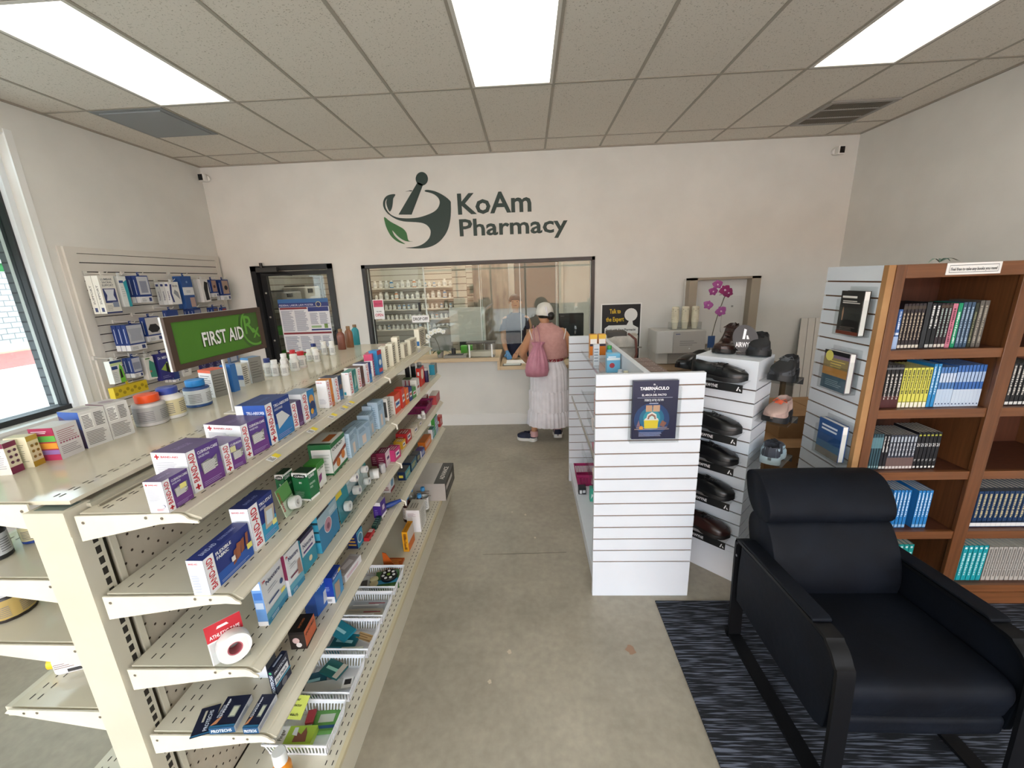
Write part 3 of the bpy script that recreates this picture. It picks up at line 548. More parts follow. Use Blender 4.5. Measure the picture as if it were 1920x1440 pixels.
# clear acrylic display box
a = ony(875, 628, 4.95); c = ony(928, 665, 4.95); t = thing('display_box', 'clear acrylic display box with a dark lid on the high counter', 'display case', ((a.x + c.x) / 2, 4.97, HC)); x0, x1 = a.x, c.x; y0, y1 = 4.90, 5.05; zt = HC + .17
m = MB()
for lo_, hi_ in (((x0, y0, HC), (x1, y0 + .004, zt)), ((x0, y1 - .004, HC), (x1, y1, zt)), ((x0, y0, HC), (x0 + .004, y1, zt)), ((x1 - .004, y0, HC), (x1, y1, zt)), ((x0, y0, HC), (x1, y1, HC + .004))): m.box(lo_, hi_, ACR)
m.build('case', t); MB().box((x0 - .008, y0 - .008, zt), (x1 + .008, y1 + .008, zt + .014), M('#3a3530', .4)).build('lid', t); MB().box((x0 + .03, y0 + .03, HC + .005), (x1 - .03, y1 - .03, HC + .07), M('#c9c2ac', .6)).build('card_insert', t)
for k, xx in enumerate((x0 + .03, x1 - .03)): MB().box((xx - .008, y0 - .006, HC), (xx + .008, y0 + .004, HC + .16), M('#e8e8e4', .2)).build('corner_post', t)
# grey round mirror-back, white board behind the glass
tag(MB().box((-1.12, 5.75, 1.02), (-.62, 5.77, 1.50), M('#cfccc6', .4)).box((-.96, 5.77, LC), (-.92, 5.80, 1.3), DARK).box((-1.0, 5.75, 0), (-.9, 5.80, 1.02), DARK).build('white_screen', origin=(-.87, 5.76, 0)), 'pale square screen turned to the glass beside the drop off sign', 'screen')
t = thing('desk_chair', 'grey rounded desk chair back behind the drop off sign', 'chair', (-1.35, 6.0, 0)); MB().rbox((-1.5, 5.96, .75), (-1.15, 6.04, 1.22), .1, M('#8f8b84', .6), ax='y').build('backrest', t); MB().rbox((-1.52, 5.6, .5), (-1.13, 6.0, .58), .08, M('#77736c', .6)).build('seat', t); MB().cyl((-1.33, 5.8, 0), (-1.33, 5.8, .5), .03, DARK).build('stem', t)
# papers / clipboard on the low counter
a = onz(958, 683, LC + .004); tag(MB().box((a.x - .10, CY + .03, LC), (a.x + .13, CY + .14, LC + .006), M('#2a2d30', .4)).box((a.x - .09, CY + .04, LC + .006), (a.x + .12, CY + .13, LC + .008), M('#dfe6e2', .4)).build('signature_pad', origin=(a.x, CY + .08, LC)), 'flat signature pad with a pale sheet on the low counter beside the woman', 'pad')
tag(MB().box((-.30, 5.0, LC), (-.02, 5.2, LC + .008), M('#eeeeea', .5)).build('paper_stack', origin=(-.16, 5.1, LC)), 'white papers under the gloved hand of the pharmacist', 'paper')
# ================================================================ LEFT SHELVING UNIT (double-sided gondola)
GY0, GY1 = 0.84, 3.30; PX0, PX1 = -1.222, -1.122
SZ = [1.385, 1.118, .882, .645]        # surfaces of the right-hand shelves; the first is the narrower top one
SZ[0] = 1.352
SXO = [-.842, -.775, -.775, -.775]     # outer edge of each surface
gd = thing('shelving_unit', 'long beige double-sided pegboard shelving unit down the left of the aisle', 'shelf', (-1.17, 2.07, 0))
GMID = (GY0 + GY1) / 2
for y in (GY0 - .02, GMID - .03, GY1 - .05):
    m = MB(); m.box((PX0, y, 0), (PX1, y + .06, 1.366 if y < 1 else 1.35), BEIGE)
    if y < 1:
        m.box((PX0 - .002, y - .003, 1.30), (PX1 + .002, y + .0, 1.366), BEIGE)
        for x in (PX0 + .004,): m.box((PX0 + .012, y + .01, 1.3662), (PX1 - .012, y + .05, 1.3668), M('#6f7d76', .5))
    z = .12
    while z < 1.29 or (y > 1 and z < 1.33): m.box((PX1, y + .038, z), (PX1 + .0008, y + .05, z + .02), SLOT); z += .0315
    m.build('upright_post', gd)
    b = MB(); b.box((PX0 - .40, y, 0), (PX1 + .352, y + .05, .12), BEIGE); b.build('base_foot', gd)
def pegs(x, sgn):
    m = MB(); m.box((x - .004, GY0 + .06, .16), (x + .004, GY1, 1.345), PEG)
    fr = Fr((x + sgn * .004, GY0 + .06 if sgn > 0 else GY1, .18), (0, sgn, 0), (0, 0, 1))
    n1 = int((GY1 - GY0 - .08) / .0254)
    for i in range(n1):
        if sgn < 0: break
        for j in range(int(1.15 / .0254)):
            if (i + j) % 2: continue
            a, b = .02 + i * .0254, j * .0254
            if i > 60: m.poly([fr.p(a + .004 * q, b + .004 * w, .0008) for q, w in ((-1, 0), (0, -1), (1, 0), (0, 1))], M('#3a2d24', .9))
            else: m.poly([fr.p(a + .0042 * math.cos(k * PI / 3), b + .0042 * math.sin(k * PI / 3), .0008) for k in range(6)], M('#3a2d24', .9))
    for y in (GY0 + .065, GMID - .04, GMID + .04): m.box((x + sgn * .004, y - .008, .16), (x + sgn * .010, y + .008, 1.345), BEIGE)
    m.build('pegboard_panel', gd)
pegs(PX1 - .012, 1); pegs(PX0 + .012, -1)
def slots(m, fr, y0, y1, xs_):
    y = y0 + .03
    while y < y1 - .03:
        for x in xs_: m.poly([fr + Vector((x + dx, y + dy, .0006)) for dx, dy in ((-.0018, -.008), (.0018, -.008), (.0018, .008), (-.0018, .008))], SLOT)
        y += .034
def bracket(xi, xo, y, z, sgn, par, ox=.026):
    """tapered steel arm: deep at the post, hooked at the tip"""
    L_ = abs(xo - xi); pts = [(0, -.002), (L_ - .005, .002), (L_ + .008, -.004), (L_ + .014, -.012), (L_ + ox - .001, -.018), (L_ + ox + .001, -.024), (L_ + ox - .012, -.024), (L_ - .012, -.022), (L_ - .06, -.026), (0, -.072)]
    if sgn < 0: pts = [(a, b) for a, b in pts[:2]] + [(L_ + .01, -.012), (0, -.072)]
    fr = Fr((xi, y, z), (sgn, 0, 0), (0, 0, 1)); m = MB(); m.prism(pts, fr, .004, CREAM, -.002)
    f2 = Fr((xi, y - .0025, z), (1, 0, 0), (0, 0, 1))
    for a, b in ((.018, -.02), (L_ - .09, -.008), (L_ - .05, -.010)): m.poly([f2.p(sgn * a + .004 * math.cos(-k * PI / 4), b + .004 * math.sin(k * PI / 4), .0005) for k in range(8)], M('#6b6252', .6))
    m.build('bracket', par)
SLAB = {}
for i, (z, xo) in enumerate(zip(SZ, SXO)):
    for s, (y0, y1) in enumerate(((GY0, GMID), (GMID, GY1))):
        m = MB(); m.box((PX1 + .012, y0 + .002, z - .012), (xo, y1 - .002, z), DECK if i == 0 else BEIGE)
        ox = .038 if i == 0 else .026; pr = [(0, 0), (.003, -.003), (.008, -.003), (ox - .006, -.013), (ox, -.015), (ox, -.020), (ox - .006, -.022), (.004, -.026), (-.01, -.026), (-.01, -.012)]
        m.prism([(a, b) for a, b in pr], Fr((xo, y1 - .002, z), (1, 0, 0), (0, 0, 1)), y1 - y0 - .004, CREAM if 0 else BEIGE)
        slots(m, Vector((0, 0, z)), y0, y1, [PX1 + .05, PX1 + .062, xo - .03, xo - .055] if i == 0 else [PX1 + .05, PX1 + .075, xo - .035, xo - .06, xo - .12])
        sh = m.build('shelf', gd); SLAB[(i, s)] = sh
        bracket(PX1 + .01, xo, y0 - .001 if s else y0 - .008, z, 1, sh, ox)
        if s: bracket(PX1 + .01, xo, y1 + .001, z, 1, sh, ox)
# centre rail of the top
m = MB(); m.box((PX0 - .01, GY0 + .045, 1.335), (PX1 + .012, GY1, 1.352), BEIGE); m.box((PX1 - .012, GY0 + .03, 1.352), (PX1 + .012, GY1, 1.362), M('#bdb9a6', .35)); m.box((PX1 + .03, GY0 + .03, 1.353), (PX1 + .034, GY1, 1.357), M('#8b8471', .5)); m.build('centre_rail', gd)
# left-hand side
TZ = 1.385; LZs = [1.385, 1.168, .962, .730]; LX = [-1.62, -1.60, -1.60, -1.515]
for i, (z, xo) in enumerate(zip(LZs, LX)):
    for s, (y0, y1) in enumerate(((GY0, GMID), (GMID, GY1))):
        m = MB(); xr = PX1 - .004 if i == 0 else PX0 - .01
        m.box((xo, y0 + .002, z - .010), (xr, y1 - .001, z), DECK)
        m.box((xo - .02, y0 + .002, z - .035), (xo, y1 - .001, z - .002), BEIGE)
        slots(m, Vector((0, 0, z)), y0, y1, [xo + .03, xo + .055, xr - .05, xr - .065] if i == 0 else [xo + .03, xo + .055, xr - .05])
        sh = m.build('shelf', gd); bracket(PX0, xo, y0 - .008, z, -1, sh)
# base decks
m = MB(); m.box((PX1, GY0, .145), (-.742, GY1, .16), BEIGE); m.box((-.762, GY0, .0), (-.742, GY1, .145), BEIGE); m.box((PX1, GY0, .0), (-.762, GY0 + .01, .145), BEIGE); m.box((-.752, GY0, .14), (-.736, GY1, .1605), M('#cbbf9c', .4)); slots(m, Vector((0, 0, .1602)), GY0, GY1, [-.765, -.79, -1.05]); m.build('base_deck', gd)
m = MB(); m.box((-1.66, GY0, .145), (PX0, GY1, .16), BEIGE); m.box((-1.66, GY0, .0), (-1.64, GY1, .145), BEIGE); slots(m, Vector((0, 0, .1602)), GY0, GY1, [-1.63, -1.605]); m.build('base_deck', gd)
# white hook tabs and price tags on the shelf lips
tb = MB()
for i, (x, y) in enumerate(((703, 712), (735, 798), (748, 871), (753, 941))):
    p = onz(x, y, SZ[i] - .015); p.x = SXO[i] + (.036 if i == 0 else .024); tb.tube([p + Vector((-.026, 0, .014)), p + Vector((.003, 0, .003)), p + Vector((.004, 0, -.022))], .005, M('#f0eadb', .4), 6)
tb.build('hook_tab', gd)
for px, py in ((507, 859), (569, 808), (610, 781), (642, 766), (651, 757)):
    p = onz(px, py, SZ[0] - .008); p.x = SXO[0] + .020; fr = Fr(p, (0, 1, 0), (-.93, 0, .35), .05, .022); t = MB(); t.poly([fr.p(a, b, .002) for a, b in ((-.025, -.011), (.025, -.011), (.025, .011), (-.025, .011))], M('#f4f4f0', .4)); t.poly([fr.p(a, b, .003) for a, b in ((.004, -.011), (.025, -.011), (.025, .011), (.004, .011))], M('#f2dc3c', .4)); f2 = Fr(fr.p(-.022, -.009, .003), fr.u, fr.v, .04, .018); t.lines(f2, 0, 0, .5, 1, 4, '#6a6a6a'); t.build('price_tag', SLAB[(0, 0 if p.y < GMID else 1)])
# ---- first aid sign
t = thing('aisle_sign', 'green first aid sign in a brown frame on a thin pole', 'sign', (-1.2, 1.53, TZ)); xs_ = -1.20; Y0, Y1, Z0, Z1 = 1.285, 1.775, 1.607, 1.787
fr = Fr((xs_ + .011, Y0, Z0), (0, 1, 0), (0, 0, 1), Y1 - Y0, Z1 - Z0); BR = M('#4c3a2e', .45)
m = MB()
for a in (((Y0, Z0), (Y1, Z0 + .019)), ((Y0, Z1 - .019), (Y1, Z1)), ((Y0, Z0 + .019), (Y0 + .024, Z1 - .019)), ((Y1 - .024, Z0 + .019), (Y1, Z1 - .019))): m.box((xs_ + .005, a[0][0], a[0][1]), (xs_ + .014, a[1][0], a[1][1]), BR)
m.build('frame', t); m = MB(); m.box((xs_ + .004, Y0 + .003, Z0 + .003), (xs_ + .009, Y1 - .003, Z1 - .003), M('#4b7f23', .5)); m.box((xs_ - .003, Y0 - .001, Z0 - .001), (xs_ + .004, Y1 + .001, Z1 + .001), M('#d8d8d4', .3))
f2 = Fr((xs_ + .009, Y0 + .024, Z0 + .019), (0, 1, 0), (0, 0, 1), Y1 - Y0 - .048, Z1 - Z0 - .038)
cx, cz, R_ = .415, .085, .095
arc = [(cx + R_ * math.cos(a), cz + R_ * math.sin(a)) for a in [PI * k / 24 for k in range(10, 49)]]; arc = [(min(a, f2.w), min(max(b, 0), f2.h)) for a, b in arc]
m.poly([f2.p(a, b, .0006) for a, b in [(f2.w, f2.h)] + arc + [(f2.w, 0)]] , M('#3f6426', .5))
ring = [PI * k / 24 for k in range(17, 41)]
for k in range(len(ring) - 1):
    q = []
    for a, rr in ((ring[k], .083), (ring[k + 1], .083), (ring[k + 1], .074), (ring[k], .074)): q.append((min(cx + rr * math.cos(a), f2.w), min(max(cz + rr * math.sin(a), 0), f2.h)))
    m.poly([f2.p(a, b, .0009) for a, b in q], M('#64a33a', .5))
m.text(f2, 'R', .352, .058, .075, '#64a33a', bold=.01, d=.0014); m.text(f2, 'x', .395, .036, .062, '#64a33a', bold=.01, d=.0014)
m.text(f2, 'FIRST AID', .118, .040, .050, '#26401a', w=.218, bold=.02, d=.0012); m.text(f2, 'FIRST AID', .121, .043, .050, '#f2f2ee', w=.218, bold=.02, d=.002)
m.build('sign_face', t); MB().box((xs_ - .012, 1.524, TZ), (xs_ - .007, 1.534, Z0 + .02), M('#e4e4e0', .4)).build('pole', t)
MB().box((xs_ - .03, 1.50, TZ), (xs_ + .03, 1.56, TZ + .004), M('#d4d0c4', .4)).build('foot', t)
# ================================================================ CARTONS
RED = '#c3202f'; WHT = '#f1f2f4'
def carton(name, label, cat, A, B, Tp, z, depth=None, L=None, base=WHT, end=None, top=None, front=None, back=None, group=None, snap=None, hmax=None):
    """box on the plane z: near and far bottom corners of its front, top of its near edge, and its depth"""
    a = onz(A[0], A[1], z); b = onz(B[0], B[1], z); u = (b - a); u.z = 0; w = u.length
    if u.x > .35 * u.y: u.x = .35 * u.y
    if u.x < -.35 * u.y: u.x = -.35 * u.y
    u.normalize(); n = Vector((u.y, -u.x, 0)); h = ony(Tp[0], Tp[1], a.y).z - z
    if hmax: h = min(h, hmax)
    if L: d = abs((onz(L[0], L[1], z) - a).dot(n)); depth = max(.012, min(d, .25))
    return carton3(name, label, cat, a, u, n, w, h, depth, base, end, top, front, group)
def carton3(name, label, cat, a, u, n, w, h, depth, base=WHT, end=None, top=None, front=None, group=None, bk=None):
    up = Vector((0, 0, 1)); m = MB(); bm_ = M(base, .38); P = [a, a + u * w, a + u * w - n * depth, a - n * depth]
    lo_ = P; hi_ = [p + up * h for p in P]; cols = {}
    def fc(k, q, dflt): m.poly(q, M(dflt, .38))
    ef = (end or [])[0] if end and isinstance(end[0], str) and end[0].startswith('#') else base
    ff = (front or [])[0] if front and isinstance(front[0], str) and front[0].startswith('#') else base
    tf = (top or [])[0] if top and isinstance(top[0], str) and top[0].startswith('#') else base
    fc(0, [lo_[0], lo_[1], hi_[1], hi_[0]], ff); fc(1, [lo_[1], lo_[2], hi_[2], hi_[1]], ef); fc(2, [lo_[2], lo_[3], hi_[3], hi_[2]], ff); fc(3, [lo_[3], lo_[0], hi_[0], hi_[3]], ef)
    fc(4, [hi_[0], hi_[1], hi_[2], hi_[3]], tf); fc(5, [lo_[3], lo_[2], lo_[1], lo_[0]], base)
    F = {'f': Fr(a, u, up, w, h), 'e': Fr(a - n * depth, n, up, depth, h), 't': Fr(a + up * h, u, -n, w, depth)}
    for key, lst in (('f', front), ('e', end), ('t', top)):
        if not lst: continue
        draw(m, F[key], [x for x in lst if not isinstance(x, str)])
    o = m.build(name, origin=a + u * (w / 2) - n * (depth / 2), flat=True); return tag(o, label, cat, group)
def draw(m, fr, ops):
    for k, op in enumerate(ops):
        c = op[0]; d = .0005 + .00025 * k
        if c == 'r': m.rect(fr, *op[1:5], op[5], d)
        elif c == 'p': m.fpoly(fr, op[1], op[2], d)
        elif c == 'c': m.disk(fr, op[1], op[2], op[3] * min(fr.w, fr.h), op[4], d)
        elif c == 'l': m.lines(fr, *op[1:5], op[5], op[6], d, op[7] if len(op) > 7 else .45)
        elif c == 't':   # text, u, v, cap height fraction, colour, width fraction
            m.text(fr, op[1], op[2] * fr.w, op[3] * fr.h, op[4] * fr.h, op[5], w=op[6] * fr.w if len(op) > 6 and op[6] else None, d=d, bold=.018)
        elif c == 'v':   # vertical text reading upward: baseline at u, start v, cap height in fraction of width, length fraction of height
            m.text(fr, op[1], op[2] * fr.w, op[3] * fr.h, op[4] * fr.w, op[5], w=op[6] * fr.h, rot=PI / 2, d=d, bold=.02)
        elif c == 'd':   # worn spine print: broken strokes running up the spine
            v_ = op[2]; r_ = random.Random(int(op[2] * 97) + len(str(op[5])) * 13)
            while v_ < op[3]:
                l_ = .012 + .03 * r_.random(); m.rect(fr, op[1] - op[4] / 2, v_, op[1] + op[4] / 2 * (1 if r_.random() > .4 else .3), min(v_ + l_, op[3]), op[5], d); v_ += l_ + .008 + .01 * (r_.random() > .7)
        elif c == 'x':   # cross
            s = op[3] * min(fr.w, fr.h); x, y = op[1] * fr.w, op[2] * fr.h; t_ = s * .3
            for a_, b_ in ((s, t_), (t_, s)): m.poly([fr.p(x + i * a_, y + j * b_, d) for i, j in ((-1, -1), (1, -1), (1, 1), (-1, 1))], op[4])
def BA(body, lower, title, sub=None, strip=.26, pic='pad', cross=True):
    f = [body, ('r', 0, 0, 1, .42, lower), ('r', 0, 0, strip, 1, WHT), ('v', 'BAND-AID', strip * .80, .24 if cross else .08, strip * .62, RED, .70 if cross else .86)]
    if cross: f.append(('x', strip * .5, .12, strip * .3, RED))
    f.append(('t', title, strip + .05, .84, .07, '#f4f4f8', .9 - strip))
    if sub: f.append(('t', sub, strip + .05, .75, .05, '#dcdcec', .6 - strip))
    f.append(('l', strip + .05, .05, .92, .17, 3, '#b9a8d8', .25))
    if pic == 'pad': f += [('p', [(strip + .10, .32), (strip + .56, .36), (strip + .60, .66), (strip + .42, .60), (strip + .30, .64), (strip + .07, .60)], '#8f918c')] + [('l', strip + .11, .34, strip + .58, .60, 8, '#e8e8e4', .55)]
    if pic == 'tri': f += [('p', [(strip + .10, .28), (strip + .62, .46), (strip + .34, .68), (strip + .08, .66)], '#d9dbdc')]
    if pic == 'strips': f += [('p', [(.52, .22), (.60, .26), (.66, .62), (.58, .60)], '#8d5136'), ('p', [(.61, .28), (.70, .32), (.76, .70), (.66, .72)], '#9a5b3e'), ('p', [(.72, .36), (.80, .40), (.84, .74), (.76, .72)], '#8d5136'), ('p', [(.84, .42), (.90, .45), (.94, .80), (.88, .80)], '#95563a'), ('r', .50, .34, .58, .48, '#e4e2dc')]
    if pic == 'bandage': f += [('p', [(strip + .12, .26), (strip + .52, .26), (strip + .60, .70), (strip + .20, .74)], '#b5aa98'), ('p', [(strip + .20, .34), (strip + .46, .34), (strip + .50, .62), (strip + .25, .65)], '#c9d6dd')]
    return f
ENDW = ['#f2f2f5', ('x', .16, .90, .07, RED), ('t', 'BAND-AID', .28, .88, .045, RED, .5), ('l', .1, .38, .75, .80, 12, '#a9a8b6', .3), ('r', .40, .07, .78, .16, '#efc7cb'), ('l', .42, .08, .76, .15, 4, RED, .3), ('c', .82, .22, .09, '#8a86a8'), ('c', .82, .22, .07, '#f2f2f5')]
STK = ('r', .55, .50, .80, .66, '#ede58a')
PTOP = ['#5a4a78', ('t', 'CUSHION-CARE', .15, .4, .18, '#8f7fb0', .5)]
S1, S2, S3, S4, S0 = SZ[0], SZ[1], SZ[2], SZ[3], .16
def bx(label, A, B, Tp, z, **k):
    nm = k.pop('name', 'carton'); return carton(nm, label, k.pop('cat', 'box'), A, B, Tp, z, **k)
PUR = ('#5b3f87', '#6e3c86')
bx('purple gauze pad box with white end, nearest on the upper right shelf', (318, 962), (364, 932), (299, 904), S1, L=(279, 965), base='#5b3f87', end=ENDW, top=PTOP, front=BA(*PUR, 'CUSHION-CARE', 'GAUZE PADS') + [STK], name='gauze_box')
bx('larger purple gauze pad box, second on the upper right shelf', (366, 926), (423, 892), (343.5, 850), S1, depth=.10, base='#5b3f87', end=ENDW, top=PTOP, front=BA(*PUR, 'CUSHION-CARE', 'GAUZE PADS'), name='gauze_box')
bx('smallest purple gauze pad box, third on the upper right shelf', (425, 888), (462, 868), (417, 836.5), S1, depth=.085, base='#6a5492', end=['#f2f2f5', ('x', .16, .88, .07, RED)], top=['#8276a0'], front=BA('#6a5492', '#6e3c86', 'CUSHION', None, .36) + [('r', .36, .62, .62, .82, '#d9d6a0')], name='gauze_box')
bx('tallest purple gauze pad box with a wide white end, on the upper right shelf', (463, 861.5), (506.7, 838.5), (447, 799), S1, depth=.135, base='#5b3f87', end=ENDW, top=PTOP, front=BA(*PUR, 'CUSHION-CARE', 'GAUZE PADS'), name='gauze_box')
bx('big blue absorbent pad box, tallest on the upper right shelf', (510, 835.4), (552.5, 807), (493, 760.4), S1, depth=.10, base='#1f3f8a', end=['#2452a8', ('r', 0, .5, .25, 1, '#f4f4f6'), ('t', 'TRU-ABSORB', .35, .78, .07, '#eef2ff', .6)], top=['#26407e', ('t', 'TRU-ABSORB', .2, .4, .15, '#5a76b0', .5)], front=BA('#1f3f8a', '#2a7fc0', 'TRU-ABSORB', 'GAUZE SPONGES', pic='tri'), name='gauze_box')
bx('narrow dark purple bandage box right after the big blue box', (552.5, 804), (571, 795), (543, 757), S1, depth=.07, base='#f1f1f3', top=['#4a3f66'], front=BA('#4b3a68', '#5c3a63', ' ', None, .5, '', False), name='bandage_box')
bx('blue bandage box with a round cartoon-coloured picture on the upper right shelf', (573, 793), (595, 778), (563, 739.6), S1, depth=.075, base='#2b86c4', end=['#e8eaee'], top=['#8fa0b8'], front=BA('#2b86c4', '#2470b0', ' ', None, .42, '', False) + [('c', .70, .66, .2, '#d9a05a'), ('c', .72, .42, .22, '#23386a'), ('c', .62, .25, .12, '#e0a83a')], name='bandage_box')
bx('orange bandage box with a broad white end on the upper right shelf', (618.5, 765), (628.4, 758.7), (608.6, 714), S1, L=(597, 766.7), base='#f1f1f3', end=['#eeeef1', ('t', 'BAND-AID', .1, .9, .04, RED, .5), ('l', .1, .15, .8, .35, 5, '#aab', .3)], top=['#d58a3c'], front=BA('#d88434', '#d0752c', ' ', None, .5, '', False), name='bandage_box')
bx('orange bandage box directly behind the first orange one', (612, 752), (619, 747), (603, 709), S1, depth=.05, base='#e5a04a', top=['#d58a3c'], name='bandage_box', end=['#eeeef1']) if 0 else None
bx('dark blue bandage box between the orange and the teal ones', (632.4, 753.8), (645, 747), (623, 709), S1, depth=.075, base='#f1f1f3', top=['#2b3550'], front=BA('#26415f', '#2b6f9f', ' ', None, .48, '', False) + [('c', .72, .55, .2, '#7a5a50')], name='bandage_box')
bx('teal bandage box with a wide white end on the upper right shelf', (659, 742), (672, 732), (652, 699), S1, L=(645, 743), base='#f1f1f3', end=['#f2f3f5', ('t', 'BAND-AID', .55, .92, .04, RED, .35), ('r', .05, .04, .35, .16, '#3aa0b8')], top=['#3f8f86'], front=BA('#2f8a86', '#2c8f94', ' ', None, .40, '', False) + [('p', [(.55, .2), (.85, .3), (.8, .8), (.6, .7)], '#9cc4b8')], name='bandage_box')
bx('dark brown bandage box beside the teal one', (674, 729), (685, 723), (667, 690.5), S1, depth=.07, base='#5b4238', end=['#e8e4dc'], top=['#5b4238'], front=BA('#5a3f38', '#6b3f3a', ' ', None, .45, '', False), name='bandage_box')
bx('navy topped bandage box beside the brown one', (689, 720), (698.7, 715), (681, 682.5), S1, depth=.07, base='#e9e9ee', end=['#e9e9ee'], top=['#2b3566'], front=BA('#2a3a78', '#2a78b0', ' ', None, .5, '', False), name='bandage_box')
bx('pink and white children medicine box on the upper right shelf', (701.6, 706), (707.5, 699), (698, 664.7), S1, depth=.045, base='#e8e8ea', end=['#eef0f2', ('r', 0, .72, 1, 1, '#d0476f'), ('l', .1, .2, .9, .6, 5, '#b98', .3)], top=['#d0476f'], front=['#c23a60', ('l', .1, .1, .9, .8, 6, '#e8b8c4', .3)], name='medicine_box')
bx('tall blue and red medicine box behind the pink one', (711.5, 703), (719, 699), (705.6, 658), S1, depth=.05, base='#2f7fb4', end=['#3a8cc0'], top=['#3a8cc0'], front=['#2f6fae', ('r', 0, .82, 1, 1, '#b03040'), ('c', .5, .5, .3, '#d8e4ea'), ('r', .1, .1, .9, .25, '#d04a50')], name='medicine_box')
for i, (A, B, Tp, lab) in enumerate((((726, 693), (731, 689), (722, 651), 'first cream ointment carton with black print after the medicine boxes'), ((739, 686), (744, 681), (734, 645), 'tall plain cream carton, second of the pale ones near the far end'), ((749, 679), (753, 675), (744, 633), 'tallest slim cream carton, third of the pale ones near the far end'), ((759, 671), (766, 667), (756, 645), 'short cream carton, fourth of the pale ones near the far end'), ((771, 665), (783, 658), (767, 638), 'wide cream carton with dense black print, fifth of the pale ones'), ((788, 652), (799, 645), (784, 618), 'cream carton with a small blue label, last on the upper right shelf'))):
    bx(lab, A, B, Tp, S1, depth=.04, base='#e4dfca', end=['#ebe6d2'] + ([('r', .1, .1, .9, .35, '#2a6fb0')] if i == 5 else []), front=['#d8d2bd', ('l', .15, .08, .85, .92, 9, '#4d4a42', .5)], name='ointment_carton')
# ---- second shelf
NV = '#1d2f78'
bx('long navy flexible fabric bandage box, nearest on the second right shelf', (396, 1117), (476.7, 1038), (375, 1052), S2, L=(364.6, 1117), base=NV, end=['#eef1f8', ('t', 'BAND-AID', .12, .88, .05, RED, .55), ('l', .12, .06, .62, .60, 14, '#8f9cc8', .3)], top=[NV, ('t', 'BAND-AID', .12, .35, .28, '#b8c4ea', .3), ('t', 'FLEXIBLE FABRIC', .5, .40, .2, '#8f9cd8', .35)],
   front=[NV, ('r', 0, 0, 1, .35, '#2456a8'), ('r', 0, 0, .20, 1, WHT), ('v', 'BAND-AID', .155, .10, .11, RED, .84), ('t', 'FLEXIBLE', .24, .84, .085, '#fff', .33), ('t', 'FABRIC', .24, .72, .085, '#fff', .26), ('l', .24, .06, .9, .14, 2, '#b9c8ea', .3)] + BA('#000000', '#000000', '', pic='strips')[-5:] + [('r', .86, .30, .98, .46, '#e6df72')], name='bandage_box')
bx('upright navy wound pad bandage box behind the long fabric box', (481, 1033.7), (523, 991.5), (461.5, 955), S2, depth=.055, base=NV, end=['#eef1f8', ('t', 'BAND-AID', .12, .90, .035, RED, .7)], top=[NV, ('t', 'BAND-AID', .2, .35, .2, '#8f9cd8', .5)], front=BA(NV, '#2f9ac4', 'TRU-STAY', 'ADHESIVE PADS', .36, 'bandage', False) + [('r', .78, .22, .96, .34, '#ede58a')], name='bandage_box')
CG = '#1c6a3e'
cur = [CG, ('r', 0, .88, 1, 1, '#f0f2f0'), ('p', [(.12, .84), (.5, .80), (.88, .84), (.88, .95), (.5, .97), (.12, .95)], '#14251c'), ('t', 'CURAD', .2, .855, .065, '#f4f4f4', .6), ('t', '80', .42, .62, .07, '#e8efe8', .18), ('l', .1, .12, .7, .35, 5, '#8fbfa0', .3), ('r', 0, 0, 1, .06, '#eef2ee')]
curf = [CG, ('r', 0, 0, 1, .08, '#eef2ee'), ('r', 0, .93, 1, 1, '#eef2ee'), ('t', 'CURAD', .1, .80, .10, '#f4f4f4', .6), ('t', 'NON-STICK', .1, .55, .07, '#cfe4d4', .6), ('t', 'PADS', .1, .43, .07, '#cfe4d4', .3)]
bx('green dressing box mostly behind the small blister of white tape', (540, 943), (556, 928), (538, 890.6), S2, L=(517, 950), base=CG, end=cur, top=['#123c26', ('r', 0, 0, .08, 1, '#eef2ee')], front=curf, name='dressing_box')
bx('green dressing box with white edges, right of the blister of white tape', (583.8, 938.5), (600, 925), (576.5, 888.5), S2, L=(552.5, 938.5), base=CG, end=cur, top=['#123c26', ('r', 0, 0, .08, 1, '#eef2ee')], front=curf, name='dressing_box')
bx('small light green and purple dressing box leaning before the big green one', (600, 916), (613, 902), (594, 872), S2, depth=.05, base='#4d9a3f', end=['#4d9a3f', ('t', 'CURAD', .2, .8, .09, '#fff', .6)], front=['#e8eae4', ('r', 0, .8, 1, 1, '#3f8f3a'), ('t', 'CURAD', .15, .7, .1, '#2c6a2c', .7), ('p', [(.0, .2), (.4, .3), (.5, .55), (.1, .5)], '#8a2f7c')], top=['#3f8f3a'], name='dressing_box')
bx('largest green dressing box with an orange panel on the second right shelf', (627.5, 890.7), (652, 862), (618.5, 834), S2, L=(585, 893), base='#1b5c36', end=['#1f6a3c', ('r', .12, .06, .98, .84, '#e9eae8'), ('l', .2, .15, .9, .75, 6, '#c4c8c4', .3)], top=['#d9dad4', ('r', 0, 0, .12, 1, '#1b5c36'), ('r', .25, .2, .8, .55, '#b8652c')], front=['#e8eae8', ('r', 0, .85, 1, 1, '#1f6a3c'), ('r', 0, 0, 1, .1, '#1f6a3c'), ('p', [(0, .42), (1, .62), (1, .50), (0, .30)], '#8a4028'), ('t', 'CURAD', .08, .74, .09, '#16241c', .7), ('c', .35, .26, .14, '#c8742c'), ('c', .72, .36, .14, '#cf7a30')], name='dressing_box')
lb = '#a9c3d6'
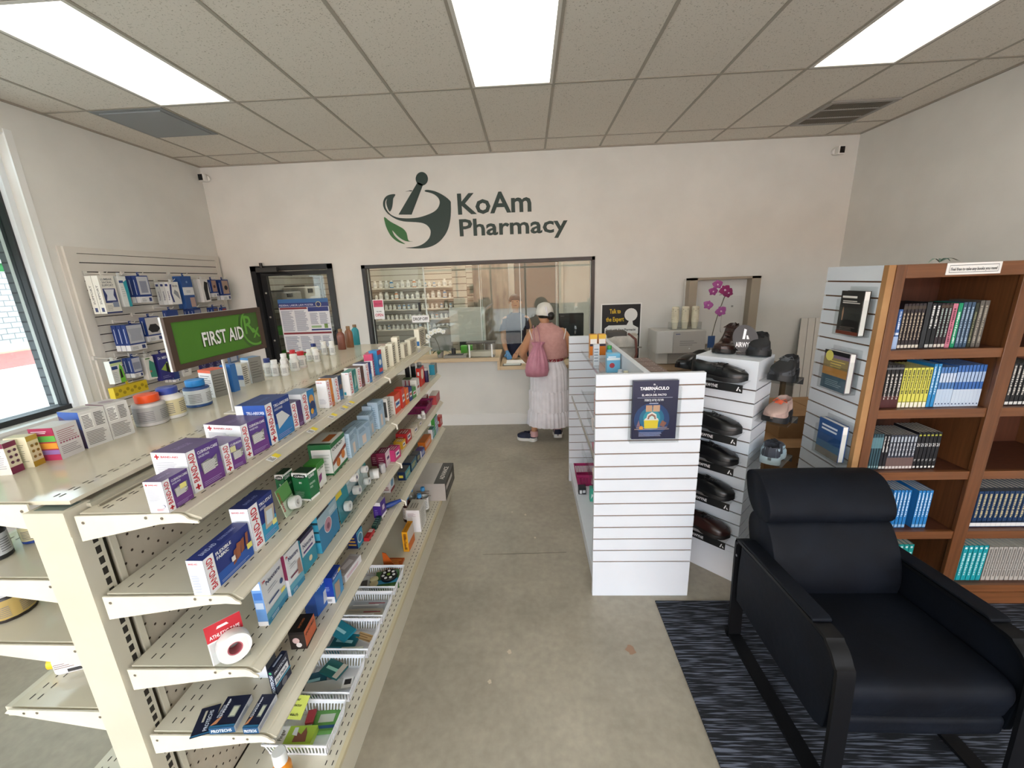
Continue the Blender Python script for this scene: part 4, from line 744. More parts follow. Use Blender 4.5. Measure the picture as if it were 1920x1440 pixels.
for A, B, Tp, dp, lab, L_ in (((660, 858.8), (673, 843), (653, 813.6), .06, 'pale blue bandage box, nearest of the five pale blue ones', (649.5, 860)), ((674.7, 841), (695.5, 823), (671, 804), .075, 'widest pale blue bandage box, second of the five pale blue ones', None), ((696, 818), (704.6, 808), (690, 779), .06, 'pale blue bandage box, middle one of the five', None), ((701, 806), (706, 801), (694, 762), .05, 'pale blue bandage box partly hidden behind the tallest one', None), ((713, 804.6), (723, 795.6), (706, 755), .055, 'tallest pale blue bandage box, last of the five', None)):
    bx(lab, A, B, Tp, S2, depth=dp, L=L_, base=lb, end=['#b8d0e2', ('l', .3, .1, .8, .85, 10, '#8fa9bd', .4)], top=['#9db8cc', ('l', .1, .2, .8, .8, 3, '#7d98ac', .3)], front=['#a3bdd0', ('l', .1, .68, .7, .9, 4, '#5d7890', .4), ('r', .30, .08, .62, .50, '#d9c8bc'), ('p', [(.55, .95), (.75, .75), (1, .7), (1, .95)], '#8fabc2')], name='bandage_box')
bx('slim white box with a black lettered spine on the second right shelf', (730, 789), (735, 784), (725, 748), S2, depth=.03, base='#e8e6e0', end=['#eceae4', ('r', .25, .15, .75, .85, '#4a4a48')], front=['#b9b7ae', ('l', .2, .1, .8, .9, 8, '#55544e', .5)], name='medicine_box')
FAR2 = [((742, 777.5), (752.5, 767.8), (736, 742.8), '#d84a2c', 'red and white medicine box, first of the red ones on the second right shelf'), ((756, 766), (761, 760), (750, 730), '#c8382a', 'tall narrow red medicine box, second of the red ones'), ((763, 759), (768, 754), (757, 730), '#e06a28', 'orange medicine box between the red and navy ones'), ((769, 753), (774, 749), (763, 727), '#2c3c7c', 'navy medicine box between the orange and green ones'), ((775, 748), (781, 743), (769, 729), '#3f8a3f', 'small green medicine box next to the navy one'), ((783, 741), (788, 735), (779, 713), '#d8d4d0', 'white and red speckled medicine box near the far end')]
for A, B, Tp, c, lab in FAR2: bx(lab, A, B, Tp, S2, depth=.045, base=c, end=['#e6e2da' if c in ('#d84a2c', '#d8d4d0') else c, ('l', .2, .2, .8, .8, 4, '#c8bdb0', .4)], front=[c, ('r', .12, .3, .88, .66, '#e8ecee'), ('r', .2, .4, .8, .56, '#2d5a9a' if c == '#d84a2c' else '#b04a3a')], name='medicine_box')
bx('upright bright red medicine box before the dark tubes', (790, 725), (797, 717), (786, 691), S2, L=(781, 727), base='#cc3326', end=['#cc3326', ('r', .25, .6, .75, .8, '#f4ece8')], top=['#56606e'], front=['#d23a2a', ('c', .5, .6, .3, '#f0e0c8')], name='medicine_box')
bx('teal box at the far end of the second right shelf', (815.7, 703), (820, 698), (814.5, 684), S2, L=(806.7, 702), base='#3f7f92', end=['#2f96b4'], top=['#7f8a8c'], front=['#6a7674'], name='medicine_box')
for k, (x0, w) in enumerate(((757, 8), (764, 8))): bx(['left one of two little white and pink boxes in the second shelf far row', 'right one of two little white and pink boxes in the second shelf far row'][k], (x0 + 8, 722 + 3), (x0 + 12, 720), (x0 + 6, 712), S2, depth=.04, base='#e9dcdc', end=['#efe6e6', ('r', .5, .1, .9, .9, '#c0455a')], top=['#4f7a3c'], name='medicine_box')
for k, (px, py, lab, cb) in enumerate(((765, 709, 'leftmost black tube with silver cap at the far end of the second right shelf', '#1c1f26'), (776, 707, 'second black tube with silver cap from the left', '#17191f'), (788, 705, 'third black tube with silver cap, right behind the red box', '#1c1f26'), (800, 716, 'purple-black tube with silver cap, nearest the aisle', '#2c2350'))):
    p = onz(px, py, S2); bottle('hair_product_tube', lab, 'tube', p.x, p.y, S2, .019, .115, cb, '#b9b7b4', None, 'silver capped tubes on the second right shelf', capr=.95, cap_h=.2, neck=.97)
# ---- third shelf
nx = lambda band, low: ['#d9dcde', ('r', 0, 0, 1, .22, low), ('r', 0, .12, 1, .26, '#5f9fb4'), ('t', '3M', .06, .88, .05, RED, .12), ('t', 'Nexcare', .20, .78, .09, '#2a2f5c', .68), ('l', .2, .60, .7, .70, 2, '#9aa0a8', .3), ('r', .15, .38, .66, .42, band), ('l', .15, .05, .55, .12, 2, '#e8f0f4', .3)]
bx('white and teal dressing box with blue picture spine, nearest on the third right shelf', (505, 1172.7), (540.6, 1119.6), (484, 1090), S3, L=(487.5, 1171.7), base='#d9dcde', end=['#6f9fdc', ('r', .1, .80, .9, .95, '#dbe6f4'), ('r', .1, .58, .9, .74, '#3f74c0'), ('r', .1, .38, .9, .52, '#c9daf0'), ('r', 0, 0, 1, .1, '#f2f2f4')], top=['#cfd6de'], front=nx('#3a5080', '#2b7fa4') + [('c', .82, .52, .08, '#33507c'), ('r', .72, .28, .92, .36, '#e8dc6a')], name='dressing_box')
bx('white and maroon dressing box, second on the third right shelf', (547, 1118.5), (572, 1086), (528, 1042.5), S3, depth=.022, base='#dcdcde', end=['#d9dade', ('r', 0, .4, 1, 1, '#7c2148')], top=['#cfd0d4'], front=nx('#6a2344', '#2b7fa4') + [('p', [(.62, .3), (.95, .25), (.9, .62), (.7, .6)], '#a58478')], name='dressing_box')
bx('small purple topped dressing box, third on the third right shelf', (573, 1076), (596, 1045), (558, 1014), S3, depth=.03, base='#d8d8dc', end=['#2f8fa8'], top=['#3d3450'], front=['#2f8fa8', ('r', 0, .48, 1, .9, '#dddde0'), ('r', 0, .9, 1, 1, '#3d3450'), ('t', 'Nexcare', .12, .68, .12, '#2a2f5c', .8), ('r', .1, .54, .8, .60, '#5c3f7c'), ('c', .5, .25, .12, '#e0cfae')], name='dressing_box')
bx('large teal dressing box with a round pink picture on the third right shelf', (605, 1038), (638, 990), (591.4, 969.5), S3, depth=.045, base='#2d87a8', end=['#3f9fc0', ('r', 0, .78, 1, .84, '#20404c'), ('r', 0, .55, 1, .60, '#20404c'), ('r', 0, .3, 1, .36, '#20404c')], top=['#9fb4c0'], front=['#2a7ca8', ('r', 0, .62, 1, .92, '#9db9c6'), ('r', 0, .92, .6, 1, '#26303a'), ('c', .44, .50, .20, '#d9e2e8'), ('c', .44, .50, .18, '#b98a98'), ('c', .44, .47, .08, '#7c4a60'), ('l', .55, .7, .9, .82, 3, '#e4ecf0', .3)], name='dressing_box')
def roll(m, c, r, w, ax, col='#f0efec', core='#c8c4ba', hole=.45):
    ax = Vector(ax).normalized(); T_ = Vector((0, 0, 1)).rotation_difference(ax).to_matrix()
    m.lathe([(r * .97, -w / 2), (r, -w / 2 + .002), (r, w / 2 - .002), (r * .97, w / 2), (r * hole, w / 2), (r * hole, -w / 2)], c, M(col, .5), 28, T_, cap=False); m.lathe([(r * hole, -w / 2 + .001), (r * hole, w / 2 - .001), (r * hole * .85, w / 2 - .001), (r * hole * .85, -w / 2 + .001), (r * hole, -w / 2 + .001)], c, M(core, .6), 20, T_, cap=False)
def blister(name, label, A, B, Tp, z, card, ops, rolls, lean=0.0, depth=.035, group=None, clear=True):
    a = onz(A[0], A[1], z); b = onz(B[0], B[1], z); u = (b - a); u.z = 0; w = u.length; u.normalize(); n = Vector((u.y, -u.x, 0)); h = ony(Tp[0], Tp[1], a.y).z - z
    v = (Vector((0, 0, 1)) * math.cos(lean) - n * math.sin(lean)); t = thing(name, label, 'tape', a + u * w / 2, group); fr = Fr(a, u, v, w, h)
    m = MB(); m.prism([(0, 0), (w, 0), (w, h), (0, h)], fr, .0015, M(card, .45)); f2 = Fr(fr.p(0, 0, .0016), u, v, w, h); draw(m, f2, ops); m.build('card', t)
    if clear:
        c = MB(); c.prism([(w * .03, .004), (w * .97, .004), (w * .97, h * .55), (w * .03, h * .55)], f2, depth, PET, .001); c.build('blister_bubble', t)
    for (fu, fv, r, wd, core) in rolls:
        m = MB(); roll(m, f2.p(fu * w, fv * h, .004 + wd / 2), r, wd, f2.n, core=core); m.build('tape_roll', t)
    return t
blister('athletic_tape', 'red and clear athletic tape pack with a big white roll', (400, 1249), (466, 1212), (393, 1184), S3, '#e6e4e2', [('r', 0, .58, 1, 1, '#b9222e'), ('t', 'ATHLETIC TAPE', .08, .64, .09, '#f2e4e2', .84), ('p', [(.3, .84), (.65, .84), (.6, .90), (.35, .90)], '#e8e0da')], [(.62, .36, .040, .038, '#c0606a')], .12, .045)
blister('tape_blister', 'small green blister of white tape between the two green boxes', (536, 972), (557, 948), (521, 921), S2, '#cfe0c4', [('r', .0, .5, 1, 1, '#5f9a54'), ('v', 'BAND-AID', .16, .2, .12, RED, .7)], [(.6, .28, .022, .026, '#dddad4')], .2, .03)
blister('tape_blister', 'teal and yellow tape pack with one white roll on the third right shelf', (640, 983), (660, 955), (634, 930), S3, '#2a8c9c', [('r', 0, .82, .5, 1, '#e8cf3a')], [(.5, .38, .022, .022, '#cfd4d4')], .08, .03)
blister('tape_blister', 'taller tape pack with two stacked white rolls beyond the yellow tagged one', (655, 949), (674, 921), (651, 884), S3, '#c9dbe0', [('r', 0, .8, 1, 1, '#d9dde2'), ('r', 0, 0, 1, .3, '#3f8fa4')], [(.5, .62, .021, .03, '#8f8aa0'), (.5, .24, .021, .03, '#8f8aa0')], .08, .034)
blister('tape_blister', 'tape pack with two stacked small rolls next to the maroon boxes', (676, 925), (692, 905), (671, 868), S3, '#d3e2e2', [('r', 0, .75, 1, 1, '#c9d2d8'), ('r', .5, .5, 1, 1, '#3f9a9a')], [(.5, .62, .018, .026, '#b9c0c4'), (.5, .22, .018, .026, '#b9c0c4')], .08, .03)
m = MB(); p = onz(703, 897, S3); roll(m, (p.x, p.y, S3 + .026), .026, .045, (1, .35, 0), core='#b9703c'); tag(m.build('bandage_roll', origin=(p.x, p.y, S3)), 'thick white bandage roll with an orange centre on the third right shelf', 'tape')
m = MB(); p = onz(718, 885, S3); m.lathe([(.016, 0), (.018, .004), (.018, .045), (.012, .05)], (p.x, p.y, S3), M('#e2e2e6', .25, .5), 16); tag(m.build('tape_spool', origin=(p.x, p.y, S3)), 'small silvery spool standing in front of the maroon boxes', 'tape')
for A, B, Tp, c, lab, dp in (((710, 874), (716, 868), (708, 851), '#6d1f3c', 'maroon medicine box, first of the maroon pair', .04), ((725, 877), (733, 865), (722, 850), '#7c2145', 'maroon medicine box with a white front, second of the maroon pair', .05), ((741, 866), (752, 855), (739, 845), '#c23a74', 'bright pink medicine box on the third right shelf', .06), ((755, 843), (761.5, 836), (753, 829), '#d9a62e', 'yellow topped medicine box between the pink and red ones', .055), ((763.6, 832), (772, 822), (762, 814), '#b52a2c', 'red medicine box with white letters, behind the yellow one', .07), ((777, 817), (784, 808), (775, 803), '#cfc6b2', 'small ivory box, nearer of two past the red box', .05), ((786, 803), (792, 796), (784, 792), '#bdb6a2', 'small ivory box, farther of two past the red box', .05)):
    bx(lab, A, B, Tp, S3, depth=dp, base=c, end=[c] + ([('r', .1, .2, .35, .9, '#eee')] if '#c23a74' == c else [('l', .2, .2, .8, .8, 4, '#d8b8c0' if c < '#9' else '#e8e0d0', .25)]), top=[c, ('l', .12, .15, .88, .85, 3, '#efe6e2', .35)], front=['#d9d3d8' if c == '#7c2145' else c, ('r', .2, .25, .8, .75, '#e8e4e0'), ('r', .28, .4, .72, .6, '#3a4270')], name='medicine_box')
for k, (px, py) in enumerate(((787, 792), (794, 785))): p = onz(px, py, S3); bottle('pill_bottle', ['small white pill bottle before the magenta basket, nearer one', 'small white pill bottle before the magenta basket, farther one'][k], 'bottle', p.x, p.y, S3, .017, .06, '#ecebe8', '#f4f4f2', '#e4e2dc')
def basket(name, label, x0, x1, y0, y1, z, h, col, group=None):
    t = thing(name, label, 'basket', ((x0 + x1) / 2, (y0 + y1) / 2, z), group); m = MB(); cm = M(col, .4); s = .012
    m.box((x0 + s, y0 + s, z), (x1 - s, y1 - s, z + .003), cm); m.build('bottom', t)
    def wall(a, b, nrm):
        a = Vector(a); b = Vector(b); d = (b - a); L_ = d.length; d.normalize(); n_ = Vector(nrm); mm = MB()
        def bar(u0, u1, z0, z1):
            q = []
            for th in (0, .002):
                for uu, zz in ((u0, z0), (u1, z0), (u1, z1), (u0, z1)): f_ = zz / h; q.append(a + d * (uu + (L_ / 2 - uu) * 2 * s / L_ * (1 - f_)) - n_ * s * (1 - f_) * 1 - n_ * th + Vector((0, 0, zz)))
            mm.poly(q[:4], cm); mm.poly([q[7], q[6], q[5], q[4]], cm)
            for i_ in range(4): j_ = (i_ + 1) % 4; mm.poly([q[i_], q[i_ + 4], q[j_ + 4], q[j_]], cm)
        bar(0, L_, h * .80, h); bar(0, L_, 0, h * .22); k = max(3, int(L_ / .013)); w_ = L_ / k
        for i_ in range(k): bar(i_ * w_ + w_ * .3, i_ * w_ + w_ * .72, h * .2, h * .82)
        return mm
    for a, b, nr in (((x0, y0, z), (x1, y0, z), (0, -1, 0)), ((x1, y0, z), (x1, y1, z), (1, 0, 0)), ((x1, y1, z), (x0, y1, z), (0, 1, 0)), ((x0, y1, z), (x0, y0, z), (-1, 0, 0))): wall(a, b, nr).build('side_wall', t)
    m = MB(); r_ = .004
    m.tube([(x0, y0, z + h), (x1, y0, z + h), (x1, y1, z + h), (x0, y1, z + h), (x0, y0, z + h)], r_, cm, 6); m.build('rim', t); return t
a = onz(765, 780, S3); b_ = onz(802, 779, S3); basket('basket', 'magenta plastic basket at the far end of the third right shelf', -1.06, -.80, b_.y + .02, b_.y + .24, S3, .062, '#8e1f5c')
for k in range(4):
    y = b_.y + .27 + .006; a_ = Vector((-.86 - .06 * k, y, S3)); carton3('medicine_box', ['red topped pale box by the shelf edge behind the magenta basket', 'second red topped pale box from the shelf edge behind the magenta basket', 'third red topped pale box from the shelf edge behind the magenta basket', 'innermost red topped pale box behind the magenta basket'][k], 'box', a_, Vector((0, 1, 0)), Vector((1, 0, 0)), .06, .075, .052, '#a3303a', ['#8c2434', ('r', 0, .8, 1, 1, '#d9ccc4')], ['#cdbdb4'], ['#b02a38', ('r', .2, .3, .8, .6, '#e9e2dc')], 'pale topped red boxes behind the magenta basket')
bx('red and white box standing at the very end of the third right shelf', (819, 759), (825, 748), (817, 742), S3, depth=.06, base='#b03a40', end=['#b8484c'], top=['#d9ccc4'], name='medicine_box')
# ---- fourth shelf
PN = '#141c36'
def flat(name, label, nl, nr, fr_, z, h, base, top, end=None, front=None, z0=0):
    """box lying on its back: near-left, near-right, far-right bottom corners"""
    a = onz(*nr, z); l = onz(*nl, z); f = onz(*fr_, z); u = f - a; w = u.length; u.normalize(); d = (l - a).length; n = Vector((u.y, -u.x, 0)); m_ = carton3(name, label, 'box', a + Vector((0, 0, z0)), u, n, w, h, d, base, end, None, front)
    mm = MB(); up = Vector((0, 0, 1)); F_ = Fr(a - n * d + up * (h + z0), n, u, d, w); draw(mm, F_, top)
    # merge the printed lid into the same mesh
    me = m_.data; vs = [tuple(v.co) for v in me.vertices]; fs = [tuple(p.vertices) for p in me.polygons]; mi_ = [p.material_index for p in me.polygons]; mats = list(me.materials); off = ORG[m_.name]; b0 = len(vs)
    for m2 in mm.mats:
        if m2 not in mats: mats.append(m2)
    vs += [tuple(v - off) for v in mm.v]; fs += [tuple(b0 + k for k in q) for q in mm.f]; mi_ += [mats.index(mm.mats[k]) for k in mm.m]
    ne = bpy.data.meshes.new(name); ne.from_pydata(vs, [], fs)
    for m2 in mats: ne.materials.append(m2)
    ne.polygons.foreach_set('material_index', mi_); ne.update(); m_.data = ne; bpy.data.meshes.remove(me); return m_
pt = lambda: [('r', .52, .30, .80, .66, '#8f9690'), ('p', [(.56, .34), (.76, .34), (.76, .62), (.56, .62)], '#c9cdb8'), ('d', .22, .30, .9, .09, '#dfe4ee'), ('p', [(.0, .06), (.22, .12), (.30, .34), (.14, .26)], '#c98a62'), ('r', 0, 0, 1, .07, '#2a6a92'), ('v', 'PROTECHS', .16, .3, .08, '#c9d4e4', .4)]
for lab, nl, nr, fr_, h in (('left flat navy sports support box lying on the lowest bracket shelf', (398, 1371), (441.5, 1372.6), (474.5, 1312), .022), ('right flat navy sports support box lying by the shelf edge', (458, 1375), (486, 1375), (520.6, 1311), .022)):
    flat('support_box', lab, nl, nr, fr_, S4 + .001, h, PN, pt(), end=['#1d4f78', ('t', 'PROTECHS', .08, .25, .45, '#e4ecf4', .8)], front=['#c9cdd4', ('l', .05, .2, .95, .8, 4, '#6a7080', .4)])
for lab, nl, nr, fr_ in (('leftmost flat navy hang card on the lowest bracket shelf', (362, 1375), (394, 1375), (415, 1320)),):
    a = onz(*nr, S4); l = onz(*nl, S4); f = onz(*fr_, S4); u = f - a; w = u.length; u.normalize(); n = Vector((u.y, -u.x, 0)); d = (l - a).length; m = MB(); F_ = Fr(a - n * d + Vector((0, 0, .0005)), n, u, d, w); m.prism([(0, 0), (d, 0), (d, w), (0, w)], F_, .002, M(PN, .4)); F2 = Fr(F_.p(0, 0, .0022), n, u, d, w); draw(m, F2, [('v', 'PROTECHS', .75, .12, .2, '#c9d4e4', .7), ('r', .30, .45, .42, .85, '#b9b7a8'), ('r', 0, 0, 1, .05, '#2a6a92')]); tag(m.build('hang_card', origin=a), lab, 'package')
bx('navy sports support box standing on the lowest bracket shelf', (521, 1302.5), (547, 1262), (503, 1259), S4, L=(508.8, 1305), base=PN, end=[PN, ('v', 'PROTECHS', .75, .06, .55, '#dfe8f4', .74), ('c', .5, .9, .25, '#4fb07a')], top=[PN, ('r', .2, .3, .8, .6, '#9aa4b8')], front=[PN, ('r', .0, .40, .9, .66, '#e4e6ea'), ('t', 'Eye Patch', .08, .47, .12, '#1c2440', .7), ('t', 'PROTECHS', .06, .78, .10, '#dfe8f4', .8), ('r', .0, .32, 1, .38, '#4fa0c0'), ('c', .5, .16, .18, '#6a6a74')], name='support_box')
bx('white box half hidden behind the standing navy support box', (503, 1271), (520, 1245), (498, 1225), S4, depth=.05, base='#e6e8ee', name='support_box', front=['#39424f'])
bx('black and orange tape box on the lowest bracket shelf', (576, 1216), (594, 1180), (568, 1184.5), S4, L=(546.5, 1218), base='#16110f', end=['#2c2320', ('c', .4, .5, .22, '#d8b8b4'), ('c', .55, .25, .18, '#e4dcd8'), ('r', 0, .85, 1, 1, '#16110f')], top=['#120f0e', ('t', 'SPORTMED', .2, .4, .14, '#b8643c', .55)], front=['#c8623a', ('t', 'SPORT-MED', .06, .66, .14, '#16110f', .85), ('r', 0, 0, 1, .10, '#16110f')], name='tape_box')
bx('blue sterile pad box with a white pad picture behind the black and orange box', (597, 1156), (629, 1112), (579, 1098), S4, depth=.05, base='#1f56a4', end=['#24488c'], top=['#1f56a4'], front=['#1f5cae', ('t', 'sterile pads', .08, .74, .12, '#eef4fa', .8), ('p', [(.34, .12), (.74, .18), (.68, .52), (.40, .48)], '#c9cfd4'), ('c', .9, .4, .06, '#c4303a')], name='dressing_box')
bx('blue and white fabric bandage box beside the sterile pads', (629.4, 1131), (644.7, 1104), (619, 1084), S4, L=(612, 1130), base='#1c3f9c', end=['#1c3fa4', ('r', 0, 0, 1, .26, '#f0f2f6'), ('l', .25, .08, .75, .18, 4, '#4a4a5a', .5), ('l', .2, .5, .7, .68, 4, '#9fb4e4', .3)], top=['#1c3f9c'], front=['#3f8fc4', ('r', 0, .80, 1, 1, '#1c3f9c'), ('t', 'fabric', .1, .85, .09, '#eef4fa', .7), ('p', [(.1, .06), (.6, .06), (.7, .60), (.15, .66)], '#a9988a'), ('r', .7, .84, .95, .96, '#e8c84a')], name='bandage_box')
flat('clear_tray', 'clear silvery plastic tray pack lying on the lowest bracket shelf', (625, 1094), (648, 1093), (678, 1052), S4 + .001, .035, '#b4b2b4', [('r', .1, .1, .9, .9, '#a39a9a'), ('p', [(.2, .3), (.6, .25), (.8, .7), (.3, .75)], '#c9c4c6')], front=['#d9dade', ('l', .1, .3, .9, .7, 2, '#b86a8a', .4)])
bx('navy and yellow strip box beyond the clear tray', (672, 1029), (682, 1014), (662, 1000), S4, depth=.05, base='#1d2f6c', end=['#1d2f6c', ('l', .1, .2, .9, .8, 3, '#d8a83a', .4)], top=['#1d2f6c', ('r', .2, .2, .8, .4, '#d8c060')], front=['#2d90b4', ('c', .5, .5, .42, '#d9e6ea'), ('c', .5, .5, .34, '#3f7f98')], name='strip_box')
flat('hang_card', 'red and white card pack beyond the navy and yellow strip box', (682, 1016), (692, 1015), (703, 997), S4 + .001, .018, '#b8262e', [('r', .1, .6, .9, .95, '#e8d8d4'), ('c', .5, .3, .2, '#d84a50')])
flat('medicine_box', 'flat dark green pack at the shelf edge beside the purple and white box', (697, 994), (706, 993), (716, 973), S4 + .001, .02, '#123f38', [('l', .1, .1, .9, .9, 4, '#7fb49a', .3)])
bx('purple and white medicine box on the lowest bracket shelf', (716, 972), (725, 959.5), (713, 943), S4, L=(704, 968.6), base='#4a2a86', end=['#4a2a92', ('r', 0, .78, 1, 1, '#f0eef4'), ('l', .2, .2, .6, .6, 3, '#9a8ad0', .3)], top=['#cfccd4'], front=['#4a2a86', ('r', 0, 0, 1, .15, '#eceaf0'), ('r', .3, .4, .7, .7, '#d8c8d8')], name='medicine_box')
p = onz(733, 952, S4); m = MB(); m.tube([(p.x - .04, p.y - .02, S4 + .012), (p.x, p.y, S4 + .02), (p.x + .05, p.y + .03, S4 + .03)], [.012, .016, .008], M('#22418c', .35), 10); m.tube([(p.x - .04, p.y + .005, S4 + .01), (p.x + .01, p.y + .02, S4 + .014), (p.x + .05, p.y + .035, S4 + .026)], [.01, .012, .008], M('#2c56a8', .35), 10); tag(m.build('blue_clipper', origin=(p.x, p.y, S4)), 'blue plastic clipper lying next to the purple and white box', 'tool')
bx('maroon and white blister box below the tape rolls', (733, 924), (740, 912), (729, 900), S4, depth=.06, base='#7c2a30', end=['#e2dcda', ('l', .1, .2, .9, .8, 4, '#8a3038', .4)], top=['#8c3238'], front=['#d8e0e6', ('c', .5, .6, .3, '#6a94b4'), ('r', 0, 0, 1, .2, '#8c2a34')], name='medicine_box')
for A, B, Tp, c, c2, lab, dp in (((761, 901), (770, 887), (759, 885.5), '#14284a', '#2f8fa0', 'navy, yellow and teal medicine box by the shelf edge', .05), ((772, 885), (782, 870), (769.5, 868), '#182a44', '#1f5f78', 'dark navy medicine box right behind the teal and yellow one', .065), ((783, 868), (789, 860), (780, 853), '#1c2c44', '#233a5c', 'dark grey topped medicine box, third of the navy row', .05), ((791, 858), (797, 850), (789, 846), '#5a4a8c', '#39539a', 'purple and white medicine box before the orange one', .05), ((798, 845), (809, 828), (796, 830), '#c96a20', '#d97a24', 'long orange medicine box on the lowest bracket shelf', .055), ((812, 824), (816, 817), (810, 806), '#2d6f6a', '#3a8f9a', 'white fronted teal box before the tall green one', .035), ((817, 816), (822, 806), (815, 785), '#3f9a3a', '#8fa8c0', 'tall bright green box near the end of the lowest bracket shelf', .03), ((826, 800.6), (830, 795), (824.5, 782), '#a8302e', '#b83a34', 'narrow red box at the very end of the lowest bracket shelf', .03)):
    bx(lab, A, B, Tp, S4, depth=dp, base=c, end=[c if 'white fronted' not in lab else '#e4e6ea', ('r', .15, .3, .7, .6, '#d9c84a' if 'yellow' in lab else '#c9ccd0')] if 'purple' not in lab else ['#e8e6ec'], top=['#6a6e72' if 'navy' in lab else c], front=[c2, ('l', .1, .3, .9, .8, 3, '#e4dc7a' if c < '#2' else '#e8e8ea', .35)], name='medicine_box')
# ---- base deck: white baskets and their contents
BK = [(1.085, 1.255), (1.285, 1.46), (1.49, 1.665), (1.685, 1.85), (1.885, 2.06)]
WHB = '#e8eaee'
bl = ['nearest white plastic basket on the base deck, with the yellow note', 'second white plastic basket from the near end, holding clear packs', 'middle white plastic basket, holding teal sachets and a tube', 'fourth white plastic basket, holding clear toothbrush packs', 'farthest white plastic basket, holding round pill organisers']
for (y0, y1), lb_ in zip(BK, bl): basket('basket', lb_, -1.03, -.785, y0, y1, S0 + .001, .065, WHB)
def packet(name, label, x0, y0, x1, y1, z, h, base, ops, rz=0, tilt=0):
    m = MB(); cx, cy = (x0 + x1) / 2, (y0 + y1) / 2; u = Vector((math.cos(rz), math.sin(rz), 0)); v0 = Vector((-math.sin(rz), math.cos(rz), 0)); v = v0 * math.cos(tilt) + Vector((0, 0, math.sin(tilt))); w, l = x1 - x0, y1 - y0
    fr = Fr(Vector((cx, cy, z)) - u * w / 2 - v * l / 2 + Vector((0, 0, math.sin(abs(tilt)) * l / 2)), u, v, w, l); m.prism([(0, 0), (w, 0), (w, l), (0, l)], fr, h, M(base, .35)); draw(m, Fr(fr.p(0, 0, h), u, v, w, l), ops); return tag(m.build(name, origin=(cx, cy, z)), label, 'package')
z1 = S0 + .006
packet('finger_pack', 'green and white finger protector box in the nearest basket', -1.005, 1.10, -.86, 1.165, z1 + .02, .025, '#a9c84a', [('r', 0, 0, .28, 1, '#e8e8e4'), ('v', 'Finger', .2, .2, .1, '#3a3a3a', .6), ('p', [(.5, .1), (.85, .1), (.8, .6), (.72, .9), (.66, .5), (.5, .7)], '#8a5a48'), ('p', [(.42, .5), (.56, .42), (.52, .9), (.42, .9)], '#d9dde0')], .05)
packet('sticky_note', 'yellow handwritten note on the nearest basket', -1.02, 1.175, -.93, 1.255, z1 + .060, .001, '#dbe870', [('t', 'Finger', .2, .76, .12, '#3a3a2a', .45), ('t', 'Protector', .25, .52, .12, '#3a3a2a', .55), ('t', '$ 4 each', .1, .14, .12, '#3a3a2a', .7)], -.05, .35)
packet('clear_pack', 'dark green blister pack with a clear bubble at the right of the nearest basket', -.90, 1.165, -.80, 1.245, z1, .02, '#5f9a4c', [('r', .2, .4, .8, .8, '#c9d2c4'), ('r', .1, .1, .9, .25, '#2b5a8c')], .1)
packet('clear_pack', 'small red sachet between the note and the green pack', -.925, 1.18, -.895, 1.23, z1 + .03, .012, '#a03a44', [], .2)
packet('dental_sachet', 'dark teal sachet at the left of the second basket', -1.02, 1.33, -.93, 1.40, z1 + .02, .012, '#1c4f63', [('l', .15, .35, .85, .6, 1, '#8fc4d0', .8)], .3)
packet('dental_sachet', 'dark green sachet with a tag, upper middle of the second basket', -.96, 1.37, -.86, 1.44, z1 + .035, .012, '#1f5a58', [('l', .15, .35, .85, .6, 1, '#8fc4b0', .8), ('r', .75, 0, 1, 1, '#b9b2a4')], -.35)
packet('clear_pack', 'long clear pack with a barcode tag across the second basket', -1.0, 1.31, -.80, 1.36, z1 + .025, .012, '#b4b8b8', [('r', .78, 0, 1, 1, '#eceef0'), ('r', .82, .3, .96, .8, '#2a2a2c')], .18)
packet('clear_pack', 'green handled toothbrush in the second basket', -1.0, 1.295, -.88, 1.315, z1, .012, '#5fa46c', [('r', .5, 0, 1, 1, '#d4d8d8')], .05)
for k, (x, y, rz, lab) in enumerate(((-.96, 1.60, -.5, 'teal sachet leaning at the back of the middle basket'), (-.93, 1.56, -.1, 'darker teal sachet under the leaning one in the middle basket'))): packet('dental_sachet', lab, x - .06, y - .035, x + .06, y + .04, z1 + .02 * (2 - k), .01, ['#1f7f94', '#17606f'][k], [('l', .15, .35, .85, .6, 1, '#9fd4dc', .8)], rz, .1)
m = MB(); m.tube([(-1.0, 1.52, z1 + .018), (-.93, 1.52, z1 + .018)], .016, M('#2a8ca4', .4), 12); m.tube([(-.93, 1.52, z1 + .018), (-.83, 1.525, z1 + .018)], .015, M('#dfe6dc', .4), 12); tag(m.build('gel_tube', origin=(-.92, 1.52, z1)), 'teal and white tube lying at the front of the middle basket', 'tube')
packet('wood_sticks', 'tan wooden sticks at the right of the middle basket', -.88, 1.565, -.80, 1.60, z1 + .03, .006, '#c9a878', [('l', 0, 0, 1, 1, 3, '#8f6f48', .4)], -.3)
for k in range(2): packet('toothbrush_pack', ['clear pack with red edge, upper one in the fourth basket', 'clear tan pack, lower one in the fourth basket'][k], -1.01, 1.70 + .07 * (1 - k), -.81, 1.76 + .07 * (1 - k), z1 + .01 * k, .02, ['#a9adb0', '#b8b2a4'][k], [('r', .1, .3, .8, .5, '#dcdcd8'), ('r', .5, .6, .95, .7, '#9c3440'), ('l', .1, .1, .9, .9, 4, '#6f7a80', .2)], .04)
m = MB(); c_ = Vector((-.855, 1.985, z1 + .05)); m.lathe([(.046, -.008), (.048, -.004), (.048, .006), (.044, .010)], c_, M('#101214', .4), 28)
for k in range(7): a_ = 2 * PI * k / 7; m.lathe([(.009, .0095), (.009, .0105)], c_ + Vector((.031 * math.cos(a_), .031 * math.sin(a_), 0)), M('#e6e8e8', .5), 8)
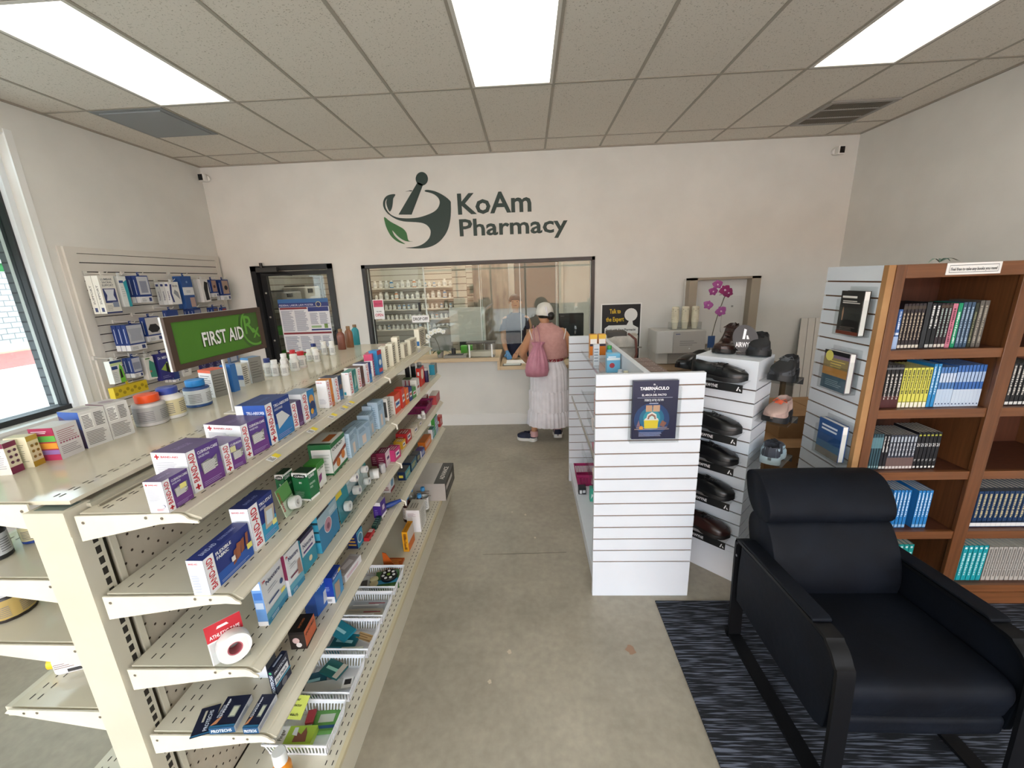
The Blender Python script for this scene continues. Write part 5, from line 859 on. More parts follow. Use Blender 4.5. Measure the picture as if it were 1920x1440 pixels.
m.lathe([(.010, .0095), (.010, .011)], c_, M('#7a9a3a', .5), 10); tag(m.build('pill_organizer', origin=tuple(c_)), 'round black weekly pill organiser on top in the farthest basket', 'pill box')
packet('organizer_box', 'green and blue box under the round black organiser', -.93, 1.93, -.80, 2.04, z1, .042, '#3f6a34', [('r', 0, 0, 1, .3, '#3f9ac4')], .25)
for k in range(2): m = MB(); c_ = Vector((-.935 + .012 * k, 1.965 - .036 * k, z1 + .035)); m.lathe([(.022, 0), (.024, .003), (.024, .010), (.018, .013)], c_, M('#cfc69a', .5), 20); m.lathe([(.026, -.03), (.026, 0)], c_, M('#1c4a44', .5), 20); tag(m.build('round_case', origin=tuple(c_)), ['farther cream lidded round case in the farthest basket', 'nearer cream lidded round case in the farthest basket'][k], 'case')
packet('clear_pack', 'white tagged clear pack at the left of the farthest basket', -1.02, 1.90, -.96, 2.0, z1 + .01, .02, '#c4c8c8', [('r', .2, .2, .8, .7, '#4a4a4c')], .3)
bx('slim orange pain relief box standing by the basket', (767.4, 1034.5), (778, 1012), (765, 998), S0, L=(757.5, 1033.6), base='#d9961c', end=['#e0a020', ('d', .5, .1, .9, .5, '#6a3a10')], top=['#d08c1c', ('l', .1, .2, .9, .8, 3, '#7a4a14', .3)], front=['#c9bfb4', ('r', 0, 0, 1, .4, '#c8681c')], name='medicine_box')
bx('tall white medicine box on the base deck behind the orange one', (790, 997.5), (800, 975), (787, 957), S0, L=(765, 998), base='#e9e8ea', end=['#efeff2', ('l', .08, .72, .7, .88, 4, '#a87a80', .3)], top=['#cfcabc', ('l', .2, .3, .8, .9, 3, '#8a8478', .4)], front=['#d8d6d0', ('l', .2, .1, .8, .9, 9, '#8a8a84', .3)], name='medicine_box')
A_ = onz(742, 1062, S0); m = MB(); F_ = Fr((-.93, 2.11, S0), (1, 0, 0), (0, 0, 1)); m.prism([(0, 0), (.085, 0), (.02, .115), (0, .12)], F_, .004, M('#b8581c', .4)); m.box((-.93, 2.11, S0), (-.83, 2.20, S0 + .012), M('#a8501c', .4)); draw(m, Fr((-.93, 2.11, S0 + .0125), (1, 0, 0), (0, 1, 0), .1, .09), [('l', .1, .1, .9, .9, 4, '#e09a4a', .4)]); tag(m.build('orange_card', origin=(-.88, 2.15, S0)), 'torn orange card pack between the farthest basket and the slim orange box', 'package')
for k, (x, y) in enumerate(((-.84, 2.66), (-.84, 2.76), (-.93, 2.64), (-.93, 2.75))):
    lab = ['brown peroxide bottle with blue cap, by the deck edge, nearer', 'clear rubbing alcohol bottle with blue cap, by the deck edge, farther', 'brown peroxide bottle with blue cap, inner row, nearer', 'clear rubbing alcohol bottle with blue cap, inner row, farther'][k]
    bottle('antiseptic_bottle', lab, 'bottle', x, y, S0, .038, .20, '#4a2a22', '#3f8fcc', '#e8e6e2', capr=.42, neck=.72, cap_h=.12, alpha=M('#3a1f1c', .15) if k % 2 == 0 else ACR)
A_ = Vector((-.75, 2.86, S0)); carton3('underpad_pack', 'large grey and black pack of adult underpads near the far end of the base deck', 'package', Vector((-.70, 2.90, S0 + .001)), Vector((0, 1, 0)).normalized(), Vector((1, 0, 0)), .38, .15, .26, '#b9b3ad', ['#b4aea8', ('l', .1, .3, .6, .7, 3, '#6a625c', .3)], ['#b5afa9', ('r', 0, 0, 1, .35, '#2a2624'), ('t', 'ADVANCE', .2, .1, .14, '#d8d2cc', .6)], ['#1c1a1a', ('l', .08, .5, .75, .78, 1, '#c9c4be', .9), ('l', .1, .12, .9, .35, 2, '#9a948e', .3)])
b = bottle('spray_bottle', 'orange bottle with a clear domed cap at the near end of the base deck', 'bottle', 0, 0, 0, .030, .16, '#e08a20', '#e6e8e6', '#e39a30', capr=.75, cap_h=.28, neck=.8); p = onz(545, 1432, S0); b.location = (-.90, 1.005, S0)
b2 = bottle('cream_jar', 'dark jar with a gold and blue label on the left rear shelf', 'jar', 0, 0, 0, .052, .10, '#1c1410', '#d8dade', '#b39a5a', capr=.92, cap_h=.22, neck=.95); p = onz(22, 1163, .962); b2.location = (p.x - .035, p.y + .03, .962)
b3 = bottle('cream_jar', 'white jar with a yellow label behind the post on the left side', 'jar', 0, 0, 0, .05, .10, '#eeeee8', '#f2f2ee', '#d8cf86', capr=.9, cap_h=.22, neck=.95); p = onz(82, 1122, .962); b3.location = (p.x, p.y + .06, .962)
b4 = bottle('pill_bottle', 'black and red bottle at the left picture edge on the upper left side shelf', 'bottle', 0, 0, 0, .034, .11, '#26262a', '#1c1c1e', '#c9cccf', capr=.8, neck=.85); p = onz(-6, 1045, 1.168); b4.location = (p.x, p.y, 1.168)
b5 = bottle('pill_bottle', 'blue based bottle with a gold label next to the post on the left side', 'bottle', 0, 0, 0, .028, .075, '#2c4a9a', '#dfe4ec', '#d9cfa0', capr=.9, neck=.9); p = onz(53, 1018, 1.168); b5.location = (p.x, p.y + .02, 1.168)
t = thing('squeeze_bottle', 'white squeeze bottle with a yellow cap lying on the lower left side shelf', 'bottle', (0, 0, 0), local=True); MB().rbox((-.055, -.03, 0), (.055, .03, .06), .016, M('#eff0f2', .4)).build('body', t, bevel=.01); MB().cyl((-.07, 0, .035), (-.052, 0, .035), .02, M('#e8c428', .4)).build('cap', t); m = MB(); draw(m, Fr((-.05, -.0302, .008), (1, 0, 0), (0, 0, 1), .1, .045), [('l', .05, .45, .95, .9, 3, '#8a6a5a', .35), ('r', .35, .05, .75, .3, '#3a3a3c')]); m.build('label_print', t); p = onz(128, 1268, .730); t.location = (p.x, p.y + .04, .730); t.rotation_euler = (0, 0, .35)
# ---- top of the unit
tt = TZ
bx('small maroon supplement box, nearest at the left on top of the unit', (24, 890), (47, 880), (4, 833), tt, L=(-2, 892), base='#e4dcc8', end=['#e8e4da', ('r', 0, .85, 1, 1, '#7a2448'), ('l', .15, .2, .85, .8, 9, '#9a94a0', .3)], top=['#d9d2c4'], front=['#e6dcc0', ('r', 0, 0, 1, .22, '#7a2448'), ('r', 0, .84, 1, 1, '#7a2448')] + [('c', x, y, .13, '#5b3048') for x in (.3, .7) for y in (.36, .54, .72)], name='supplement_box')
bx('small gold supplement box next to the maroon one', (66, 876), (86, 867), (48, 820), tt, L=(45, 871), base='#e6dcb4', end=['#e8e0c0', ('l', .15, .2, .85, .8, 9, '#9a9478', .3)], top=['#d9cfa8'], front=['#e6dcb4', ('r', 0, 0, 1, .18, '#b89428'), ('r', 0, .84, 1, 1, '#c4a648')] + [('c', x, y, .13, '#8a6a2a') for x in (.3, .7) for y in (.32, .50, .68)], name='supplement_box')
bx('supplement box with a rainbow striped end', (117.5, 862), (160, 844), (97.5, 802.5), tt, L=(86, 859), base='#e2dedc', end=['#b8304c', ('r', 0, 0, 1, .16, '#c23a62'), ('r', 0, .18, 1, .32, '#9a7ab8'), ('r', 0, .36, 1, .54, '#e8a03a'), ('r', 0, .58, 1, .76, '#5fae4e'), ('r', 0, .80, 1, 1, '#a02850'), ('l', .1, .84, .9, .94, 2, '#f4e4ea', .4)], top=['#d9d6d4'], front=['#e2dedc', ('l', .1, .55, .9, .9, 6, '#b0787c', .35), ('l', .1, .15, .9, .42, 5, '#9a9094', .35)] + [('c', .14 + .12 * k, .5, .04, '#b86a80') for k in range(7)], name='supplement_box')
sf = lambda: ['#dad8d2', ('r', .06, .52, .46, .92, '#efeee8'), ('l', .08, .54, .44, .90, 9, '#55534e', .45), ('l', .54, .54, .92, .92, 9, '#55534e', .45), ('l', .08, .08, .9, .46, 9, '#77746e', .4)]
bx('large multivitamin box with a blue end on top of the unit', (166, 841), (212.5, 825), (147.5, 774), tt, depth=.085, base='#d4d2cc', end=['#2b5ab0', ('p', [(0, 0), (1, 0), (1, .5), (0, .9)], '#4a3a68')], top=['#cfccc6', ('c', .5, .5, .3, '#b8b0b4')], front=sf(), name='supplement_box')
bx('large multivitamin box with a maroon edge, second of the tall pair', (213, 824.5), (254, 811), (196, 760), tt, depth=.085, base='#d4d2cc', end=['#6a2444'], top=['#c9c4c2', ('c', .5, .5, .3, '#a89aa4')], front=sf(), name='supplement_box')
p = onz(272, 799, tt); bottle('vitamin_bottle', 'wide silver bottle with a bright orange lid on top of the unit', 'bottle', p.x, p.y + .035, tt, .050, .115, '#c9c6c2', '#e8521c', '#a9a9a6', capr=.72, cap_h=.24, neck=.88, seg=28)
p = onz(311, 786, tt); bottle('vitamin_bottle', 'white and gold bottle with a dark blue lid on top of the unit', 'bottle', p.x, p.y + .035, tt, .046, .122, '#ecebe6', '#33489a', '#d9cfa4', capr=.72, cap_h=.2, neck=.82, seg=28)
p = onz(363, 764, tt); bottle('vitamin_bottle', 'blue jar with a bright blue lid beside the sign pole', 'bottle', p.x, p.y + .035, tt, .047, .115, '#2a4f86', '#2a86cc', '#cfd4d6', capr=.72, cap_h=.22, neck=.88, seg=28)
bx('grey supplement box with an orange top beside the blue jar', (405, 746), (436, 739), (396, 695.5), tt, L=(385, 742.5), base='#9a9890', end=['#e2e2e4', ('r', 0, .9, 1, 1, '#e0603a'), ('l', .1, .12, .9, .85, 9, '#8a8a8e', .4)], top=['#d9583a'], front=['#8f8d86', ('l', .08, .2, .9, .9, 7, '#5f5d58', .3)], name='supplement_box')
bx('blue supplement box just right of the sign pole', (441, 735), (451, 731), (432, 684), tt, depth=.05, base='#2f6fb4', front=['#3474ba'], name='supplement_box')
bx('white supplement box right of the blue one on top of the unit', (460, 724.5), (471, 720), (452.5, 683), tt, depth=.06, base='#dad8d0', end=['#d8d8d4', ('r', 0, .3, 1, .5, '#2b5aa0')], front=['#d4d2c8', ('l', .12, .1, .88, .9, 9, '#6a6862', .4)], name='supplement_box')
bx('grey supplement box with a blue lid line, farthest of the tall boxes', (474, 719), (497, 713), (464, 672), tt, depth=.06, base='#8f8e88', end=['#dcdcda', ('r', 0, .92, 1, 1, '#3a7fb8')], top=['#5f86a8'], front=['#8a8983', ('l', .1, .2, .9, .9, 7, '#65635d', .3)], name='supplement_box')
SB = [(501, 706, 668, '#f0efea', '#2c3c7c', 'small white bottle with a blue cap, back left of the bottle cluster'), (514, 706, 676, '#f0efea', '#f4f4f2', 'small white bottle, front left of the bottle cluster'), (532, 705, 676, '#f0efea', '#f4f4f2', 'small white bottle, front right of the bottle cluster'), (532, 693, 664, '#f0efea', '#f4f4f2', 'small white bottle behind the front right one'), (551, 696, 665, '#eceae4', '#f2f0ea', 'wider white bottle between the small cluster and the red caps'), (549, 686, 657, '#eceae4', '#c4262e', 'white bottle with a red cap, left of the red capped pair'), (564, 690, 657, '#e6dcd8', '#c4262e', 'white and red bottle with a red cap, right of the red capped pair'), (579, 678, 656, '#e8e8da', '#f2f0ea', 'squat white bottle with green print, left of its pair'), (592, 679, 655, '#f0efea', '#f2f0ea', 'slim white bottle, right of the squat one'), (588, 670, 645, '#eae6cf', '#26346e', 'pale bottle with a navy lid behind the squat one'), (607, 666, 641, '#e6e4dc', '#f2f0ea', 'white bottle before the brown lotions, left of two'), (622, 666, 636, '#ecebe4', '#f2f0ea', 'white bottle before the brown lotions, right of two')]
for px, py, pt_, c, cc, lab in SB:
    p = onz(px, py, tt); h = max(.05, ony(px - 2, pt_, p.y).z - tt); bottle('pill_bottle', lab, 'bottle', p.x, p.y + .02, tt, .021 if px not in (551, 564) else .026, min(h, .1), c, cc, '#eceae4', capr=.78, cap_h=.22)
for px, py, pt_, c, lab in ((640, 656, 617, '#7a4636', 'brown lotion bottle with gold cap, nearest of the three lotions'), (655, 652, 612, '#8a5a3c', 'lighter brown lotion bottle, middle one of the three lotions'), (667, 647, 609, '#2f8f9a', 'teal lotion bottle with brown cap, farthest of the three lotions')):
    p = onz(px, py, tt); h = ony(px - 2, pt_, p.y).z - tt; bottle('lotion_bottle', lab, 'bottle', p.x, p.y + .02, tt, .031, min(h, .17), c, '#7a5a34', None, capr=.5, cap_h=.12, neck=.72, shoulder=.12, ex=1.0, ey=.7)
# ================================================================ SLATWALL OF BRACES ON THE LEFT WALL
SY0, SY1, SZT = 3.335, 5.045, 2.255
swm = noisy('grey_white_slat_board', '#d6d1c8', '#dbd6cd', 3, .5)
t = thing('slatwall_display', 'white framed slatwall on the left wall, hung with braces and supports', 'wall panel', (XL, (SY0 + SY1) / 2, .4))
mb = slat((XL + .002, SY0 + .09, .45), (XL + .024, SY1 - .05, SZT - .05), .0762, swm, M('#2a2624', .8), 'x', .008, .01, 1); mb.build('slat_board', t)
m = MB()
for lo_, hi_ in (((SY0, .4), (SY0 + .09, SZT)), ((SY1 - .05, .4), (SY1, SZT)), ((SY0 + .09, SZT - .05), (SY1 - .05, SZT))): m.box((XL + .001, lo_[0], lo_[1]), (XL + .032, hi_[0], hi_[1]), swm)
m.box((XL + .001, SY0 - .03, .4), (XL + .014, SY0, SZT), swm); m.build('frame', t)
HX = -3.60
def hung(label, rect, n, base, dr, dpt=.045, end=None, gname='support brace boxes on the left wall', nm='brace_box'):
    x0, y0, x1, y1 = rect; hh = (y1 - y0) / 4.5; A = onx(100 + x0 / 4.5 - .06 * hh, 440 + y0 / 4.5, HX); Bq = onx(100 + x1 / 4.5 - .17 * hh, 440 + y0 / 4.5 - 2, HX); Cq = onx(100 + x0 / 4.5 + .21 * hh, 440 + y1 / 4.5, HX)
    Y0, Y1 = A.y + .01, Bq.y - .005; z1_, z0_ = A.z, Cq.z
    Y1 = Y0 + max(.05, Y1 - Y0) * 1.18
    for k in range(n):
        X = HX - k * (dpt + .004); lab = label if n == 1 else label + (', front one', ', second one back', ', third one back')[k]
        o = carton3(nm, lab, 'box', Vector((X, Y0, z0_)), Vector((0, 1, 0)), Vector((1, 0, 0)), Y1 - Y0, z1_ - z0_, dpt, base, end or [base], [base], [base] + dr if k == 0 else [base])
    yc = (Y0 + Y1) / 2; h = MB(); h.tube([(XL + .012, yc, z1_ + .03), (HX - .02, yc, z1_ + .018), (HX + .015, yc, z1_ + .016), (HX + .03, yc, z1_ + .03)], .0025, M('#d9d6cf', .3), 6); h.box((XL + .010, yc - .015, z1_ + .01), (XL + .034, yc + .015, z1_ + .045), M('#d9d6cf', .4))
    h.box((HX - .03, yc - .012, z1_ - .002), (HX - .027, yc + .012, z1_ + .03), M(base, .4)); tag(h.build('display_hook', origin=(XL, yc, z1_ + .02)), 'wall hook holding the ' + label, 'hook')
NVb = '#1f3a7c'; low = [('r', 0, 0, 1, .22, '#dcdcde'), ('r', .70, .04, .92, .18, '#25366e'), ('l', .12, .05, .5, .17, 3, '#7a7a80', .35)]
endn = [NVb, ('r', 0, 0, 1, .22, '#e2e2e4'), ('r', .42, .3, .54, .85, '#dfe6f4')]
hung('white lumbar support box', (375, 345, 538, 668), 2, '#e2dfd6', [('t', 'LUMBAR', .14, .88, .05, '#5a6068', .72), ('t', 'SACRAL', .18, .80, .05, '#5a6068', .64), ('t', 'SUPPORT', .14, .72, .05, '#5a6068', .72), ('r', .10, .28, .90, .66, '#2a376c'), ('p', [(.2, .34), (.8, .34), (.7, .48), (.82, .64), (.18, .64), (.3, .48)], '#d9dde4'), ('r', .52, .16, .9, .30, '#8a94a8'), ('r', 0, 0, 1, .04, '#2a376c'), ('l', .12, .08, .5, .24, 4, '#9a9a96', .3)], .055, end=['#e9e6dc', ('r', .3, .05, .75, .16, '#39426c'), ('v', 'SUPPORT', .65, .25, .3, '#6a6a68', .5)])
hung('white and teal wrist brace box', (545, 350, 640, 610), 1, '#dfe2e0', [('r', 0, .78, .55, .86, '#23407a'), ('p', [(.6, .0), (1, .0), (1, .88), (.5, .8), (.6, .45)], '#2a9aa8'), ('l', .08, .35, .5, .7, 5, '#b8bcba', .3)])
hung('navy back belt box with a grey picture', (690, 345, 815, 575), 3, NVb, low + [('r', .06, .30, .94, .96, '#c3c5cc'), ('r', .22, .36, .78, .80, '#8d92a4')], .04, endn)
hung('white arch support box', (968, 400, 1068, 590), 3, '#e4e4e2', [('p', [(.1, .1), (.28, .1), (.16, .5), (.3, .9), (.12, .9), (.0, .5)], '#34407c'), ('p', [(.35, .5), (.9, .2), (.8, .55), (.5, .66)], '#8f949c'), ('t', 'Arch', .35, .78, .1, '#4a4a52', .5)], .045, end=['#e6e6e4', ('v', 'Support', .65, .2, .3, '#3a3f6a', .4), ('r', .2, .82, .8, .92, '#34407c')])
hung('blue hernia support pack with a white band', (1075, 350, 1190, 625), 2, '#2a5290', [('r', 0, .42, 1, .66, '#dcdde0'), ('l', .3, .5, .75, .58, 2, '#7a8494', .3), ('r', .5, .04, .95, .34, '#b49a90'), ('c', .5, .82, .08, '#7f9cc8')], .04)
hung('white box with a black knee brace picture', (1240, 375, 1320, 570), 3, '#e0dedc', [('p', [(.35, .08), (.85, .1), (.8, .45), (.95, .85), (.5, .9), (.3, .6)], '#1c1c20')], .04)
hung('small navy brace box with brown picture, right of the knee brace', (1325, 380, 1388, 525), 1, NVb, low + [('r', .1, .3, .9, .95, '#a88878'), ('c', .5, .6, .2, '#5c3a30')], .04, endn)
hung('navy brace box at the right end of the top row', (1412, 380, 1490, 550), 2, NVb, low + [('r', .1, .3, .9, .95, '#b09484'), ('c', .55, .6, .22, '#22242c')], .04, endn)
hung('navy posture brace box with a pale torso picture', (605, 765, 762, 985), 3, NVb, low + [('r', .04, .28, .96, .97, '#b9bcc4'), ('p', [(.12, .36), (.88, .36), (.8, .6), (.94, .84), (.06, .84), (.2, .6)], '#a2a6b2')], .042, endn)
hung('navy abdominal binder box with a black oval picture', (765, 700, 905, 905), 1, NVb, low + [('r', .04, .28, .96, .97, '#c4c2c2'), ('p', [(.1, .5), (.3, .36), (.7, .36), (.95, .5), (.7, .7), (.3, .7)], '#1d1d20')], .05, endn)
hung('navy box hanging just above the green sign', (950, 640, 1060, 800), 1, NVb, low, .04, endn)
hung('short navy box, left of the right-hand group in the second row', (1180, 625, 1255, 760), 3, NVb, low + [('r', .1, .3, .9, .9, '#7a8098')], .035, endn)
hung('short navy box in the middle of the right-hand group', (1345, 615, 1400, 730), 2, NVb, low + [('r', .1, .3, .9, .9, '#6a5048')], .035, endn)
hung('short navy box at the far right of the second row', (1420, 615, 1470, 720), 1, NVb, low + [('r', .1, .3, .9, .9, '#8a3a38')], .035, endn)
hung('white and lime green arm brace box', (470, 1075, 592, 1265), 1, '#e4e6e0', [('r', 0, .9, 1, 1, '#27407a'), ('r', 0, .80, 1, .9, '#cfdfa0'), ('r', .05, .62, .55, .76, '#26407c'), ('p', [(.55, .0), (1, .0), (.95, .7), (.75, .82), (.6, .5)], '#6fbf38'), ('p', [(.62, .2), (.85, .22), (.8, .6), (.68, .6)], '#1c1c22'), ('l', .08, .1, .45, .55, 6, '#b8bcb8', .3)], .05)
hung('navy box with a grey waist belt picture', (650, 1045, 745, 1210), 2, NVb, low + [('r', .04, .28, .96, .97, '#b6b8c4'), ('r', .1, .4, .9, .76, '#8a8e9e')], .04, endn)
hung('white and teal shoulder brace box', (765, 1040, 862, 1230), 1, '#dfdcd6', [('p', [(.3, .1), (1, .05), (1, .7), (.5, .86), (.3, .5)], '#3f8f7a'), ('c', .42, .36, .12, '#b4705c'), ('l', .1, .9, .7, .96, 1, '#4a7a3a', .8)], .05)
hung('violet blue box with a black brace on a lime shape', (872, 1015, 1000, 1235), 1, '#2f2f7c', [('t', 'Dr. MED', .05, .80, .09, '#e9e9f2', .7), ('p', [(.1, .42), (.9, .22), (.7, .68)], '#9ab84a'), ('p', [(.5, .3), (.75, .25), (.72, .62), (.55, .62)], '#15151a'), ('l', .1, .08, .8, .2, 2, '#8f8fc0', .3)], .05)
hung('navy box under the sign corner', (1010, 1150, 1060, 1245), 3, NVb, low, .035, endn)
hung('pale box with dark marks under the green sign', (1075, 1090, 1160, 1200), 1, '#d9d6d0', [('l', .2, .3, .8, .7, 3, '#5a5a60', .4)], .04)
for k in range(3): hung(['left', 'middle', 'right'][k] + ' patterned violet pack under the green sign', (1235 + 62 * k, 1060 - 18 * k, 1290 + 62 * k, 1150 - 18 * k), 1, '#2c2a5c', [('c', .5, .5, .3, '#8f8fb4'), ('c', .5, .5, .22, '#2c2a5c'), ('l', .1, .1, .9, .3, 2, '#c9c9dc', .3)], .03)
hung('pale blue pack behind the grey supplement boxes', (1480, 1015, 1560, 1090), 1, '#6f86a8', [('r', .1, .2, .8, .8, '#c9d2de')], .03)
hung('low navy box seen between two vitamin bottles', (1015, 1335, 1082, 1440), 1, '#1c2452', [('l', .1, .4, .9, .7, 3, '#a04a50', .3)], .04)
hung('yellow egg-crate cushion pack behind the orange lid', (500, 1300, 780, 1390), 1, '#d8bc1c', [('c', .06 + .11 * k, .5 + .25 * (k % 2) - .12, .16, '#a8900f') for k in range(9)], .05)
# ================================================================ WHITE SLATWALL ISLAND (right of the aisle)
IX0, IX1, IY0, IY1 = .34, .903, 2.068, 3.50
t = thing('slatwall_island', 'low white slatwall display island right of the aisle', 'display stand', ((IX0 + IX1) / 2, 2.8, 0)); ZT = 1.37
def islpanel(y0, face, IX1=IX1):
    m = MB(); gz = [1.305 - .0762 * i for i in range(15)]
    m.box((IX0 + .002, y0 + .006, .002), (IX1 - .002, y0 + .024, ZT - .002), M('#7a6152', .6)); prev = 0
    for z in reversed(gz): m.box((IX0, y0, prev), (IX1, y0 + .03, z - .0035), WMEL); prev = z + .0035
    m.box((IX0, y0, prev), (IX1, y0 + .03, ZT), WMEL); return m
islpanel(IY0, -1).build('end_panel', t, bevel=.0015, bseg=1); islpanel(IY1, -1, .66).build('end_panel', t)
m = MB(); sx0, sx1 = .597, .627; m.box((sx0 + .006, IY0 + .03, .2), (sx1 - .006, IY1, ZT - .02), M('#4a3c36', .7)); prev = .2
for z in [1.305 - .0762 * i for i in reversed(range(15))]:
    if z - prev > .01: m.box((sx0, IY0 + .03, prev), (sx1, IY1, z - .0035), WMEL); prev = z + .0035
m.box((sx0 - .002, IY0 + .03, 1.30), (sx1 + .002, IY1, ZT), WMEL); m.build('centre_panel', t)
m = MB(); m.box((IX0 + .0, IY0 + .03, .165), (IX1, IY1, .185), WMEL); m.box((IX0 + .02, IY0 + .03, 0), (IX0 + .04, IY1, .165), WMEL); m.box((IX1 - .04, IY0 + .03, 0), (IX1 - .02, IY1, .165), WMEL); m.build('base_deck', t)
# clear shelves on the island's left side
def cshelf(z, y0, y1, dep, lip=.02):
    m = MB(); m.box((sx0 - dep, y0, z), (sx0, y1, z + .004), ACR); m.box((sx0 - dep - .004, y0, z), (sx0 - dep, y1, z + lip), ACR); m.box((sx0 - dep, y0, z), (sx0, y0 + .004, z + .05), ACR); return m.build('clear_shelf', t)
cshelf(1.245, 2.14, 3.40, .16); cshelf(.93, 2.14, 3.30, .17)
MB().box((.345, 2.14, 1.115 - .25), (.352, 3.34, 1.135 - .25), M('#c2bfb8', .3, .6)).build('shelf_rail', t)
for k in range(3): cshelf(.72 - .16 * k, 2.5, 3.25, .13 + .02 * k, .09)
def ibox(label, x1, y0, z, w, h, d, base, end, front=None, top=None, nm='medicine_box'):
    return carton3(nm, label, 'box', Vector((x1, y0, z)), Vector((0, 1, 0)), Vector((1, 0, 0)), w, h, d, base, end, top or [base], front or [base])
for k in range(2): ibox(['left orange and yellow syrup box on the island top shelf', 'right orange and yellow syrup box on the island top shelf'][k], .515 + .065 * k, 3.10, 1.25, .06, .185, .055, '#e09a2c', ['#d97a1c', ('r', 0, .82, 1, 1, '#e6b83a'), ('r', .05, .62, .95, .82, '#f0ece6'), ('r', 0, .52, 1, .62, '#3a2a3c'), ('r', 0, .0, 1, .14, '#c9c9cc')])
ibox('pale blue heart medicine box on the island top shelf', .585, 2.62, 1.25, .05, .125, .085, '#7fb9d6', ['#6fb6d8', ('r', 0, .66, 1, .78, '#e6eef2'), ('c', .4, .38, .2, '#b8404a'), ('l', .1, .8, .8, .92, 1, '#e8f2f8', .5)], nm='medicine_box')
ibox('tall white and grey medicine box beside the blue heart box', .49, 2.85, 1.25, .04, .15, .04, '#d8dde2', ['#cfd6dc', ('l', .1, .2, .9, .9, 5, '#7a8a98', .3)])
bottle('mouthwash_bottle', 'blue and green capped small bottle behind the pale blue heart box', 'bottle', .55, 2.80, 1.25, .022, .15, '#4aa0c8', '#2f9a4a', '#8fc4dc', capr=.7)
bottle('pill_bottle', 'tiny white and red bottle in front of the heart box', 'bottle', .572, 2.40, 1.25, .018, .06, '#e8e4dc', '#e8e2c8', '#c04a4a', capr=.8)
bottle('pill_bottle', 'small blue labelled bottle next to the tiny red one', 'bottle', .555, 2.48, 1.25, .016, .05, '#dfe4ec', '#cfd4dc', '#3a5aa8', capr=.8)
for k, (x, c, c2, lab) in enumerate(((.47, '#c85a28', '#2a1d1a', 'orange and black medicine box on the second island shelf'), (.545, '#2a4a9a', '#8fb0dc', 'blue and white medicine box on the second island shelf'))):
    ibox(lab, x + .02, 2.55 - .25 * k, .935, .12, .17, .06, c, [c2, ('r', 0, .6, 1, .9, '#c9ccd0'), ('r', .1, .05, .6, .35, c)], [c, ('c', .5, .5, .3, '#e8dcd0')], ['#c23a34'])
for k in range(3): packet('brochure', ['white and red leaflet in the upper clear rack of the island', 'pink leaflet in the middle clear rack of the island', 'pale leaflet in the lowest clear rack of the island'][k], .46 - .01 * k, 2.9 - .1 * k, .57, 3.0 - .1 * k, .73 - .16 * k, .012, ['#e4dcd8', '#c98a94', '#d8c8b8'][k], [('r', .2, .5, .5, .8, '#b83a40'), ('l', .1, .1, .9, .4, 3, '#a07a70', .3)], 0, .9)
basket('basket', 'magenta basket on the base deck of the white island', .36, .58, 3.05, 3.28, .186, .10, '#a01f5c')
ibox('black and white small box by the magenta island basket', .42, 2.93, .186, .05, .06, .06, '#1f2228', ['#1d2026', ('r', .15, .1, .45, .6, '#d9dce0'), ('r', .55, .2, .9, .6, '#b8bcc2')])
ibox('teal green box with white leaf marks on the island base', .49, 2.82, .186, .05, .11, .055, '#3fb09a', ['#3fae98', ('p', [(.1, .2), (.5, .5), (.2, .6)], '#d9f0ea'), ('p', [(.5, .6), (.9, .9), (.6, .95)], '#d9f0ea')])
ibox('grey blue slim pack beside the teal green island box', .56, 2.72, .186, .06, .09, .03, '#5a7390', ['#5f7a98', ('l', .2, .1, .8, .9, 3, '#c9d4dc', .3)])
bottle('pill_bottle', 'clear and white bottle standing in the magenta island basket', 'bottle', .545, 3.14, .196, .028, .12, '#e4e4e0', '#f0f0ec', '#3f7a4c', capr=.8)
# brown patterned boxes on the island's right side
MB().box((.64, 2.45, 1.05), (.90, 3.1, 1.06), WMEL).build('side_shelf', t)
q = 0
for r in range(2):
    for c in range(4):
        lab = 'brown patterned tissue box, %s from the near end, %s row, right side of the island' % (ordn[c], ['inner', 'outer'][r]); carton3('tissue_box', lab, 'box', Vector((.77 + .125 * r, 2.47 + .155 * c, 1.0605)), Vector((0, 1, 0)), Vector((1, 0, 0)), .148, .19, .118, '#7a645a', ['#7a645a', ('r', .1, .1, .9, .9, '#8a746a')], ['#75605a'] + [('r', .1 + .3 * (k % 3), .15 + .4 * (k // 3), .16 + .3 * (k % 3), .2 + .4 * (k // 3), '#d9ccc4') for k in range(6)], ['#7a645a', ('l', .1, .2, .9, .8, 4, '#5c4a42', .4)], group='brown patterned tissue boxes on the island')
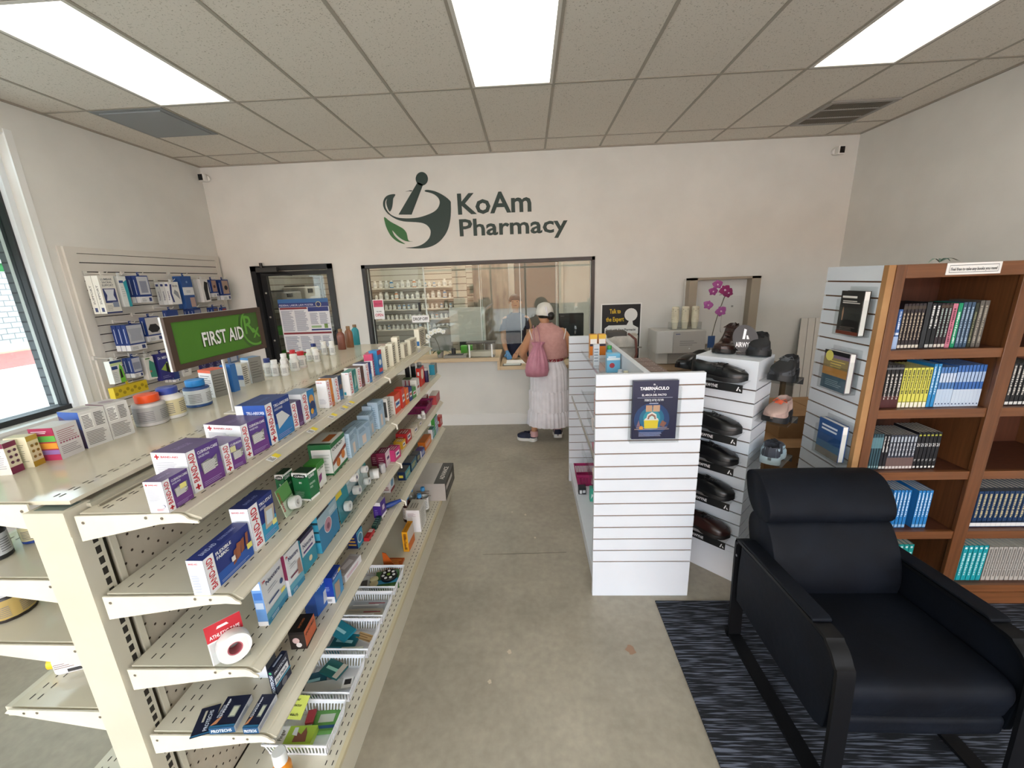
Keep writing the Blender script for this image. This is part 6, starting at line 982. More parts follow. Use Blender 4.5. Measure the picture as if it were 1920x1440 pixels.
# acrylic frame with the blue leaflet on the front
A = ony(1188, 715, IY0 - .03); Bq = ony(1266, 822, IY0 - .03); fr = Fr((A.x, IY0 - .03, Bq.z), (1, 0, 0), (0, 0, 1), Bq.x - A.x, A.z - Bq.z)
t = thing('brochure_holder', 'clear holder with a dark blue tabernacle booklet on the island front', 'holder', (A.x + .1, IY0 - .02, Bq.z)); m = MB(); e = .012
m.box((fr.o.x - e, IY0 - .046, fr.o.z - .015), (fr.o.x + fr.w + e, IY0 - .043, fr.o.z + fr.h * .72), ACR); m.box((fr.o.x - e, IY0 - .046, fr.o.z - .015), (fr.o.x - e + .003, IY0 - .002, fr.o.z + fr.h * .9), ACR); m.box((fr.o.x + fr.w + e - .003, IY0 - .046, fr.o.z - .015), (fr.o.x + fr.w + e, IY0 - .002, fr.o.z + fr.h * .9), ACR); m.box((fr.o.x - e, IY0 - .046, fr.o.z - .018), (fr.o.x + fr.w + e, IY0 - .002, fr.o.z - .014), ACR); m.box((fr.o.x - e, IY0 - .004, fr.o.z - .015), (fr.o.x + fr.w + e, IY0 - .001, fr.o.z + fr.h), ACR); m.build('clear_case', t)
m = MB(); m.box((fr.o.x, IY0 - .03, fr.o.z), (fr.o.x + fr.w, IY0 - .008, fr.o.z + fr.h), M('#14163a', .4)); w_, h_ = fr.w, fr.h
m.disk(fr, .44, .34, .40 * w_, '#143a6c', .0006, sx=1.0); m.disk(fr, .44, .36, .28 * w_, '#1c6a8c', .0008); m.disk(fr, .44, .37, .19 * w_, '#2a94a4', .001)
T_ = lambda s, v, hh, ww, b=.02: m.text(fr, s, w_ * .47, h_ * v, h_ * hh, '#f0f0f4', w=w_ * ww, center=True, d=.0016, bold=b)
T_('EL', .93, .022, .05); T_('TABERNÁCULO', .85, .05, .64, .03); T_('Y', .805, .02, .02); T_('EL ARCA DEL PACTO', .75, .032, .54); m.rect(fr, .1, .715, .88, .72, '#b8bcd0', .0014); T_('המשכן וארון הברית', .66, .04, .42); m.rect(fr, .37, .615, .57, .628, '#c9cce0', .0016)
for a, b, c, d_, col in ((.30, .48, .44, .59, '#c49a78'), (.46, .48, .61, .59, '#c9a080')): m.rect(fr, a, b, c, d_, col, .0016)
m.fpoly(fr, [(.28, .19), (.58, .19), (.59, .33), (.27, .33)], '#e0c82a', .0018); m.fpoly(fr, [(.26, .32), (.60, .32), (.58, .36), (.55, .37), (.54, .43), (.44, .475), (.34, .43), (.32, .37), (.29, .36)], '#e8e2da', .0017); m.fpoly(fr, [(.34, .35), (.54, .35), (.52, .41), (.44, .445), (.36, .41)], '#9a6a58', .0019); m.fpoly(fr, [(.38, .35), (.50, .35), (.49, .385), (.44, .41), (.39, .385)], '#cfe4e0', .002)
m.rect(fr, .06, .17, .84, .178, '#d8b8a8', .0015); m.rect(fr, .10, .20, .80, .206, '#d8b8a8', .0015); m.fpoly(fr, [(.62, .24), (.72, .21), (.78, .28), (.68, .33)], '#8a5a48', .0019); m.disk(fr, .21, .20, .045 * w_, '#e09a3a', .002); m.fpoly(fr, [(.10, .22), (.15, .34), (.19, .22)], '#8a6a78', .0018)
m.lines(fr, .16, .05, .74, .13, 4, '#a9aed0', .0015, .35); m.build('booklet', t)
# ================================================================ REAR RIGHT: dispenser, cabinet, orchid, poster neighbours
t = thing('side_table', 'brown wooden table under the water dispenser and the orchid', 'table', (2.0, 4.65, 0)); MB().box((1.36, 4.28, .84), (2.75, 4.88, .87), M('#8d765c', .5)).build('tabletop', t)
for x in (1.4, 2.7):
    for y in (4.32, 4.84): MB().box((x - .02, y - .02, 0), (x + .02, y + .02, .84), M('#6a573f', .5)).build('leg', t)
gm_ = M('#b5b1ab', .35, .2); wm_ = M('#c9c7c2', .35)
t = thing('water_dispenser', 'grey and white countertop water dispenser with cup stacks on it', 'appliance', (1.67, 4.7, .871)); MB().rbox((1.42, 4.58, .871), (1.93, 4.86, 1.02), .03, wm_, ax='z').build('body', t, bevel=.006); MB().box((1.55, 4.56, .88), (1.90, 4.61, .995), M('#8f8b86', .5)).build('drip_recess', t)
MB().rbox((1.40, 4.52, 1.0), (1.93, 4.87, 1.25), .03, wm_).build('head', t, bevel=.006); m = MB(); m.rbox((1.58, 4.505, 1.005), (1.925, 4.53, 1.245), .01, gm_, ax='y'); f_ = Fr((1.58, 4.5045, 1.005), (1, 0, 0), (0, 0, 1), .345, .24); m.lines(f_, .2, .35, .75, .62, 3, '#8d8a86', .001, .4); m.rect(f_, .06, .86, .2, .89, '#3a4a7a', .001); m.fpoly(f_, [(.48, .18), (.54, .18), (.51, .24)], '#f0f0f0', .001); m.build('control_panel', t)
t = thing('cup_tray', 'clear tray holding three stacks of paper cups on the dispenser', 'tray', (1.75, 4.7, 1.25)); m = MB(); x0, x1, y0, y1, zz = 1.58, 1.91, 4.60, 4.72, 1.252
for lo_, hi_ in (((x0, y0, zz), (x1, y1, zz + .004)), ((x0, y0, zz), (x1, y0 + .003, zz + .08)), ((x0, y1 - .003, zz), (x1, y1, zz + .08)), ((x0, y0, zz), (x0 + .003, y1, zz + .08)), ((x1 - .003, y0, zz), (x1, y1, zz + .08))): m.box(lo_, hi_, ACR)
m.build('tray', t)
cupm = M('#e4dcc4', .55)
for k in range(3):
    m = MB(); x = 1.635 + .11 * k; pr = [(.030, 0), (.042, .09)]
    for j_ in range(12): z_ = .09 + j_ * .0125; pr += [(.042, z_), (.043, z_ + .004), (.0405, z_ + .006), (.0415, z_ + .012)]
    pr += [(.040, .243), (.036, .246), (.001, .244)]; m.lathe([(a * .92, b) for a, b in pr[:-2]] + [(.03, .235), (.001, .235)], (x, 4.66, zz + .005), cupm, 20)
    for q in range(10): a_ = q * .63; m.poly([(x + .0392 * math.cos(a_ + d1_), 4.66 + .0392 * math.sin(a_ + d1_), zz + .215 + d2_ - (q % 2) * .02) for d1_, d2_ in ((-.08, 0), (.08, .004), (.05, .012), (-.1, .008))], M('#5a4a44', .6))
    tag(m.build('paper_cup_stack', origin=(x, 4.66, zz)), ['left', 'middle', 'right'][k] + ' stack of cream paper cups in the clear tray', 'cups', 'paper cup stacks on the dispenser')
t = thing('open_cabinet', 'open fronted white cabinet with taupe sides against the rear wall', 'cabinet', (2.14, 5.0, 0)); tp = M('#a39684', .5); X0, X1, Y0_, Y1_ = 1.83, 2.62, 5.01, 5.07
X0, X1 = 1.86, 2.66; m = MB()
MB().box((X0, 5.01, .0), (X1, 5.068, .0 + 1.79), M('#dcdad5', .5)).build('back_panel', t)
for x0, x1 in ((X0, X0 + .09), (X1 - .10, X1)): MB().box((x0, 4.90, 0), (x1, 5.01, 1.80), tp).build('side_panel', t)
MB().box((X0, 4.90, 1.775), (X1, 5.01, 1.80), tp).build('top_panel', t); MB().box((X0 + .09, 4.92, 1.0), (X1 - .10, 5.01, 1.015), tp).build('shelf', t)
m = MB(); m.rbox((2.30, 4.995, 1.15), (2.52, 5.008, 1.58), .02, M('#d3d1cc', .4), ax='y'); m.box((2.40, 4.99, 1.45), (2.42, 4.995, 1.47), M('#8a8884')); m.build('panel_cover', t)
bp_ = onz(1331, 650, .98)
Pb = ony(1330, 652, 4.5); Pt = ony(1362, 548, 4.5); t2 = orchid('potted_orchid', 'tall magenta orchid with a blue tag, on the table at the rear wall', (Pb.x, 4.5, .871), .70, '', '#e8c8dc', .05, [(0.5, .16), (2.7, .15), (-1.2, .13)], [(.10, .80, .055, '#8a1a5c'), (.14, .77, .05, '#7c1452'), (.02, .86, .05, '#a04a8a'), (-.06, .65, .05, '#a8559a'), (.08, .58, .055, '#a04f94'), (-.02, .79, .045, '#93387c')], .12, '#b8b4ac')
m = MB(); m.box((Pb.x - .03, 4.485, 1.06), (Pb.x + .045, 4.488, 1.19), M('#2a4a78', .4)); m.build('plant_tag', t2)
t = thing('wrapped_bundle', 'clear plastic wrapped bundle with a brown strap behind the island', 'package', (.88, 3.95, 0)); film = noisy('crumpled_film', '#b9b3a8', '#d8d2c6', 9, .25, .8, bscale=30)
m = MB(); R = []
for k in range(14):
    u = k / 13; z = .02 + 1.28 * u; ww = .17 * (1 - .12 * u) + .012 * math.sin(k * 2.1); dd = .12 + .01 * math.sin(k * 1.7); R.append([Vector((.88 + ww * (1 if abs(math.cos(a)) > .2 else .8) * math.copysign(abs(math.cos(a)) ** .5, math.cos(a)) + .008 * math.sin(5 * a + k), 3.95 + dd * math.copysign(abs(math.sin(a)) ** .6, math.sin(a)), z + .012 * math.sin(3 * a))) for a in [2 * PI * j / 28 for j in range(28)]])
m.loft(R, film, cap=True); m.build('wrapping', t); m = MB()
for z in (.5, .9, 1.2): m.box((.715, 3.80, z), (1.045, 3.815, z + .012), M('#8a8478', .5))
m.build('binding', t); MB().tube([(.93, 3.86, 1.33), (.99, 3.815, 1.28), (1.0, 3.80, 1.15), (.96, 3.795, 1.0), (.95, 3.80, .8)], .018, M('#6f3f36', .5), 8, .5).build('strap', t)
MB().rbox((.74, 3.84, 1.30), (.92, 4.02, 1.345), .03, M('#55504c', .8)).build('dark_pad', t)
# leaning slatwall boards and cartons in the far right corner
t = thing('leaning_panel', 'loose white slatwall board leaning in the far right corner', 'panel', (3.35, 4.9, 0)); A0 = Vector((3.10, 4.75, 0)); ux = Vector((1, 0, 0)); uz = Vector((.13, .24, 1)).normalized(); fr = Fr(A0, ux, uz, .5, 1.35); m = MB()
for k in range(4): m.prism([(k * .085, 0), (k * .085 + .078, 0), (k * .085 + .078, 1.33), (k * .085, 1.33)], fr, .012, swm)
m.prism([(0, .0), (.335, .0), (.335, 1.33), (0, 1.33)], fr, .004, M('#3a322c', .8), -.004); m.build('slats', t)
cb = noisy('cardboard', '#8a6844', '#9a7650', 6, .8)
def cbox(label, x0, x1, y0, y1, z0, z1_, ops=None, flap=True):
    t = thing('cardboard_box', label, 'box', ((x0 + x1) / 2, (y0 + y1) / 2, z0)); m = MB().box((x0, y0, z0), (x1, y1, z1_), cb); m.build('carton', t); fr = Fr((x0, y0, z0), (1, 0, 0), (0, 0, 1), x1 - x0, z1_ - z0); m = MB(); draw(m, fr, ops or [('l', .1, .2, .4, .4, 2, '#5a4028', .5)]); m.build('printed_label', t)
    if flap: MB().box((x0 - .01, y0, z1_), ((x0 + x1) / 2 - .004, y1, z1_ + .004), cb).box(((x0 + x1) / 2 + .004, y0, z1_), (x1 + .01, y1, z1_ + .004), cb).build('flap', t)
cbox('lower cardboard box with shipping labels behind the armchair', 1.68, 2.45, 2.78, 3.35, 0, .62, [('r', .12, .05, .38, .42, '#dcd8c4'), ('l', .15, .1, .35, .38, 7, '#2f2c28', .4), ('r', .40, .25, .48, .38, '#d8b83a'), ('l', .3, .7, .9, .85, 2, '#5a3f28', .5)])
cbox('upper cardboard box with a red stain mark, stacked in the corner', 1.86, 2.50, 2.95, 3.42, .625, .80, [('c', .5, .5, .12, '#8a3a2c')])
# ================================================================ SHOE TOWER AND SHOES
TB = Vector((1.222, 2.178, 0)); DL = Vector((-.7071, .7071, 0)); DR = Vector((.7071, .7071, 0)); UP = Vector((0, 0, 1))
t = thing('shoe_tower', 'white slatwall shoe display tower turned at an angle beside the island', 'display stand', TB + DL * .25 + DR * .15); WL, WR, TT = .335, .27, 1.393
Tm = Matrix(((DR.x, DL.x, 0, TB.x), (DR.y, DL.y, 0, TB.y), (0, 0, 1, 0), (0, 0, 0, 1)))
m = MB(); m.box((.008, .006, .12), (WR - .008, WL - .006, TT - .09), M('#4a3a34', .7), Tm); zz = .24; prev = .20
gz = [.24 + .0762 * k for k in range(14)]
for z in gz: m.box((0, 0, prev), (WR, WL, z - .004), WMEL, Tm); prev = z + .004
m.box((0, 0, prev), (WR, WL, TT), WMEL, Tm); m.build('slat_panel', t); MB().box((.0, -.0, 0), (WR, WL - .02, .20), WMEL, Tm).build('base', t, bevel=.002)
LR = Matrix(((DR.x, -DL.x, 0), (DR.y, -DL.y, 0), (0, 0, 1)))
def shoe(label, pos, ang, style, c1, c2=None, sole='#121214', L=.28, pitch=0.0, z_=None, group=None, nm='shoe', lace=None, lining='#1a1a1c'):
    """ang = heading of the toe; pos = centre of the sole on its support"""
    s = thing(nm, label, 'shoe', pos, group, local=True, rz=ang); s.rotation_euler = (0, pitch, ang); c2 = c2 or c1; ath = style in ('sneaker', 'runner', 'trail')
    sh = .026 if not ath else .034; N = 18; out = []
    def hw(t_): return .032 + .016 * math.sin(PI * min(1, max(0, (t_ - .0) / .28)) ** .8 * .5) - .010 * math.exp(-((t_ - .38) / .13) ** 2) + .010 * math.exp(-((t_ - .72) / .2) ** 2)
    def half(t_):
        base = hw(t_)
        if t_ > .80: base *= math.sqrt(max(.02, 1 - ((t_ - .80) / .20) ** 2.2)) 
        if t_ < .10: base *= math.sqrt(max(.08, 1 - ((.10 - t_) / .10) ** 2))
        return base
    sole_m = MB(); R = []
    for k in range(N + 1):
        t_ = k / N; x = (t_ - .5) * L; w = half(t_) * (1.10 if ath else 1.06); rise = .012 * max(0, (t_ - .78) / .22) ** 2 + (.006 * max(0, (.12 - t_) / .12) if ath else 0)
        z0, z1_ = rise, sh + rise * .6 + (.01 if ath and t_ < .3 else 0); arch = .008 if (not ath and .30 < t_ < .48) else 0
        R.append([Vector((x, -w, z0 + arch)), Vector((x, w, z0 + arch)), Vector((x, w * 1.02, (z0 + z1_) / 2)), Vector((x, w * .98, z1_)), Vector((x, -w * .98, z1_)), Vector((x, -w * 1.02, (z0 + z1_) / 2))])
    sole_m.loft(R, M(sole, .5), cap=True); sole_m.build('sole', s, sharp=.6)
    hi = {'loafer': .066, 'derby': .068, 'boot': .135, 'sneaker': .075, 'trail': .08, 'runner': .072, 'strap': .066}[style]; um = MB(); R = []; up_m = M(c1, .30 if not ath else .7)
    op0, op1 = .04, .46 if style not in ('boot',) else .36; na = 13
    for k in range(N + 1):
        t_ = k / N; x = (t_ - .5) * L; w = half(t_) * .97; zb = sh - .004; 
        if t_ <= .12: top = hi + .008 * (1 - t_ / .12)
        elif t_ <= .46: top = hi - .006 * math.sin((t_ - .12) / .34 * PI)
        else: top = max(.034, hi * (1 - 1.02 * ((t_ - .46) / .54) ** 1.15) + .006 * math.sin((t_ - .46) / .54 * PI) + .032 * ((t_ - .46) / .54) * (1 if t_ < .97 else .7))
        if style == 'boot' and t_ > .36: top = max(.04, .135 - .16 * min(1, (t_ - .36) / .22) ** .8 * .55 - .03 * max(0, (t_ - .58) / .42))
        if t_ > .96: top *= .8
        hz = top; ring = []; opened = op0 < t_ < op1; x_top = x + (L * .03 * (hz / .13) if style == 'boot' and t_ < .4 else 0)
        for j in range(na):
            a = PI * j / (na - 1); cy = -math.cos(a); sz = math.sin(a)
            if opened:
                jj = min(j, na - 1 - j); sgn = -1 if j < na / 2 else 1
                prof = [(1.0, 0), (1.03, .3), (.98, .62), (.86, .9), (.80, 1.0), (.70, .92), (.66, .25)]
                a_, b_ = prof[min(jj, 6)]; 
                if j == (na - 1) // 2: sgn = 0
                ring.append(Vector((x + (x_top - x) * b_, sgn * a_ * w * (1 - .12 * (hz > .1) * b_), zb + b_ * hz)))
            else:
                wy = math.copysign(abs(cy) ** .75, cy); ring.append(Vector((x + (x_top - x) * sz, wy * w, zb + hz * sz ** (.62 if t_ > .5 else .5))))
        R.append(ring)
    um.loft(R, up_m, close=False); um.poly([p for p in R[0]], up_m); um.poly([p for p in reversed(R[-1])], up_m)
    if c2 != c1 or ath:
        for q0, q1 in (((2, 3), .5), ((N - 4, N), .5)):
            pass
    um.build('upper', s, sharp=1.2)
    lm = MB(); lm.loft([[Vector((x, .62 * half(t_) * math.cos(a), sh + .012 + (hi - .03) * 0 + .62 * half(t_) * 0 * math.sin(a))) for a in (0, PI)] for t_ in [.06 + .4 * k / 6 for k in range(7)] for x in [(t_ - .5) * L]], M(lining, .8), close=False); lm.build('insole', s)
    def topz(t_):
        k = max(0, min(N, int(round(t_ * N)))); return R[k][(na - 1) // 2 - (1 if op0 < k / N < op1 else 0)].z
    if style in ('derby', 'sneaker', 'trail', 'boot', 'runner'):
        la = MB(); n_ = 5 if style != 'derby' else 3; r0, r1 = (.46, .66) if style != 'boot' else (.38, .60)
        for k in range(n_):
            t_ = r0 + (r1 - r0) * k / n_; x = (t_ - .5) * L; z = topz(t_) + (.004 if style != 'boot' else .006); w = .018; la.tube([(x, -w, z - .006), (x + .004, 0, z + .002), (x, w, z - .006)], .0028, M(lace or '#0c0c0e', .7), 6)
            la.tube([(x, -w, z - .005), (x + .012, w, z - .006)], .0024, M(lace or '#0c0c0e', .7), 5)
        x = (r0 - .5) * L; z = topz(r0) + .006; la.tube([(x, 0, z), (x - .01, .02, z + .01), (x + .01, .035, z - .004), (x + .006, .01, z)], .0024, M(lace or '#0c0c0e', .7), 5); la.tube([(x, 0, z), (x - .01, -.02, z + .01), (x + .01, -.035, z - .004), (x + .006, -.01, z)], .0024, M(lace or '#0c0c0e', .7), 5); la.build('laces', s)
    if style in ('strap',):
        st_ = MB(); k = int(.50 * N); A_ = [R[k][j] + Vector((0, 0, .003)) for j in range(na)]; B_ = [R[k + 2][j] + Vector((0, 0, .003)) for j in range(na)]; st_.loft([[p * 1.0 + Vector((0, math.copysign(.002, p.y), .002)) for p in A_], [p + Vector((0, math.copysign(.002, p.y), .002)) for p in B_]], M('#08080a', .35), close=False); zt = topz(.52); st_.box((.0, -.046, zt - .035), (.03, -.040, zt - .012), M('#1d1e20', .3)); st_.build('strap', s)
    if style in ('loafer', 'strap', 'derby'):
        w_ = MB(); pts = []
        for k in range(9): a = -PI * .5 + PI * k / 8; t_ = .80 + .13 * math.cos(a) - .0; yy = .030 * math.sin(a); pts.append(Vector(((t_ - .5) * L, yy, sh + .030 + .010 * math.cos(yy * 40))))
        w_.tube(pts, .0018, M('#2a2a2e' if c1 < '#1' else '#3f2620', .5), 5); w_.build('welt_seam', s)
    if ath:
        o_ = MB(); 
        for sg in (-1, 1):
            for (ta, tb_, f0, f1) in ((.04, .30, .10, .85), (.52, .82, .0, .55), (.84, .98, .0, .6)):
                ra = []
                for q in range(5):
                    t_ = ta + (tb_ - ta) * q / 4; kk = t_ * N; k0 = int(kk); fr_ = kk - k0; k1 = min(N, k0 + 1)
                    def pt_(jf):
                        j0 = int(jf); j1 = min(na - 1, j0 + 1); g = jf - j0; a_ = R[k0][j0].lerp(R[k0][j1], g); b_ = R[k1][j0].lerp(R[k1][j1], g); return a_.lerp(b_, fr_)
                    j_lo = f0 * 3.5; j_hi = f1 * 3.5
                    if sg > 0: P0_, P1_ = pt_(na - 1 - j_lo), pt_(na - 1 - j_hi)
                    else: P0_, P1_ = pt_(j_lo), pt_(j_hi)
                    d_ = Vector((0, sg * .002, .0015)); ra.append([P0_ + d_, P1_ + d_])
                if sg > 0: ra = [list(reversed(x_)) for x_ in ra]
                o_.loft(ra, M(c2, .6), close=False)
        o_.build('overlay', s)
    return s
def facepos(sv, out, z): return TB + DL * sv - DR * out + UP * z
AN = math.atan2(-DL.y, -DL.x)   # toe toward the near edge
ledge = M('#0d0e10', .35)
def shoeshelf(sv0, sv1, z, rail=True, lab=''):
    x0, x1 = sv0, sv1; m = MB(); t = thing('shoe_ledge', lab, 'shelf', facepos((sv0 + sv1) / 2, .06, z - .03)); m.box((-.115, x0, z - .004), (-.001, x1, z), ACR, Tm); m.build('clear_ledge', t)
    m = MB(); m.box((-.119, x0, z - .048), (-.115, x1, z - .004), ledge, Tm)
    fr = Fr(TB + DL * x1 - DR * .1192 + UP * (z - .048), -DL, UP, x1 - x0, .044); m.text(fr, 'AIRWYNE', fr.w - .21, .013, .018, '#e4e4e6', w=.085, bold=.01); lx = fr.w - .03
    m.poly([fr.p(lx + a, .010 + b, .001) for a, b in ((0, 0), (.007, 0), (.014, .022), (.009, .024))], M('#e4e4e6', .4)); m.poly([fr.p(lx + a, .010 + b, .001) for a, b in ((.017, 0), (.025, 0), (.018, .012), (.014, .010))], M('#e4e4e6', .4)); m.build('price_rail', t)
for z, st_, c, lab in ((1.285, 'strap', '#0c0c0e', 'long black loafer with a buckled strap, topmost on the tower front'), (.985, 'derby', '#0b0b0d', 'black strapped dress shoe, second down on the tower front'), (.800, 'derby', '#0c0c0f', 'shiny black lace-up shoe, third down on the tower front'), (.580, 'derby', '#0b0c0e', 'matte black lace-up shoe, fourth down on the tower front'), (.325, 'derby', '#2c1613', 'dark brown stitched shoe, lowest on the tower front')):
    n_ = {1.285: 'topmost', .985: 'second', .800: 'third', .580: 'fourth', .325: 'lowest'}[z]
    shoeshelf(.03, .36, z, lab='clear ledge with a black lettered rail under the %s shoe on the tower front' % n_)
    shoe(lab, facepos(.175, .066, z + .001), AN, st_, c, sole='#101012' if c != '#2c1613' else '#15100e', L=.30 if z > 1 else .30, nm='shoe')
tz = TT + .001
shoe('dark brown lace-up boot on top of the tower', Vector((1.20, 2.50, tz)), math.atan2(-.55, -.50), 'boot', '#2c1a15', '#2c1a15', '#121110', L=.25, lace='#3a211b')
shoe('black lace-up walking shoe at the right on top of the tower', Vector((1.335, 2.395, tz)), math.atan2(-.75, -.45), 'trail', '#17181b', '#22242a', '#0e0f11', L=.25)
t = thing('brand_plaque', 'round black display plaque with white lettering between the two top shoes', 'plaque', Vector((1.235, 2.40, tz))); pf = Fr(Vector((1.25, 2.375, tz + .012)), Vector((.92, -.38, 0)), Vector((-.10, .10, 1)).normalized()); MB().prism([(.065 * math.cos(a), .08 + .082 * math.sin(a)) for a in [2 * PI * k / 28 for k in range(28)]], pf, .012, M('#1b1c1f', .4)).build('disc', t)
m = MB(); f2 = Fr(pf.p(-.03, .03, .0125), pf.u, pf.v); m.poly([f2.p(a, b) for a, b in ((.015, .05), (.028, .05), (.040, .105), (.028, .11))], M('#e8e8ea')); m.poly([f2.p(a, b) for a, b in ((.036, .05), (.05, .05), (.044, .072), (.037, .072))], M('#e8e8ea')); m.text(f2, 'AIRWYNE', -.022, .004, .028, '#e8e8ea', w=.098, bold=.02); m.build('lettering', t)
MB().prism([(-.05, -.01), (.05, -.01), (.05, 0), (-.05, 0)], pf, .03, M('#111214', .4), -.01).build('foot', t)
# left-hand ledge with the shoe pointing to the aisle
t = thing('shoe_ledge', 'clear ledge under the pair of black shoes on the tower left side', 'shelf', Vector((1.0, 2.75, 1.25))); MB().box((-.02, WL + .001, 1.262), (.25, WL + .14, 1.267), ACR, Tm).build('clear_ledge', t); MB().box((-.024, WL + .001, 1.225), (-.02, WL + .14, 1.267), ledge, Tm).build('price_rail', t)
shoe('black slip-on shoe pointing to the aisle at the tower left', Vector((1.06, 2.665, 1.268)), math.atan2(-.6, -.8), 'loafer', '#101113', L=.27)
# right-hand ledges
for z, lab in ((1.285, 'topmost'), (1.055, 'middle'), (.82, 'lowest')): t = thing('shoe_ledge', 'clear ledge on the right side of the tower, ' + lab, 'shelf', TB + DR * .15 - DL * .08 + UP * z); MB().box((.03, -.16, z - .005), (.24, -.001, z), ACR, Tm).build('clear_ledge', t); MB().box((.24, -.16, z - .04), (.243, -.001, z), ledge, Tm).build('price_rail', t)
def rpos(a, o, z): return TB + DR * a - DL * o + UP * z
an2 = math.atan2(-DL.y, -DL.x)
shoe('black sneaker with grey piping, top of the tower right side', rpos(.16, .085, 1.286), an2 - PI * .5 + 0, 'trail', '#16181b', '#3a3d42', '#101113', L=.255, lining='#6a6c70', lace='#55585c')
shoe('dusty pink sneaker with an orange lining on the tower right side', rpos(.145, .085, 1.056), an2 - PI * .5, 'runner', '#b49a90', '#a88c84', '#141416', L=.25, lining='#e0603c', lace='#d8603c')
shoe('grey and white sneaker, lowest on the tower right side', rpos(.13, .085, .821), an2 + PI * .5 + .15, 'runner', '#43454e', '#b9cdd8', '#c9dce4', L=.25, lace='#24262c')
shoe('dark sneaker half hidden behind the grey and white one', rpos(.30, .06, .80), an2 + .3, 'trail', '#23262b', '#2c3036', '#15171a', L=.2) if 0 else None
# ================================================================ BOOKCASE
BX0, BX1, BY0, BY1, BT = 1.69, 2.93, 2.0, 2.40, 1.868
t = thing('bookcase', 'two-bay oak bookcase with a slatwall end, facing the room at the right', 'bookcase', ((BX0 + BX1) / 2, 2.2, 0)); bc = t
for x0, x1 in ((BX0, BX0 + .035), (2.262, 2.315), (2.895, 2.93)): MB().box((x0, BY0 + .012, 0), (x1, BY1, BT - .01), OAK).build('side_panel', t, bevel=.002)
for x0, x1 in ((BX0, BX0 + .045), (2.255, 2.322), (2.885, 2.93)): MB().box((x0, BY0, 0), (x1, BY0 + .02, BT), OAK).build('face_stile', t, bevel=.002)
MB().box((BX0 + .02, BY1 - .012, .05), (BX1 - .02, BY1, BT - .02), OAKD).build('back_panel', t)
MB().box((BX0 + .045, BY0, BT - .062), (BX1 - .045, BY0 + .02, BT), OAKH).build('header_rail', t, bevel=.002); MB().box((BX0, BY0 + .02, BT - .02), (BX1, BY1, BT - .001), OAKH).build('top_panel', t)
BZ = [1.468, 1.165, .822, .468, .125]
for (x0, x1) in ((BX0 + .035, 2.262), (2.315, 2.895)):
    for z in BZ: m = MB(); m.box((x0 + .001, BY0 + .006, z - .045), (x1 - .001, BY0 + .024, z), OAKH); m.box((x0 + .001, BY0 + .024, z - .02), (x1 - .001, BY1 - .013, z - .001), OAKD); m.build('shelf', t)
MB().box((BX0 + .045, BY0, 0), (BX1 - .045, BY0 + .02, .082), OAKH).build('toe_kick', t)
m = MB(); m.box((BX0 - .022, BY0 + .03, .0), (BX0 - .002, BY1, BT), M('#6b4a34', .7)); prev = .0
for z in [BT - .075 - .0762 * k for k in reversed(range(23))]:
    m.box((BX0 - .03, BY0 + .034, prev), (BX0 - .004, BY1 + .002, z - .004), WMEL); prev = z + .004
m.box((BX0 - .03, BY0 + .034, prev), (BX0 - .004, BY1 + .002, BT), WMEL); m.build('slat_end', t); MB().box((BX0 - .032, BY0 + .006, 0), (BX0, BY0 + .034, BT), noisy('raw_wood_edge', '#a3774a', '#b08657', 8, .6)).build('edge_trim', t)
A = ony(1776, 497, BY0 - .001); Bq = ony(1873, 517, BY0 - .001); fr = Fr((A.x, BY0 - .003, 1.815), (1, 0, 0), (0, 0, 1), Bq.x - A.x, .052); m = MB(); m.box((fr.o.x, BY0 - .003, fr.o.z), (fr.o.x + fr.w, BY0 - .0005, fr.o.z + fr.h), M('#ece9e4', .6))
for a, b, c, d_ in ((.05, .18, .95, .22), (.05, .78, .95, .82), (.05, .18, .055, .82), (.945, .18, .95, .82)): m.rect(fr, a, b, c, d_, '#3a3a3c', .0006)
m.text(fr, 'Feel free to take any books you need', fr.w * .08, .018, .014, '#2a2a2c', w=fr.w * .84, bold=.015); tag(m.build('paper_sign', origin=(fr.o.x + fr.w / 2, BY0, fr.o.z)), 'white paper notice taped to the bookcase header', 'sign')
m = MB()
for k in range(5):
    a = -2.6 + k * .55; R = []
    for q in range(6): u = q / 5; c_ = Vector((1.98 + .07 * u * math.cos(a) * 1.2, 2.12 + .05 * u * math.sin(a), BT + .004 + .018 * math.sin(PI * u))); R.append([c_ + Vector((0, -.007 * math.sin(PI * u * .9 + .2), 0)), c_ + Vector((0, .007 * math.sin(PI * u * .9 + .2), .002))])
    m.loft(R, M('#4a6a58', .5), close=False)
tag(m.build('leaf_sprig', origin=(1.98, 2.12, BT)), 'small green artificial leaf sprig lying on top of the bookcase', 'decoration')
BOOKP = {}
def book(label, x, z, th, h, d, spine, ops, group, lean=0.0, ytop='#c9c2b4', y=BY0 + .045):
    key = (th, h, d, spine)
    if key in BOOKP: o = BOOKP[key].copy(); C.objects.link(o)
    else:
        m = MB(); cm = M(spine, .4); m.box((0, 0, 0), (th, .0018, h), cm); m.box((0, 0, 0), (.0014, d, h), cm); m.box((th - .0014, 0, 0), (th, d, h), cm); m.box((.0014, .0018, .002), (th - .0014, d - .004, h - .002), M(ytop, .8)); draw(m, Fr((0, 0, 0), (1, 0, 0), (0, 0, 1), th, h), ops); o = m.build('book', flat=True); BOOKP[key] = o
    o.location = (x, y, z); o.rotation_euler = (0, lean, 0); tag(o, label, 'book', group); return o
ordw = lambda k: ordn[k] if k < 20 else 'last'
